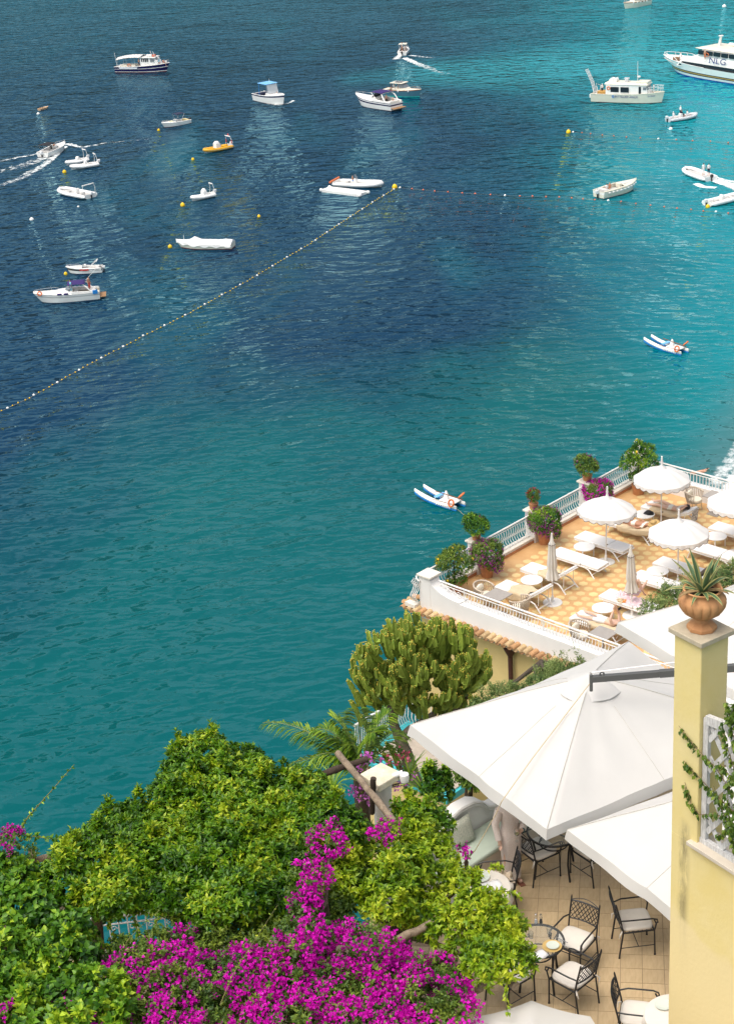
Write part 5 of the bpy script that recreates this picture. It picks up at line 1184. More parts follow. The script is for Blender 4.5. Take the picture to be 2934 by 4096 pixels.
# ---------------------------------------------------------------- wrought iron chairs
def make_chair(label, seat, back, group='black iron chairs with cream cushions'):
    sp_ = W(*seat, FZ + .47); bp = W(*back, FZ + .93); d = sp_ - bp; rz = math.atan2(d.y, d.x) - PI / 2
    t = thing('iron_chair', label, 'chair', (sp_.x, sp_.y, FZ), rz, group); w_, dp_, sh_ = .225, .22, .44
    lean = -.10
    for sg in (-1, 1):
        MB().tube([(sg * w_, -dp_ - .06, 0), (sg * w_, -dp_, .45), (sg * w_, -dp_ + lean * .3, .62), (sg * w_, -dp_ + lean, .92), (sg * w_, -dp_ + lean - .005, .95)], [.013, .013, .013, .013, .006], 6).build('rear_post', IRON, t, 50)
        MB().tube([(sg * w_, dp_ + .02, 0), (sg * w_, dp_ + .01, .43), (sg * (w_ + .02), dp_ + .03, .56), (sg * (w_ + .02), dp_ + .0, .63)], .012, 6).build('leg', IRON, t, 50)
        MB().tube([(sg * w_, -dp_ + lean * .3, .655), (sg * (w_ + .03), -dp_ + .08, .67), (sg * (w_ + .035), dp_ - .03, .665), (sg * (w_ + .03), dp_ + .04, .64), (sg * (w_ + .03), dp_ + .05, .59), (sg * (w_ + .03), dp_ + .015, .575)], .012, 6).build('arm', IRON, t, 50)
        MB().tube([(sg * w_, -dp_ - .03, .18), (sg * w_, dp_ + .015, .18)], .007, 5).build('stretcher', IRON, t)
        MB().lathe([(.012, 0), (.018, .005), (.012, .02)], 8, (sg * w_, dp_ + .02, 0)).build('foot', IRON, t)
    MB().tube([(-w_, 0, .18), (w_, 0, .18)], .007, 5).build('stretcher', IRON, t)
    fr_ = MB()
    for a, b in (((-w_, -dp_), (w_, -dp_)), ((w_, -dp_), (w_, dp_)), ((w_, dp_), (-w_, dp_)), ((-w_, dp_), (-w_, -dp_))): fr_.tube([(a[0], a[1], sh_), (b[0], b[1], sh_)], .014, 5)
    for k in range(7): y = -dp_ + (k + .5) * 2 * dp_ / 7; fr_.tube([(-w_, y, sh_ - .004), (w_, y, sh_ - .004)], .008, 4)
    fr_.build('seat_frame', IRON, t, 50)
    la = MB(); z0, z1 = .60, .87
    def bp_(x, z): q = (z - .62) / .30; cur = -.035 * (1 - (x / w_) ** 2); return (x, -dp_ + lean * (.3 + .7 * max(0, q)) + cur, z)
    for k in range(-7, 8):       # crossing flat bars
        for sg in (1, -1):
            pts = []
            for q in range(9):
                z = lerp(z0, z1, q / 8); x = k * .062 + sg * (z - (z0 + z1) / 2) * .72
                if abs(x) <= w_: pts.append(bp_(x, z))
            if len(pts) > 1: la.tube(pts, .0065, 4)
    la.build('back_lattice', IRON, t)
    MB().tube([bp_(lerp(-w_, w_, q / 10), z0) for q in range(11)], .011, 5).build('lower_rail', IRON, t, 50); MB().tube([bp_(lerp(-w_, w_, q / 10), z1) for q in range(11)], .013, 5).build('upper_rail', IRON, t, 50)
    MB().tube([(lambda p: (p[0], p[1], p[2] + .055 * (1 - (p[0] / w_) ** 2)))(bp_(lerp(-w_, w_, q / 10), z1 + .01)) for q in range(11)], .006, 5).build('top_arch', IRON, t, 50)
    cu = MB(); rings = []
    for zz, q in ((.452, .96), (.462, 1.02), (.49, 1.03), (.508, .97), (.514, .80), (.516, .4)):
        rings.append([(w_ * q * math.copysign(abs(math.cos(a)) ** .42, math.cos(a)), dp_ * q * math.copysign(abs(math.sin(a)) ** .42, math.sin(a)), zz + .006 * math.sin(3 * a + len(label))) for a in [2 * PI * k / 28 for k in range(28)]])
    cu.loft(rings).build('cushion', CUSHW, t, 60)
    for sg in (1, -1): MB().tube([(sg * w_ * .95, -dp_ - .01, .47), (sg * (w_ + .02), -dp_ - .05, .43), (sg * w_, -dp_ - .06, .36)], [.010, .013, .006], 5).build('cushion_tie', CUSHW, t, 60)
    return t
make_chair('iron chair between the standing woman and the table under the canopy', (2152, 3396), (2097, 3318))
make_chair('iron chair draped with a cloth behind the citrus leaves', (1990, 3530), (2040, 3425))
make_chair('iron chair mostly hidden beneath the canopy edge', (2365, 3395), (2420, 3330))
make_chair('iron chair with round cushion standing by itself near the yellow pillar', (2536, 3680), (2493, 3580))
make_chair('iron chair behind the plates on the round glass table', (2296, 3758), (2340, 3604))
make_chair('iron chair in front of the round glass table with its back to the pillar', (2288, 3902), (2347, 3826))
make_chair('iron chair drawn up to the white clothed table by the pillar', (2548, 4056), (2450, 3937))
make_chair('iron chair half hidden in the citrus leaves by the glass table', (2040, 3892), (1935, 3840))

# ---------------------------------------------------------------- tables and tableware
PLATEY = mat('yellow_charger', (.62, .43, .16), .3); PLATES = None
def striped(key, c1, c2, sc):
    m = bpy.data.materials.new(key); m.use_nodes = True; MATS[key] = m; N = m.node_tree.nodes; L = m.node_tree.links; p = N['Principled BSDF']; p.inputs['Roughness'].default_value = .25
    tc = N.new('ShaderNodeTexCoord'); wv = N.new('ShaderNodeTexWave'); wv.inputs['Scale'].default_value = sc; wv.inputs['Distortion'].default_value = 1.5; wv.inputs['Detail'].default_value = 2; L.new(tc.outputs['Object'], wv.inputs[0])
    mx = N.new('ShaderNodeMix'); mx.data_type = 'RGBA'; mx.inputs[6].default_value = (*c1, 1); mx.inputs[7].default_value = (*c2, 1); L.new(wv.outputs[0], mx.inputs[0]); L.new(mx.outputs[2], p.inputs['Base Color']); return m
PLATES = striped('striped_plate', (.74, .76, .70), (.52, .60, .50), 22)
GLASS = mat('clear_glass', (.92, .95, .95), .03, trans=.95, ior=1.3)
def plate(label, p, r, mt, rz=0, h=.018, group=None):
    o = MB().lathe([(r * .05, .004), (r * .55, .003), (r * .62, .004), (r, h), (r * 1.01, h + .003), (r * .66, .009), (r * .05, .008)], 36).build('plate', mt, None, 50); o.location = p; o.rotation_euler = (0, 0, rz); tag(o, label, 'plate', group); return o
def tumbler(label, p, h=.10, r=.035, group=None):
    o = MB().lathe([(.004, .004), (r * .8, .004), (r, h), (r * .93, h), (r * .72, .012), (.004, .012)], 20).build('drinking_glass', GLASS, None, 50); o.location = p; tag(o, label, 'glass', group); return o
def mill(label, p, c):
    t = thing('salt_mill' if c is None else 'pepper_mill', label, 'mill', p); MB().lathe([(.004, 0), (.024, 0), (.026, .03), (.017, .07), (.022, .10), (.014, .125), (.018, .145), (.006, .16)], 14).build('body', GLASS, t, 60); MB().lathe([(.003, .006), (.015, .006), (.012, .07), (.003, .075)], 10).build('filling', mat('peppercorns', (.04, .03, .025), .9) if c else mat('salt', (.8, .8, .8), .9), t)
def napkin(label, p, rz=0, s=1.0):
    m = MB(); rings = []
    for i in range(8):
        x = (i / 7 - .5) * .20 * s; rings.append([(x, y * s, .012 + .022 * (1 - (y / .075) ** 2) + .008 * math.sin(x * 60 + y * 50)) for y in (-.075, -.04, 0, .04, .075)])
    m.loft(rings, 0, False, False, False); o = m.build('napkin', WSHIRT, None, 60); o.modifiers.new('s', 'SOLIDIFY').thickness = .02; o.location = p; o.rotation_euler = (0, 0, rz); tag(o, label, 'napkin')
def iron_table(label, px, py, r=.36, glass=True):
    c = W(px, py, FZ + .74); t = thing('iron_table', label, 'table', (c.x, c.y, FZ), .2)
    MB().torus((0, 0, .725), r, .017, None, 40, 8).build('rim', IRON, t, 50)
    MB().lathe([(.01, .735), (r * 1.03, .735), (r * 1.03, .745), (.01, .745)], 48).build('glass_top', GLASS, t, 40)
    MB().torus((0, 0, .52), r * .55, .011, None, 28, 6).build('inner_ring', IRON, t, 50)
    for k in range(4):
        a = k * PI / 2 + .35; e = Vector((math.cos(a), math.sin(a), 0))
        MB().tube([e * r + Vector((0, 0, .72)), e * r * .9 + Vector((0, 0, .55)), e * r * .85 + Vector((0, 0, .3)), e * r * .95], .017, 6).build('leg', IRON, t, 50)
        MB().tube([e * r * .98 + Vector((0, 0, .70)), e * r * .75 + Vector((0, 0, .62)), e * r * .60 + Vector((0, 0, .66)), e * r * .62 + Vector((0, 0, .71))], .008, 5).build('scroll', IRON, t, 50)
    return c
c = iron_table('round iron table with glass top set for breakfast', 2150, 3762)
tz = FZ + .747
def on(px, py, dz=0): return W(px, py, tz + dz)
plate('yellow charger plate on the round glass table', on(2206, 3788), .135, PLATEY); plate('green striped plate on the yellow charger', on(2209, 3783, .02), .09, PLATES, .9, .012)
tumbler('small tumbler beside the striped plate', on(2194, 3735)); tumbler('small tumbler close to the citrus leaves', on(2122, 3752)); napkin('folded white napkin on the round glass table', on(2155, 3828), .6)
mill('clear salt mill on the round glass table', on(2142, 3692), None); mill('dark filled pepper mill on the round glass table', on(2162, 3692), 1)
o = MB().box((0, 0, .004), (.012, .2, .004)).build('table_knife', STEEL); o.location = on(2242, 3775, .01); o.rotation_euler = (0, 0, .75); tag(o, 'knife laid on the yellow charger plate', 'knife')
o = MB().box((0, 0, .004), (.014, .18, .004)).build('table_fork', STEEL); o.location = on(2248, 3762, .01); o.rotation_euler = (0, 0, .8); tag(o, 'fork laid beside the knife on the charger plate', 'fork')
c2 = iron_table('round iron table half under the canopy corner', 2212, 3322, .40); plate('yellow charger plate under the canopy corner', W(2182, 3316, tz), .14, PLATEY)
def cloth_table(label, clab, px, py, r):
    c = W(px, py, FZ + .74); t = thing('cloth_table', label, 'table', (c.x, c.y, FZ)); MB().tube([(0, 0, 0), (0, 0, .7)], .03, 8).build('column', IRON, t, 50); MB().lathe([(.01, 0), (.22, 0), (.2, .03), (.03, .05)], 20).build('foot', IRON, t, 50); MB().lathe([(.01, .70), (r, .70), (r, .725), (.01, .725)], 36).build('table_top', IRON, t, 40)
    m = MB(); rings = []
    for q, (rr, z) in enumerate([(.02, .738), (r * .97, .738), (r * 1.01, .73), (r * 1.04, .60), (r * 1.07, .42)]):
        rings.append([((rr * (1 + (.045 * math.sin(9 * a) * (q - 2) / 2 if q > 2 else 0))) * math.cos(a), (rr * (1 + (.045 * math.sin(9 * a) * (q - 2) / 2 if q > 2 else 0))) * math.sin(a), z) for a in [2 * PI * k / 72 for k in range(72)]])
    m.loft(rings, 0, False); o = m.build('tablecloth', CUSHW, None, 60); o.location = (c.x, c.y, FZ); tag(o, clab, 'tablecloth')
cloth_table('round pedestal table under the citrus branches', 'pale tablecloth under the citrus branches', 1925, 3545, .42)
plate('large white plate glimpsed through the citrus leaves', W(1918, 3508, FZ + .745), .15, PLATES, .3); napkin('white napkin glimpsed through the citrus leaves', W(1966, 3550, FZ + .745), .3, 1.4)
cloth_table('round pedestal table beside the pillar wall', 'pale tablecloth on the table beside the pillar wall', 2705, 4060, .42); plate('green striped plate on the table beside the pillar wall', W(2650, 4022, FZ + .745), .11, PLATES, .4)

# ---------------------------------------------------------------- built in bench
p0 = W(1868, 3475, FZ + .45); p1 = W(2108, 3312, FZ + .45); bx_ = (p1 - p0); bx_.z = 0; bx_.normalize(); ang = math.atan2(bx_.y, bx_.x)
t = thing('garden_bench', 'white plastered built in bench with curved scrolled back', 'bench', (p0.x, p0.y, FZ), ang)
BPL = mat('bench_plaster', (.66, .59, .48), .85, nscale=2, namt=.08, bscale=25, bstr=.1); GREENC = mat('pale_green_cushion', (.50, .58, .49), .9, nscale=6, namt=.08)
MB().box((.9, .30, .19), (2.8, .56, .38)).build('base', BPL, t, bev=.02)
MB().box((.9, .29, .425), (2.8, .58, .09)).build('seat_cushion', GREENC, t, bev=.03)
prof = [(-.52, .48), (-.30, .50), (-.16, .56), (-.06, .70), (.06, .84), (.25, .95), (.50, 1.00), (.80, .97), (1.0, .86), (1.12, .72), (1.25, .66), (2.3, .66)]
for off_, rr, nm in ((.66, None, 'back'),):
    m = MB(); n = len(prof)
    vs = [(s_, .60, 0) for s_, z in prof] + [(s_, .60, z) for s_, z in prof] + [(s_, .74, 0) for s_, z in prof] + [(s_, .74, z) for s_, z in prof]; fs = []
    for i in range(n - 1): fs += [(i, i + 1, n + i + 1, n + i), (n + i, n + i + 1, 3 * n + i + 1, 3 * n + i), (2 * n + i, 3 * n + i, 3 * n + i + 1, 2 * n + i + 1)]
    fs += [(0, n, 3 * n, 2 * n), (n - 1, 3 * n - 1, 4 * n - 1, 2 * n - 1)]
    m.add(vs, fs); m.build('back', WHITE, t)
m = MB(); rings = []
for s_, z in prof: rings.append([(s_, .56 + dy, z + dz) for dy, dz in ((0, -.06), (-.015, -.035), (0, -.01), (-.02, .015), (.0, .04), (.20, .04), (.20, -.02))])
m.loft(rings).build('moulding', WHITE, t, 30)
def pillow(label, p, rx, rz, mt, s=.42):
    m = MB(); n = 12; V = []
    for sd in (1, -1):
        for i in range(n + 1):
            for j in range(n + 1):
                a, b = i / n * 2 - 1, j / n * 2 - 1; e = (1 - a ** 4) * (1 - b ** 4); k = 1 - .06 * (1 - abs(a)) * b * b - .06 * (1 - abs(b)) * a * a
                V.append((a * s / 2 * k, sd * .075 * e ** .6, b * s / 2 * k))
    F = []; N1 = (n + 1) ** 2
    for o_ in (0, N1):
        for i in range(n):
            for j in range(n): q = o_ + i * (n + 1) + j; f = (q, q + 1, q + n + 2, q + n + 1); F.append(f if o_ else f[::-1])
    o = MB().add(V, F).build('throw_pillow', mt, None, 60); M = t.matrix_basis @ Matrix.Translation(p) @ Matrix.Rotation(rz, 4, 'Z') @ Matrix.Rotation(rx, 4, 'X')
    o.matrix_world = M; tag(o, label, 'pillow')
    return o
PILA = striped('sage_striped_fabric', (.50, .50, .42), (.38, .41, .35), 30); PILB = mat('sage_dotted_fabric', (.32, .35, .29), .95, nscale=45, col2=(.56, .56, .47))
pillow('sage striped pillow at the low end of the plastered bench', (-.12, .40, .66), -.42, .25, PILA, .46); pillow('dark sage dotted pillow against the bench back', (.42, .48, .68), -.30, -.05, PILB, .44); pillow('pale green pillow tucked behind the striped one', (-.25, .50, .66), -.3, .1, GREENC, .40)

# ---------------------------------------------------------------- big canopies
E1 = Vector((.863, .505, 0)); E2 = Vector((.493, -.87, 0))
def canopy(label, Lc, l1, l2, z, rise, val=.17, group='large cream square canopies', seed=1, mast=True):
    rnd = random.Random(seed); ctr = Vector(Lc) + E1 * l1 / 2 + E2 * l2 / 2; ctr.z = FZ
    t = thing('square_canopy', label, 'canopy', ctr, math.atan2(E1.y, E1.x), group); n = 24; m_ = 16
    cs = [Vector((-l1 / 2, l2 / 2, 0)), Vector((l1 / 2, l2 / 2, 0)), Vector((l1 / 2, -l2 / 2, 0)), Vector((-l1 / 2, -l2 / 2, 0))]; zz = z - FZ
    ph = [rnd.uniform(0, 6) for _ in range(8)]
    rings = []
    for j in range(m_ + 1):
        r = j / m_; ring = []
        for k in range(4):
            a, b = cs[k], cs[(k + 1) % 4]
            for i in range(n):
                s_ = i / n; e = a.lerp(b, s_); q = math.sin(PI * s_); inw = 1 - .035 * q * r
                p = e * max(r, .03) * inw
                w_ = .012 * math.sin(s_ * 21 + ph[k] + r * 5) * r * q + .022 * math.sin(s_ * 9 + r * 11 + ph[k + 4]) * r * (1 - r) + .012 * math.sin(s_ * 34 + ph[k]) * r * r * (1 - r) * 3 + .015 * math.exp(-((s_ - .5) / .03) ** 2) * r
                ring.append((p.x, p.y, zz + rise * (1 - r ** 1.12) - .13 * q * r * (1 - .35 * r) + w_))
        rings.append(ring)
    m = MB(); m.loft(rings, 0, False); cn_ = m.build('canopy', FABC, t, 60)
    ed = rings[-1]; vr = []
    SEAM = mat('canopy_seam', (.47, .45, .40), .9)
    for k in range(4):
        MB().tube([Vector(rings[j][k * n]) + Vector((0, 0, .004)) for j in range(2, m_ + 1)], .0055, 4).build('ridge_seam', SEAM, cn_)
        MB().tube([Vector(rings[j][k * n + n // 2]) + Vector((0, 0, .003)) for j in range(5, m_ + 1)], .0035, 4).build('panel_seam', SEAM, cn_)
    for q in range(4):
        vr.append([(x * (1 + .006 * q + .006 * math.sin(i * .55 + ph[0]) * q / 3), y * (1 + .006 * q + .006 * math.sin(i * .47 + ph[1]) * q / 3), z_ - val * q / 3 * (1 + .10 * math.sin(i * .21 + ph[2]))) for i, (x, y, z_) in enumerate(ed)])
    MB().loft(vr, 0, False).build('valance', FABC, cn_, 60)
    cap = []
    for j in range(5):
        r = .02 + .42 * j / 4; cap.append([(r * math.cos(a) * 1.15, r * math.sin(a), zz + rise + .06 - .205 * (j / 4) ** 1.1 * rise / .8 - .02 * abs(math.sin(2 * a + .4)) * j / 4 + .012 * math.sin(7 * a + ph[3]) * j / 4) for a in [2 * PI * k / 36 for k in range(36)]])
    MB().loft(cap, 0, False).build('wind_vent', FABC, cn_, 60)
    for k in range(4): MB().tube([(0, 0, zz + rise - .05), tuple(cs[k] * .97 + Vector((0, 0, zz - .04)))], .016, 5).build('rib', WPAINT, t)
    for k in range(4): p = cs[k]; MB().tube([(p.x * .93, p.y * .93, zz + .02), (p.x * .93, p.y * .93, zz + .035)], .014, 6).build('grommet', IRON, cn_)
    if not mast: MB().tube([(0, 0, 0), (0, 0, zz + rise)], .035, 8).build('pole', WPAINT, t, 50)
    return t, ctr
GREYA = mat('grey_anodised', (.09, .093, .09), .45)
t1, c1 = canopy('large cream canopy hung from the grey cantilever arm', (.47, 22.56, 0), 4.33, 3.45, 40.2, .88, seed=3)
rzi = Matrix.Rotation(-math.atan2(E1.y, E1.x), 3, 'Z')
A0 = W(2362, 2716, 41.32); A1 = W(2690, 2690, 41.36); dirA = (A1 - A0).normalized(); A2 = A0 + dirA * 3.6
f = lambda p: rzi @ (Vector(p) - c1)
b = MB(); sd = Vector((-dirA.y, dirA.x, 0)) * .035; upv = Vector((0, 0, .05))
for i, (q0, q1) in enumerate(((.0, 1.0), (1.0, 3.6))):
    a_, b_ = A0 + dirA * q0, A0 + dirA * q1; k = 1 + .12 * i
    MB().hexa([f(a_ - sd * k - upv * k), f(b_ - sd * k - upv * k), f(b_ + sd * k - upv * k), f(a_ + sd * k - upv * k), f(a_ - sd * k + upv * k), f(b_ - sd * k + upv * k), f(b_ + sd * k + upv * k), f(a_ + sd * k + upv * k)]).build('cantilever_arm', GREYA, t1, bev=.006)
MB().tube([f(A0 + Vector((0, 0, .07))), f(A0 + Vector((0, 0, -.20)))], .026, 10).build('hub', GREYA, t1, 50)
MB().torus(f(A0 + dirA * .16 + Vector((0, 0, 0.07))), .028, .012, f(A0 + sd) - f(A0), 14, 6).build('pulley', GREYA, t1, 50)
MB().tube([f(A0 + Vector((0, 0, .11))), f(A0 + dirA * 1.2 + Vector((0, 0, .17))), f(A2 + Vector((0, 0, .22)))], .006, 4).build('cable', STEEL, t1)
MB().tube([f(A2), f(Vector((A2.x, A2.y, FZ)))], .06, 10).build('mast', GREYA, t1, 50)
rope = [A0 + Vector((0, 0, -.05)), W(2260, 2860, 40.83), W(2130, 3030, 40.55), W(2005, 3205, 40.26), W(1985, 3250, 40.05), W(1900, 3400, 39.4), W(1850, 3455, 39.1)]
tag(MB().tube(rope, .007, 5).build('guy_rope', mat('guy_rope', (.50, .40, .24), .9)), 'tan guy rope slanting down from the canopy hub past the woman', 'rope')
canopy('large cream canopy behind the urn pillar', (4.12, 25.32, 0), 4.4, 3.3, 40.25, .8, seed=9, mast=False)
canopy('large cream canopy sloping down beside the yellow pillar', (2.50, 19.66, 0), 4.4, 3.2, 40.12, .8, seed=5, mast=False)
# octagonal canopy in the foreground
o8 = Vector((1.50, 15.2, FZ)); t = thing('octagon_parasol', 'small cream octagonal parasol below the bougainvillea', 'parasol', o8); rings = []
for j in range(9):
    r = j / 8; ring = []
    for k in range(8):
        a, b = [Vector((.97 * math.cos(q), .97 * math.sin(q), 0)) for q in (math.radians(85 + 45 * k), math.radians(130 + 45 * k))]
        for i in range(6): s_ = i / 6; e = a.lerp(b, s_); ring.append((e.x * max(r, .02), e.y * max(r, .02), 2.15 + .38 * (1 - r ** 1.1) - .03 * math.sin(PI * s_) * r))
    rings.append(ring)
MB().loft(rings, 0, False).build('canopy', FABC, t, 60); MB().loft([rings[-1], [(x * 1.005, y * 1.005, z - .12) for x, y, z in rings[-1]]], 0, False).build('valance', FABC, t, 60); MB().tube([(0, 0, 0), (0, 0, 2.55)], .03, 8).build('pole', WPAINT, t, 50)

# ---------------------------------------------------------------- yellow pillar, wall, sill, lattice, urn
PZ = 45.0
pc = W(2803, 2587, PZ); pl_ = W(2673, 2520, PZ); pa = (pc - pl_); pa.z = 0; pa.normalize(); pb = Vector((-pa.y, pa.x, 0))     # pa: along the wall to the right, pb: away
CAP = .51; CI = .05
PYEL = mat('weathered_yellow_stucco', (.66, .54, .215), .88, nscale=1.1, col2=(.69, .585, .29), bscale=18, bstr=.2)
def stained():
    m = PYEL; N = m.node_tree.nodes; L = m.node_tree.links; p = N['Principled BSDF']; src = p.inputs['Base Color'].links[0].from_socket
    geo = N.new('ShaderNodeNewGeometry'); n = N.new('ShaderNodeTexNoise'); n.inputs['Scale'].default_value = 6; n.inputs['Detail'].default_value = 6; n.inputs['Roughness'].default_value = .7
    mp = N.new('ShaderNodeMapping'); mp.inputs['Scale'].default_value = (1, 1, .3); L.new(geo.outputs['Position'], mp.inputs[0]); L.new(mp.outputs[0], n.inputs['Vector'])
    q = W(2768, 3330, 42.4); dv = N.new('ShaderNodeVectorMath'); dv.operation = 'SUBTRACT'; L.new(geo.outputs['Position'], dv.inputs[0]); dv.inputs[1].default_value = q
    dt = N.new('ShaderNodeVectorMath'); dt.operation = 'DOT_PRODUCT'; L.new(dv.outputs[0], dt.inputs[0]); dt.inputs[1].default_value = pa
    sp = N.new('ShaderNodeSeparateXYZ'); L.new(dv.outputs[0], sp.inputs[0])
    def mt(op, a, b):
        x = N.new('ShaderNodeMath'); x.operation = op
        for i, v in enumerate((a, b)):
            if isinstance(v, (int, float)): x.inputs[i].default_value = v
            else: L.new(v, x.inputs[i])
        return x.outputs[0]
    wob = mt('MULTIPLY', mt('SUBTRACT', n.outputs[0], .5), .12)
    d1 = mt('ABSOLUTE', mt('ADD', dt.outputs['Value'], wob), 0)
    r1 = N.new('ShaderNodeMapRange'); r1.interpolation_type = 'SMOOTHSTEP'; r1.inputs[1].default_value = .12; r1.inputs[2].default_value = .01; L.new(d1, r1.inputs[0])
    r2 = N.new('ShaderNodeMapRange'); r2.interpolation_type = 'SMOOTHSTEP'; r2.inputs[1].default_value = .28; r2.inputs[2].default_value = .05; L.new(sp.outputs[2], r2.inputs[0])
    r3 = N.new('ShaderNodeMapRange'); r3.interpolation_type = 'SMOOTHSTEP'; r3.inputs[1].default_value = -2.3; r3.inputs[2].default_value = -.6; L.new(sp.outputs[2], r3.inputs[0])
    n2 = N.new('ShaderNodeMapRange'); n2.inputs[1].default_value = .36; n2.inputs[2].default_value = .60; L.new(n.outputs[0], n2.inputs[0])
    f_ = mt('MULTIPLY', mt('MULTIPLY', r1.outputs[0], r2.outputs[0]), mt('MULTIPLY', r3.outputs[0], n2.outputs[0]))
    mx = N.new('ShaderNodeMix'); mx.data_type = 'RGBA'; L.new(mt('MULTIPLY', f_, .7), mx.inputs[0]); L.new(src, mx.inputs[6]); mx.inputs[7].default_value = (.10, .085, .05, 1); L.new(mx.outputs[2], p.inputs['Base Color'])
    # pale repainted patch low on the wall and a darker ochre drip
    n3 = N.new('ShaderNodeTexNoise'); n3.inputs['Scale'].default_value = 1.3; n3.inputs['Detail'].default_value = 2; L.new(geo.outputs['Position'], n3.inputs['Vector'])
    edge = mt('ADD', mt('ADD', sp.outputs[2], mt('MULTIPLY', dt.outputs['Value'], .5)), mt('MULTIPLY', n3.outputs[0], 1.2))
    r5 = N.new('ShaderNodeMapRange'); r5.inputs[1].default_value = -.52; r5.inputs[2].default_value = -.60; L.new(edge, r5.inputs[0])
    m2 = N.new('ShaderNodeMix'); m2.data_type = 'RGBA'; L.new(mt('MULTIPLY', r5.outputs[0], .75), m2.inputs[0]); L.new(mx.outputs[2], m2.inputs[6]); m2.inputs[7].default_value = (.70, .585, .32, 1)
    L.new(m2.outputs[2], p.inputs['Base Color'])
stained()
def PB(s0, s1, d0, d1, z0, z1, m=None):
    """box in the pillar frame: s along the wall, d away from the camera side face"""
    m = m or MB(); o_ = pc - pa * CI + pb * CI
    c = [o_ + pa * s + pb * d for s, d in ((s0, d0), (s1, d0), (s1, d1), (s0, d1))]
    return m.hexa([Vector((q.x, q.y, z0)) for q in c] + [Vector((q.x, q.y, z1)) for q in c])
SW = CAP - 2 * CI
SILL = 42.42
t = thing('pillar_wall', 'weathered yellow stucco pillar and wall with black mildew streak', 'wall', (pc.x, pc.y, 36)); P0 = Vector(t.location)
PB(-SW, 0, 0, SW, SILL - .06, PZ - .03).build('pillar', PYEL, t, off=P0, bev=.012)
PB(-SW, 4.0, 0, SW - .02, 36, SILL - .05).build('lower_wall', PYEL, t, off=P0, bev=.01)
PB(-SW - CI, CI, -CI, SW + CI, PZ - .03, PZ + .03).build('cap_slab', mat('grey_limestone', (.46, .40, .29), .85, nscale=10, namt=.2, bscale=40, bstr=.2), t, off=P0, bev=.008)
PB(-.10, 4.1, -.07, .34, SILL - .05, SILL).build('window_sill', mat('sill_stone', (.56, .50, .41), .8, nscale=5, namt=.12), t, off=P0, bev=.006)
# trellis
tw = thing('garden_trellis', 'weathered white wooden trellis with curved top beside the pillar', 'trellis', pc - pa * CI + pb * CI + Vector((0, 0, SILL - PZ))); W0 = Vector(tw.location)
WOODW = mat('weathered_white_wood', (.66, .66, .65), .85, nscale=9, col2=(.40, .39, .38), bscale=30, bstr=.3, stretch=(6, 6, 1))
def TP(s, z, d=0): return pa * s + pb * (.05 + d) + Vector((0, 0, z))
def board(a, b, w_, th_, d, nm):
    (s0, z0), (s1, z1) = a, b; dx, dz = s1 - s0, z1 - z0; l = math.hypot(dx, dz); nx_, nz_ = -dz / l * w_ / 2, dx / l * w_ / 2
    ps = [(s0 - nx_, z0 - nz_), (s1 - nx_, z1 - nz_), (s1 + nx_, z1 + nz_), (s0 + nx_, z0 + nz_)]
    return MB().hexa([TP(s, z, d) for s, z in ps] + [TP(s, z, d + th_) for s, z in ps]).build(nm, WOODW, tw)
topz = lambda s: 1.62 + .10 * s + .22 * s * s
board((.045, .06), (.045, topz(0) + .02), .075, .05, .0, 'end_post'); board((.0, .03), (2.6, .03), .06, .06, -.01, 'bottom_rail')
pts = [(.04 + 2.4 * k / 12, topz(2.4 * k / 12)) for k in range(13)]
m = MB(); rings = [[TP(s, z - .05, -.006), TP(s, z + .06, -.006), TP(s, z + .06, .055), TP(s, z - .05, .055)] for s, z in pts]; m.loft(rings).build('top_rail', WOODW, tw)
for fam, dd in ((1, .012), (-1, .030)):
    k0 = -14
    for k in range(k0, 26):
        s_at0 = k * .30; sl_ = 1.35 * fam; seg = []
        for q in range(121):
            z = .05 + q * .03; s = s_at0 + (z - .05) / sl_
            if .07 < s < 2.5 and z < topz(max(0, s)) - .03: seg.append((s, z))
        if len(seg) > 5: board(seg[0], seg[-1], .062, .016, dd, 'slat')
# urn
ut = thing('terracotta_urn', 'fluted terracotta urn on the yellow pillar', 'urn', pc - pa * CAP / 2 + pb * CAP / 2 + Vector((0, 0, .03)), math.atan2(pa.y, pa.x))
URN = mat('urn_terracotta', (.52, .27, .115), .8, nscale=5, col2=(.40, .19, .08), bscale=40, bstr=.15)
rings = []; NU = 128
for r, z, g in [(.055, .105, 0), (.075, .09, 0), (.085, .10, 0), (.072, .125, 0), (.085, .145, .2), (.15, .175, .8), (.215, .225, 1), (.252, .29, 1), (.262, .345, .85), (.250, .385, .4), (.215, .415, .0), (.195, .44, 0), (.198, .462, 0), (.212, .475, 0), (.213, .487, 0), (.195, .492, 0), (.18, .48, 0), (.17, .44, 0), (.05, .435, 0)]:
    rings.append([(r * (1 - .085 * g * (1 - abs(math.sin(8.5 * 0 + 8 * a))) ** 1.5) * math.cos(a), r * (1 - .085 * g * (1 - abs(math.sin(8 * a))) ** 1.5) * math.sin(a), z) for a in [2 * PI * k / NU for k in range(NU)]])
MB().loft(rings).build('bowl', URN, ut, 50)
MB().lathe([(.158, 0), (.165, .008), (.165, .045), (.15, .055), (.12, .075), (.08, .10)], 8).build('foot', URN, ut, 20, bev=.006)
MB().lathe([(.01, .455), (.175, .445)], 24).build('soil', mat('soil', (.05, .033, .02), .95, bscale=40, bstr=.6), ut)
AGG = mat('agave_green', (.10, .17, .075), .5, nscale=6, col2=(.065, .125, .06)); AGY = mat('agave_yellow_edge', (.38, .35, .13), .5); AGD = mat('agave_dry', (.30, .20, .09), .8, nscale=8, namt=.3)
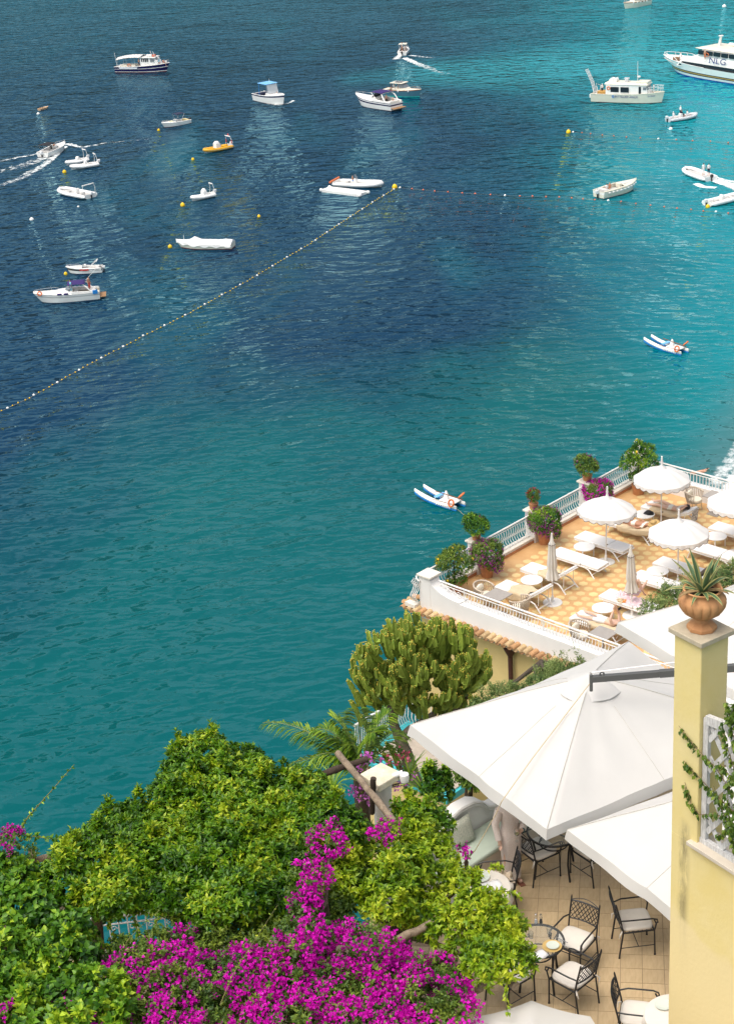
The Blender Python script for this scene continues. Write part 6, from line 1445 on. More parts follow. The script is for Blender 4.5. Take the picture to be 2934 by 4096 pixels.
ag = thing('agave', 'variegated agave with yellow leaf margins growing in the urn', 'plant', ut.location + Vector((0, 0, .45)))
rr = random.Random(4)
for k in range(24):
    inner = k < 11; az = k * 2.4 + rr.uniform(-.2, .2); el = math.radians(rr.uniform(62, 84) if k < 6 else rr.uniform(40, 62) if inner else rr.uniform(2, 28)); ln = rr.uniform(.34, .50) if inner else rr.uniform(.26, .40); wd = rr.uniform(.034, .046) if inner else rr.uniform(.026, .038); droop = .1 if inner else rr.uniform(.5, 1.1)
    e = Vector((math.cos(az), math.sin(az), 0)); sdv = Vector((-math.sin(az), math.cos(az), 0)); p = e * .03; a = el; m = MB(); V = []; n = 10
    for i in range(n + 1):
        q = i / n; d_ = e * math.cos(a) + Vector((0, 0, math.sin(a))); nn = e * -math.sin(a) + Vector((0, 0, math.cos(a))); w_ = wd * (.75 + .5 * q if q < .4 else .95 * (1 - ((q - .4) / .6) ** 1.6)) + .001
        V.append([p - sdv * w_ + nn * w_ * .55, p - sdv * w_ * .80 + nn * w_ * .3, p, p + sdv * w_ * .80 + nn * w_ * .3, p + sdv * w_ + nn * w_ * .55]); p = p + d_ * ln / n; a -= droop * q * .25
    fl_ = [v for r_ in V for v in r_]; m.v = [tuple(v) for v in fl_]
    for i in range(n):
        for j in range(4): q = i * 5 + j; m.f.append((q, q + 1, q + 6, q + 5)); m.m.append(1 if j in (0, 3) else 0)
    dry = (not inner) and rr.random() < .35
    o = m.build('leaf', [AGD if dry else AGG, AGD if dry else AGY], ag, 60); o.modifiers.new('s', 'SOLIDIFY').thickness = .006

# ---------------------------------------------------------------- pergola logs, stone pedestal, balustrade on the left
LOG = mat('grey_log', (.30, .235, .165), .95, nscale=10, col2=(.16, .12, .085), stretch=(1, 1, 1), bscale=25, bstr=.7)
LOGD = mat('dark_post', (.065, .045, .032), .95, nscale=14, namt=.4, bscale=25, bstr=.6)
def log(label, a, b, z0, z1, r=.045, m_=None, ext=0.0):
    p, q = W(*a, z0), W(*b, z1); d = (q - p); n = 10; pts = [p + d * (i / n) + Vector((random.uniform(-1, 1), random.uniform(-1, 1), random.uniform(-1, 1))) * .008 for i in range(n + 1)]
    o = MB().tube([x - p for x in pts], [r * random.uniform(.88, 1.1) for _ in pts], 9).build('pergola_log', m_ or LOG, None, 60); o.location = p; tag(o, label, 'log', 'rough pergola logs'); return o
log('long grey pergola log leaning past the white pedestal', (1352, 3012), (1590, 3305), 40.55, 40.5, .055); log('dark cracked log crossing behind the long grey one', (1230, 3118), (1466, 3036), 40.46, 40.5, .05, LOGD)
log('short dark upright post in front of the white pedestal', (1492, 3112), (1488, 3250), 40.75, 40.05, .045, LOGD); log('grey log over the bougainvillea gap', (1540, 3782), (1735, 3690), 40.4, 40.45, .05)
log('split grey log sloping down by the breakfast table', (1882, 3705), (2062, 3948), 40.55, 40.4, .055); log('short log crossing under the split one', (1905, 3962), (2010, 3868), 40.38, 40.42, .045)
log('grey log ending in the hole through the leaves', (245, 3640), (420, 3850), 40.55, 40.45, .05); log('horizontal log under the hole through the leaves', (330, 3888), (590, 3785), 40.4, 40.45, .045)
log('rail log at the sea edge of the pergola', (105, 3452), (330, 3388), 40.2, 40.25, .05); log('short upright post at the sea edge of the pergola', (128, 3408), (132, 3490), 40.42, 39.9, .05)
sc_ = [W(*p, 40.55) for p in ((1439, 3095), (1523, 3049), (1606, 3089), (1514, 3145))]; pcn = sum(sc_, Vector()) / 4
t = thing('stone_pedestal', 'white pedestal with square slab top among the logs', 'pedestal', (pcn.x, pcn.y, FZ)); Q0 = Vector(t.location)
SLAB = mat('lichen_slab', (.70, .66, .56), .85, nscale=6, col2=(.55, .48, .33), bscale=25, bstr=.2)
MB().hexa([v - Vector((0, 0, .11)) for v in (sc_[3], sc_[2], sc_[1], sc_[0])] + [sc_[3], sc_[2], sc_[1], sc_[0]]).build('slab', SLAB, t, off=Q0, bev=.012)
MB().lathe([(.14, 0), (.13, 1.9), (.15, 2.3), (.17, 2.44)], 16).build('shaft', WHITE, t, 40)
q = sc_[2].lerp(sc_[3], .35) - Q0; MB().tube([q + Vector((-.02, .05, -.02)), q + Vector((.13, .10, .0))], .04, 10).build('drain_spout', WHITE, t, 50); MB().lathe([(.02, -.14), (.06, -.12), (.07, -.05), (.065, 0), (.02, .0)], 14, tuple(q + Vector((.15, .06, 0)))).build('drain_cup', WHITE, t, 50)
# white balustrade seen through the hole
r0, r1 = Vector((-9, 19.45, FZ)), Vector((-1.1, 20.1, FZ)); t = thing('garden_balustrade', 'white scrolled iron balustrade glimpsed through the leaves above the sea', 'railing', r0); d = (r1 - r0)
for z, r in ((1.0, .03), (.86, .014), (.12, .014)): MB().tube([Vector((0, 0, z)), d + Vector((0, 0, z))], r, 8).build('rail', WPAINT, t, 50)
nb = int(d.length / .13); bmn = MB().tube([(0, 0, 0), (0, 0, 1.0)], .011, 5).mesh('baluster', WPAINT, 50); scm = MB().tube([(.05 * math.cos(a) * (1 - a / 9), 0, .05 * math.sin(a) * (1 - a / 9)) for a in [k * .5 for k in range(14)]], .009, 5).mesh('scroll', WPAINT, 50)
for k in range(nb):
    o = link('baluster', bmn, t); o.location = d * ((k + .5) / nb)
    if k % 2: o = link('scroll', scm, t); o.location = d * ((k + .5) / nb) + Vector((.06, 0, .78))
# lower balcony with turquoise floor glimpsed under the euphorbia
t = thing('lower_balcony', 'lower balcony with turquoise floor and white striped railing behind the euphorbia trunk', 'balcony', (.5, 36, 27)); Q0 = Vector(t.location)
b0 = W(1470, 3080, 27.6); ey = Vector((.7071, .7071, 0)); ex = Vector((.7071, -.7071, 0)); bc = W(1640, 2960, 27.6)
def bq(a0, a1, b0_, b1_, z0, z1): c = [bc + ex * a + ey * b for a, b in ((a0, b0_), (a1, b0_), (a1, b1_), (a0, b1_))]; return MB().hexa([Vector((v.x, v.y, z0)) for v in c] + [Vector((v.x, v.y, z1)) for v in c])
bq(-.9, 2.6, -1.3, .9, 10, 27.2).build('wall', YELLOW, t, off=Q0); bq(-1.0, 2.6, -1.4, 1.0, 27.2, 27.4).build('floor', mat('turquoise_floor', (.05, .42, .46), .5, nscale=3, namt=.15), t, off=Q0); bq(-.55, 2.5, -.9, .85, 27.4, 27.44).build('deck', mat('stone_deck', (.42, .36, .29), .8, nscale=6, namt=.2), t, off=Q0)
for a, b in (((-.95, -1.3), (-.95, .95)), ((-.95, .95), (2.6, .95))):
    p, q = bc + ex * a[0] + ey * a[1], bc + ex * b[0] + ey * b[1]; p.z = q.z = 0
    MB().tube([p + Vector((0, 0, 28.35)), q + Vector((0, 0, 28.35))], .04, 8).build('handrail', WPAINT, t, 50, off=Q0)
    for k in range(24): v = p.lerp(q, (k + .5) / 24); MB().tube([v + Vector((0, 0, 27.4)), v + Vector((-.06, -.06, 27.65)), v + Vector((0, 0, 28.33))], .018, 5).build('baluster', WPAINT, t, off=Q0)
# ================================================================ PLANTS
def in_poly(x, y, P):
    r = False; n = len(P)
    for i in range(n):
        (x1, y1), (x2, y2) = P[i], P[(i + 1) % n]
        if (y1 > y) != (y2 > y) and x < (x2 - x1) * (y - y1) / (y2 - y1) + x1: r = not r
    return r
def blobs_in(P, z, step, r0, r1, zj=.15, flat=.8, seed=0, zf=None):
    """ellipsoid clumps whose centres lie under a pixel outline, at height z"""
    R = random.Random(seed); xs = [p[0] for p in P]; ys = [p[1] for p in P]; out = []
    y = min(ys)
    row = 0
    while y < max(ys):
        x = min(xs) + (row % 2) * step / 2
        while x < max(xs):
            px, py = x + R.uniform(-.4, .4) * step, y + R.uniform(-.4, .4) * step * .7
            if in_poly(px, py, P):
                zz = (zf(px, py) if zf else z) + R.uniform(-zj, zj); r = R.uniform(r0, r1); c = W(px, py, zz)
                out.append((tuple(c), (r, r, r * flat)))
            x += step
        y += step * .7; row += 1
    return out
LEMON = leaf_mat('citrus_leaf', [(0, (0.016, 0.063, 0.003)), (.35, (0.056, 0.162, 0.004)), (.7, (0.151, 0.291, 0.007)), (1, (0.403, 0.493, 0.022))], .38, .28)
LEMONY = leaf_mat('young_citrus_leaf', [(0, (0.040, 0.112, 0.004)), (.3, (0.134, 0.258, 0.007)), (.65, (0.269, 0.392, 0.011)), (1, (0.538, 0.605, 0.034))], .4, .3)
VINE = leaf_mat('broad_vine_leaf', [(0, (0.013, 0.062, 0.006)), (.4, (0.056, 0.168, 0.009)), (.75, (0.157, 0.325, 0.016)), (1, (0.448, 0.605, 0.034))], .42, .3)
BOUGL = leaf_mat('bougainvillea_leaf', [(0, (0.028, 0.078, 0.013)), (.6, (0.095, 0.168, 0.020)), (1, (0.224, 0.302, 0.034))], .45, .28)
BOUGF = leaf_mat('magenta_bract', [(0, (0.336, 0.001, 0.224)), (.4, (0.582, 0.002, 0.403)), (.8, (0.762, 0.009, 0.560)), (1, (0.800, 0.067, 0.650))], .6, .35, .2)
LILAC = leaf_mat('lilac_bract', [(0, (.45, .08, .42)), (1, (.68, .22, .62))], .6, .35, .2)
PURPF = leaf_mat('purple_petal', [(0, (.20, .015, .18)), (1, (.45, .06, .38))], .6, .3, .2)
SHRUB = leaf_mat('shrub_leaf', [(0, (0.034, 0.090, 0.013)), (.5, (0.106, 0.196, 0.022)), (1, (0.269, 0.358, 0.045))], .45, .28)
JASM = leaf_mat('small_shrub_leaf', [(0, (0.056, 0.118, 0.034)), (.5, (0.157, 0.241, 0.067)), (1, (0.336, 0.403, 0.134))], .5, .3)
REDF = leaf_mat('red_petal', [(0, (.25, .012, .02)), (1, (.48, .05, .07))], .6, .3, .2)
BARK = mat('bark', (.10, .075, .05), .95, nscale=12, namt=.4, bscale=25, bstr=.8)
FRUITY = mat('lemon_fruit', (.70, .46, .02), .45, bscale=60, bstr=.1)

def crown_of(root, blobs, dens, k, ln, wd, m, part='crown', up=-.35, spread=.9, upb=.4, off=None, seed_rnd=.0, depth=None, inner=.88):
    P, Nn = ellipsoid_tips(blobs, dens, up, inner)
    base, D, Nr, idx = rosettes(P, Nn, k, spread, upb); n = len(base)
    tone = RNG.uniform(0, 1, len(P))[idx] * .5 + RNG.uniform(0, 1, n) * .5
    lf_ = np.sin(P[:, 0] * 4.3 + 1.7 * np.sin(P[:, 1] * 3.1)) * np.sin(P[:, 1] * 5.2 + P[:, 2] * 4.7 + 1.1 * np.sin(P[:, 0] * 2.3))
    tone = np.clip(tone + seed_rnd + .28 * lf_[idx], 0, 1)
    me = leaf_mesh(part, base - np.array(off if off is not None else (0, 0, 0)), D, Nr, RNG.uniform(.7, 1.15, n) * ln, RNG.uniform(.75, 1.1, n) * wd, m, tone)
    return link(part, me, root), P, Nn
def trunk(root, pts, r, m=BARK, name='trunk', n=9): return MB().tube(pts, r, n).build(name, m, root, 60)
def shade_core(root, blobs, off, m=None, f=.72, name='inner_twigs'):
    """twigs inside the crown"""
    mb = MB(); o_ = Vector(off)
    for c, r in blobs:
        c = Vector(c) - o_
        for q in range(5):
            d = Vector(unit(1)[0]); d.z = abs(d.z) * .6; mb.tube([c - Vector((0, 0, r[2] * .9)), c + Vector((d.x * r[0] * .4, d.y * r[1] * .4, 0)), c + Vector((d.x * r[0], d.y * r[1], d.z * r[2])) * .9 + c * .0], [.012, .008, .004], 4)
    return mb.build(name, m or BARK, root)
def tree(name, label, blobs, base, dens, k, ln, wd, m, cat='tree', fruit=0, limbs=6, seed=0, tone=0.0, group=None):
    b = Vector(base); t = thing(name, label, cat, b, 0, group)
    cr, P, Nn = crown_of(t, blobs, dens, k, ln, wd, m, off=b, seed_rnd=tone)
    up = [i for i in range(len(P)) if Nn[i][2] > .25]; Rs = random.Random(seed + 50)
    sp = [(tuple(Vector(P[i]) + Vector((0, 0, .06))), (.07, .07, Rs.uniform(.10, .20))) for i in Rs.sample(up, min(len(up), max(6, len(blobs))))]
    crown_of(t, sp, 260, k, ln * .9, wd * .9, m, 'shoots', off=b, seed_rnd=tone + .18, inner=.2, upb=.9, spread=.6)
    # second layer deeper inside, leaf colour darkened to imitate shade within the crown
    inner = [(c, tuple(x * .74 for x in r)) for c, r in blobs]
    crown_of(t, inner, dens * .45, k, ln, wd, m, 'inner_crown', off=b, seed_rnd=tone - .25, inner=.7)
    cs = [Vector(c) - b for c, r in blobs]; mid = sum(cs, Vector()) / len(cs); fork = Vector((mid.x * .3, mid.y * .3, max(.4, mid.z - .9)))
    trunk(t, [(0, 0, -.1), fork * .5 + Vector((.03, .02, 0)), fork], [.11, .09, .075])
    R = random.Random(seed); pick = R.sample(cs, min(limbs, len(cs)))
    for c in pick: trunk(t, [fork, fork.lerp(c, .5) + Vector((R.uniform(-.1, .1), R.uniform(-.1, .1), .05)), c], [.055, .035, .012], name='limb', n=6)
    fm = MB().lathe([(.003, -.042), (.02, -.03), (.03, 0), (.022, .028), (.006, .042)], 10).mesh('fruit', FRUITY, 60)
    for i in range(fruit):
        q = R.randrange(len(P)); o = link('fruit', fm, t); o.location = Vector(P[q]) - b; o.rotation_euler = (R.uniform(-1, 1), R.uniform(-1, 1), 0)
    return t
PA = [(200, 3490), (430, 3345), (560, 3225), (700, 3100), (790, 3000), (880, 3090), (960, 3050), (1080, 3130), (1250, 3200), (1370, 3290), (1340, 3400), (1200, 3440), (1190, 3640), (900, 3680), (640, 3600), (380, 3600), (260, 3560)]
PA1 = [(200, 3490), (430, 3345), (560, 3225), (640, 3190), (700, 3300), (690, 3480), (640, 3600), (380, 3600), (260, 3560)]
PA2 = [(640, 3190), (700, 3090), (800, 2975), (880, 3060), (960, 3015), (1080, 3110), (1250, 3200), (1370, 3290), (1340, 3400), (1200, 3440), (1190, 3640), (900, 3680), (690, 3600), (700, 3300)]
PB_ = [(1560, 3310), (1630, 3240), (1690, 3310), (1750, 3430), (1820, 3530), (1960, 3650), (2050, 3740), (2040, 3840), (1950, 3860), (1800, 3740), (1560, 3670), (1350, 3590), (1250, 3480), (1330, 3400), (1450, 3360)]
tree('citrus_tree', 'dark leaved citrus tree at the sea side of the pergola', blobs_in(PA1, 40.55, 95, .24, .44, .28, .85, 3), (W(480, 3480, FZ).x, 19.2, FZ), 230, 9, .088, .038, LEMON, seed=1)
hz = lambda x, y: 40.55 + .35 * max(0, 1 - math.hypot(x - 800, (y - 3010)) / 150)
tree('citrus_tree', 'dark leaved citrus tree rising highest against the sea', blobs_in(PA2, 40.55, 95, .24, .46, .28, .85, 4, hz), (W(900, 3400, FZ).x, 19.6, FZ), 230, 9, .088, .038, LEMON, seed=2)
# shoots breaking the outline
def shoot(tr, px, py, z, h, n=3):
    for q in range(n):
        pass
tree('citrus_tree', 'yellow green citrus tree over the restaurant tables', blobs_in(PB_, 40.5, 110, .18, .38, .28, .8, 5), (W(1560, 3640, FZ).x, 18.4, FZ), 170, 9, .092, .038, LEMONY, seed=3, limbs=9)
PC = [(-40, 3480), (100, 3450), (200, 3500), (260, 3600), (280, 3720), (360, 3860), (480, 3960), (560, 4140), (-40, 4140)]
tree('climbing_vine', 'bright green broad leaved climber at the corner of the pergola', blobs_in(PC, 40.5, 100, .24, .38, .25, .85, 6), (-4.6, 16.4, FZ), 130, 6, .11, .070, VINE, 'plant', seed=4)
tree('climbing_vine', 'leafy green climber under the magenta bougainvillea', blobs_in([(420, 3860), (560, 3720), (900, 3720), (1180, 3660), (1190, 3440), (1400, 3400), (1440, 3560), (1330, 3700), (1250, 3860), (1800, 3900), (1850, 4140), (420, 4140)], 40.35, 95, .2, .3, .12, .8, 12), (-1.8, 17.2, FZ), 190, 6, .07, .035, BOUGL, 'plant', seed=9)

# bougainvillea: leafy mound with clusters of papery bracts
def bougainvillea(label, polys, base, z, fm=BOUGF, seed=0, step=85, r0=.17, r1=.30, fdens=190, ldens=150, lf=BOUGL, bsize=.046, name='bougainvillea'):
    bl = []
    for i, p in enumerate(polys): bl += blobs_in(p, z, step, r0, r1, .14, .8, seed + i)
    b = Vector(base); t = thing(name, label, 'plant', b)
    if ldens: crown_of(t, [(c, tuple(x * .93 for x in r)) for c, r in bl], ldens, 5, .06, .034, lf, 'leaves', off=b)
    P, Nn = ellipsoid_tips([(c, tuple(x * 1.04 for x in r)) for c, r in bl], fdens, -.3, .9)
    # patchy flowering
    w_ = np.sin(P[:, 0] * 7.1 + 1.3) + np.sin(P[:, 1] * 8.3 + P[:, 0] * 3) + np.sin(P[:, 2] * 9 + P[:, 0] * 5) ; keep = w_ > -.85 + .5 * RNG.normal(size=len(P)); P, Nn = P[keep], Nn[keep]
    base_, D, Nr, idx = rosettes(P, Nn, 7, .75, .35); base_ = base_ + unit(len(base_)) * .03; n = len(base_)
    tone = np.clip(RNG.uniform(0, 1, len(P))[idx] * .55 + RNG.uniform(0, 1, n) * .45, 0, 1)
    me = leaf_mesh('flowers', base_ - np.array(b), D + unit(n) * .5, Nr + unit(n) * .6, RNG.uniform(.8, 1.2, n) * bsize, RNG.uniform(.8, 1.2, n) * bsize * .85, fm, tone, .3, .05); link('flowers', me, t)
    ctr = sum((Vector(c) for c, r in bl), Vector()) / len(bl) - b
    trunk(t, [(0, 0, -.1), ctr * .4 + Vector((.05, 0, .2)), ctr - Vector((0, 0, .15))], [.05, .04, .03], name='stem')
    R = random.Random(seed)
    for c, r in R.sample(bl, min(8, len(bl))): trunk(t, [ctr - Vector((0, 0, .15)), ctr.lerp(Vector(c) - b, .5) - Vector((0, 0, .1)), Vector(c) - b], [.022, .016, .007], name='cane', n=5)
    return t
bougainvillea('huge magenta bougainvillea spreading over the pergola front', [[(200, 4080), (340, 3960), (440, 3880), (540, 3830), (700, 3840), (900, 3880), (1100, 3830), (1200, 3760), (1400, 3760), (1560, 3800), (1760, 3860), (1850, 3950), (1900, 4020), (1870, 4140), (480, 4140)]], (-1.5, 15.8, FZ), 40.55, seed=20)
bougainvillea('magenta bougainvillea strand climbing between the two citrus trees', [[(1180, 3470), (1260, 3400), (1280, 3520), (1270, 3640), (1280, 3780), (1190, 3830), (1150, 3740), (1190, 3600)], [(1180, 3390), (1310, 3310), (1340, 3380), (1240, 3440)], [(1470, 3330), (1570, 3300), (1560, 3370), (1480, 3390)], [(1390, 3720), (1510, 3690), (1550, 3800), (1440, 3840)]], (-.8, 17.6, FZ), 41.0, seed=40, step=62, r0=.14, r1=.22, fdens=170)
bougainvillea('magenta bougainvillea sprays through the leaves near the hole', [[(500, 3880), (620, 3750), (720, 3700), (760, 3790), (640, 3870)], [(640, 3830), (860, 3820), (1100, 3820), (1000, 3880), (700, 3890)]], (-2.6, 16.8, FZ), 40.6, seed=50, step=80, r0=.11, r1=.18, fdens=70)
bougainvillea('magenta bougainvillea at the sea edge post', [[(-40, 3340), (70, 3310), (110, 3420), (60, 3540), (-40, 3560)], [(-40, 3980), (40, 3960), (50, 4060), (-40, 4140)]], (-5.2, 18.6, FZ), 40.75, seed=60, step=70, r0=.12, r1=.2, fdens=90)
bougainvillea('lilac bougainvillea behind the white pedestal', [[(1375, 3070), (1500, 3000), (1560, 3040), (1470, 3110), (1390, 3110)], [(1600, 3130), (1650, 3110), (1660, 3170), (1590, 3180)], [(1400, 3120), (1440, 3130), (1480, 3220), (1430, 3200)]], (-.2, 20.9, FZ - .3), 40.2, LILAC, seed=70, step=60, r0=.09, r1=.13, fdens=70, ldens=40)
bougainvillea('pink flowering shrub at the foot of the euphorbia', [[(1560, 3020), (1620, 3010), (1620, 3060), (1560, 3070)]], (.5, 23.0, 36.5), 38.6, leaf_mat('pink_petal', [(0, (.45, .03, .12)), (1, (.62, .16, .25))], .6, .3, .2), seed=80, step=50, r0=.10, r1=.14, fdens=60, ldens=40)
bougainvillea('few magenta sprays on the twig beside the bench', [[(1830, 3370), (1870, 3390), (1890, 3440), (1850, 3430)]], (.9, 18.8, FZ), 40.3, seed=90, step=45, r0=.05, r1=.08, fdens=160, ldens=30)

# loose twigs with leaves, one reaching over the sea
def twig(label, pts, nl, ln, wd, m, r=.006, name='vine_shoot', k=2):
    p = [Vector(q) for q in pts]; t = thing(name, label, 'plant', p[0]); o_ = p[0]
    n = 24; pp = []
    for i in range(n + 1):
        q = i / n * (len(p) - 1); a = min(int(q), len(p) - 2); f_ = q - a; pp.append(p[a].lerp(p[a + 1], f_))
    for _ in range(2): pp = [pp[0]] + [(pp[i - 1] + pp[i] * 2 + pp[i + 1]) / 4 for i in range(1, n)] + [pp[-1]]
    MB().tube([q - o_ for q in pp], [r * (1 - .6 * i / n) for i in range(n + 1)], 5).build('stem', mat('green_stem', (.16, .15, .05), .7), t, 60)
    idx = RNG.integers(2, n, nl); B_ = np.array([pp[i] - o_ for i in idx]); T_ = np.array([(pp[min(i + 1, n)] - pp[i - 1]).normalized() for i in idx])
    D = unit(nl) * .9 + T_ * .7; Nr = np.array([0, 0, 1.0]) + unit(nl) * .5
    link('leaves', leaf_mesh('leaves', B_, D, Nr, RNG.uniform(.6, 1.1, nl) * ln, RNG.uniform(.7, 1.1, nl) * wd, m, RNG.uniform(.3, 1, nl)), t); return t
twig('thin leafy shoot reaching out over the sea', [W(70, 3345, 40.5), W(110, 3270, 40.75), W(200, 3170, 41.1), W(298, 3058, 41.45)], 90, .06, .028, VINE, .011)
twig('pale green tendril along the sea edge log', [W(60, 3370, 40.5), W(130, 3345, 40.55), W(220, 3358, 40.5), W(270, 3350, 40.55)], 40, .09, .07, VINE)
twig('long thin bougainvillea shoot arching over the hole', [W(485, 3830, 40.5), W(510, 3760, 40.75), W(580, 3690, 40.9), W(640, 3640, 41.0)], 26, .05, .024, BOUGL)
for k, (a, b_) in enumerate((((380, 3600), (470, 3760)), ((520, 3600), (560, 3770)), ((640, 3640), (600, 3800)), ((330, 3680), (440, 3800)))):
    twig('leafy citrus sprig hanging across the hole %s' % ('over the log end', 'in front of the white scrolls', 'beside the bougainvillea sprays', 'next to the climber')[k], [W(*a, 40.55), W((a[0] + b_[0]) / 2, (a[1] + b_[1]) / 2, 40.5), W(*b_, 40.35)], 60, .085, .038, LEMON, .008, 'citrus_sprig')
twig('thin pale shoot over the bougainvillea', [W(880, 4020, 40.7), W(930, 3900, 40.95), W(1000, 3790, 41.1), W(1110, 3620, 41.2)], 40, .045, .02, LEMONY)
twig('leafy sprig hanging over the octagonal parasol', [W(2030, 3900, 40.55), W(2020, 3980, 40.5), W(2030, 4060, 40.45)], 40, .075, .034, LEMONY)
for k, (a, b_) in enumerate((((1960, 3640), (2120, 3700)), ((1990, 3560), (2080, 3590)), ((2000, 3740), (2130, 3850)), ((1940, 3480), (2010, 3470)))):
    twig('outer citrus sprig %s' % ('reaching towards the glass table', 'over the draped chair', 'drooping by the split log', 'near the plastered bench')[k], [W(*a, 40.5), W((a[0] + b_[0]) / 2, (a[1] + b_[1]) / 2 - 8, 40.55), W(*b_, 40.4)], 46, .085, .036, LEMONY, .008, 'citrus_sprig')

# ---------------------------------------------------------------- candelabra euphorbia
EUPH = mat('euphorbia_green', (.26, .335, .05), .55, nscale=5, col2=(.16, .24, .035), rnd=.28); EUPO = mat('euphorbia_grey_trunk', (.22, .19, .15), .9, nscale=9, col2=(.12, .10, .075), bscale=20, bstr=.6); EUPF = mat('euphorbia_yellow_tip', (.50, .40, .06), .7)
eb = W(1655, 3080, 35.6); et = thing('euphorbia_tree', 'large candelabra euphorbia with ribbed upright green stems', 'tree', eb)
R = random.Random(21)
def stem_mesh(pts, r, name='stem', tips=True):
    """four winged column with scalloped edges"""
    m = MB(); n = len(pts); nrm = None; rings = []
    for i in range(n):
        t_ = (pts[min(i + 1, n - 1)] - pts[max(i - 1, 0)]).normalized()
        if nrm is None: nrm = (t_.orthogonal()).normalized(); nrm.rotate(Matrix.Rotation(R.uniform(0, 1.5), 3, t_))
        else: nrm = (nrm - t_ * nrm.dot(t_)).normalized()
        bn = t_.cross(nrm); q = i / (n - 1); rr_ = r * (.75 + .35 * min(1, q * 4)) * (1 if q < .88 else .45 + .55 * (1 - q) / .12); wing = 1.0 + .22 * (i % 2)
        rings.append([pts[i] + (nrm * math.cos(a) + bn * math.sin(a)) * rr_ * (wing if j % 2 == 0 else .42) for j, a in enumerate([PI / 4 * j for j in range(8)])])
    m.loft(rings)
    if tips:
        for q in range(5):
            a = R.uniform(0, 6.28); c = pts[-1] + Vector((math.cos(a), math.sin(a), .2)) * r * .8 - (pts[-1] - pts[-2]) * R.uniform(0, 1.2); b0 = len(m.f); m.ball(c, r * .30, 5, 4, 1)
    return m.build(name, [EUPH, EUPF], et)
ctr = W(1690, 2720, 0)
def px_at(px, py, y): # point on the vertical plane at depth y
    d = W(px, py, 0) - Vector((0, 0, CZ)); return Vector((0, 0, CZ)) + d * (y / d.y)
YD = eb.y
fork = [px_at(1600, 2960, YD) - eb, px_at(1690, 2890, YD + .2) - eb, px_at(1560, 2830, YD - .1) - eb]
trunk(et, [(0, 0, -.3), px_at(1625, 3020, YD) - eb, fork[0]], [.15, .13, .12], EUPO); trunk(et, [fork[0], px_at(1640, 2920, YD) - eb, fork[1]], [.11, .10, .085], EUPO, 'limb'); trunk(et, [fork[0], px_at(1575, 2900, YD) - eb, fork[2]], [.11, .09, .075], EUPO, 'limb')
trunk(et, [fork[1], px_at(1740, 2850, YD + .2) - eb], [.08, .06], EUPO, 'limb'); trunk(et, [fork[1], px_at(1790, 2880, YD + .1) - eb, px_at(1870, 2780, YD) - eb], [.08, .07, .05], EUPO, 'limb')
roots = [fork[0], fork[1], fork[2], px_at(1740, 2850, YD + .2) - eb, px_at(1680, 2780, YD) - eb, px_at(1500, 2850, YD) - eb, px_at(1870, 2780, YD) - eb, px_at(1620, 2800, YD + .3) - eb]
ell = (1682, 2675, 285, 232); cnt = 0
cells_ = []
for i in range(4000):
    a = R.uniform(0, 2 * PI); q = math.sqrt(R.random()); px = ell[0] + ell[2] * q * math.cos(a); py = ell[1] + ell[3] * q * math.sin(a)
    if py > 2690 and abs(px - 1690) > 300 - (py - 2690) * .9: continue
    if py > 2800: continue
    if math.sin(px * .031 + 1.2) + math.sin(py * .043) + math.sin((px + py) * .021) < -1.35: continue
    dep = R.uniform(-.9, .9) * math.sqrt(max(.05, 1 - q * q))
    if any((px - x) ** 2 + (py - y) ** 2 + ((dep - d_) * 120) ** 2 < 29 ** 2 for x, y, d_ in cells_): continue
    cells_.append((px, py, dep))
for px, py, dep in cells_[:235]:
    tip = px_at(px, py, YD + dep) - eb; b0 = min(roots, key=lambda v: (v - (tip - Vector((0, 0, .5)))).length)
    out = Vector((tip.x - (ctr.x * 0 + fork[1].x), (tip.y), 0)) * .25; L_ = R.uniform(.22, .50); lean_ = Vector((R.uniform(-.14, .14), R.uniform(-.14, .14), 0)); foot_ = tip - Vector((0, 0, L_)) - out * .8 + lean_
    foot_ = foot_.lerp(b0, .15)
    n = 13; c1_ = foot_.lerp(tip, .35) + out * .35 - Vector((0, 0, .06)); pts = []
    for i in range(n):
        q = i / (n - 1); pts.append(foot_ * (1 - q) ** 2 + c1_ * 2 * q * (1 - q) + tip * q * q)
    stem_mesh(pts, R.uniform(.042, .058))
    if R.random() < .9:   # side joints
        for s_ in range(R.choice((1, 2, 3))):
            q = R.uniform(.4, .85); p = pts[int(q * (n - 1))]; a = R.uniform(0, 6.28); o2 = Vector((math.cos(a), math.sin(a), 0)) * R.uniform(.07, .13); p2 = p + o2 + Vector((0, 0, .05)); p3 = p2 + o2 * .3 + Vector((0, 0, R.uniform(.12, .25))); stem_mesh([p, p.lerp(p2, .5), p2, p2.lerp(p3, .3), p2.lerp(p3, .65), p3], .042, 'side_joint')
for px, py in ((1400, 2800), (1420, 2760), (1440, 2860), (1390, 2720), (1470, 2890), (1560, 2990), (1530, 3010), (1545, 2970)):
    tip = px_at(px, py, YD - .3) - eb; f0 = px_at(px + 45, py + 105, YD - .2) - eb; stem_mesh([f0.lerp(tip, i / 12) + Vector((.03 * math.sin(i / 12 * PI), 0, 0)) for i in range(13)], .045)

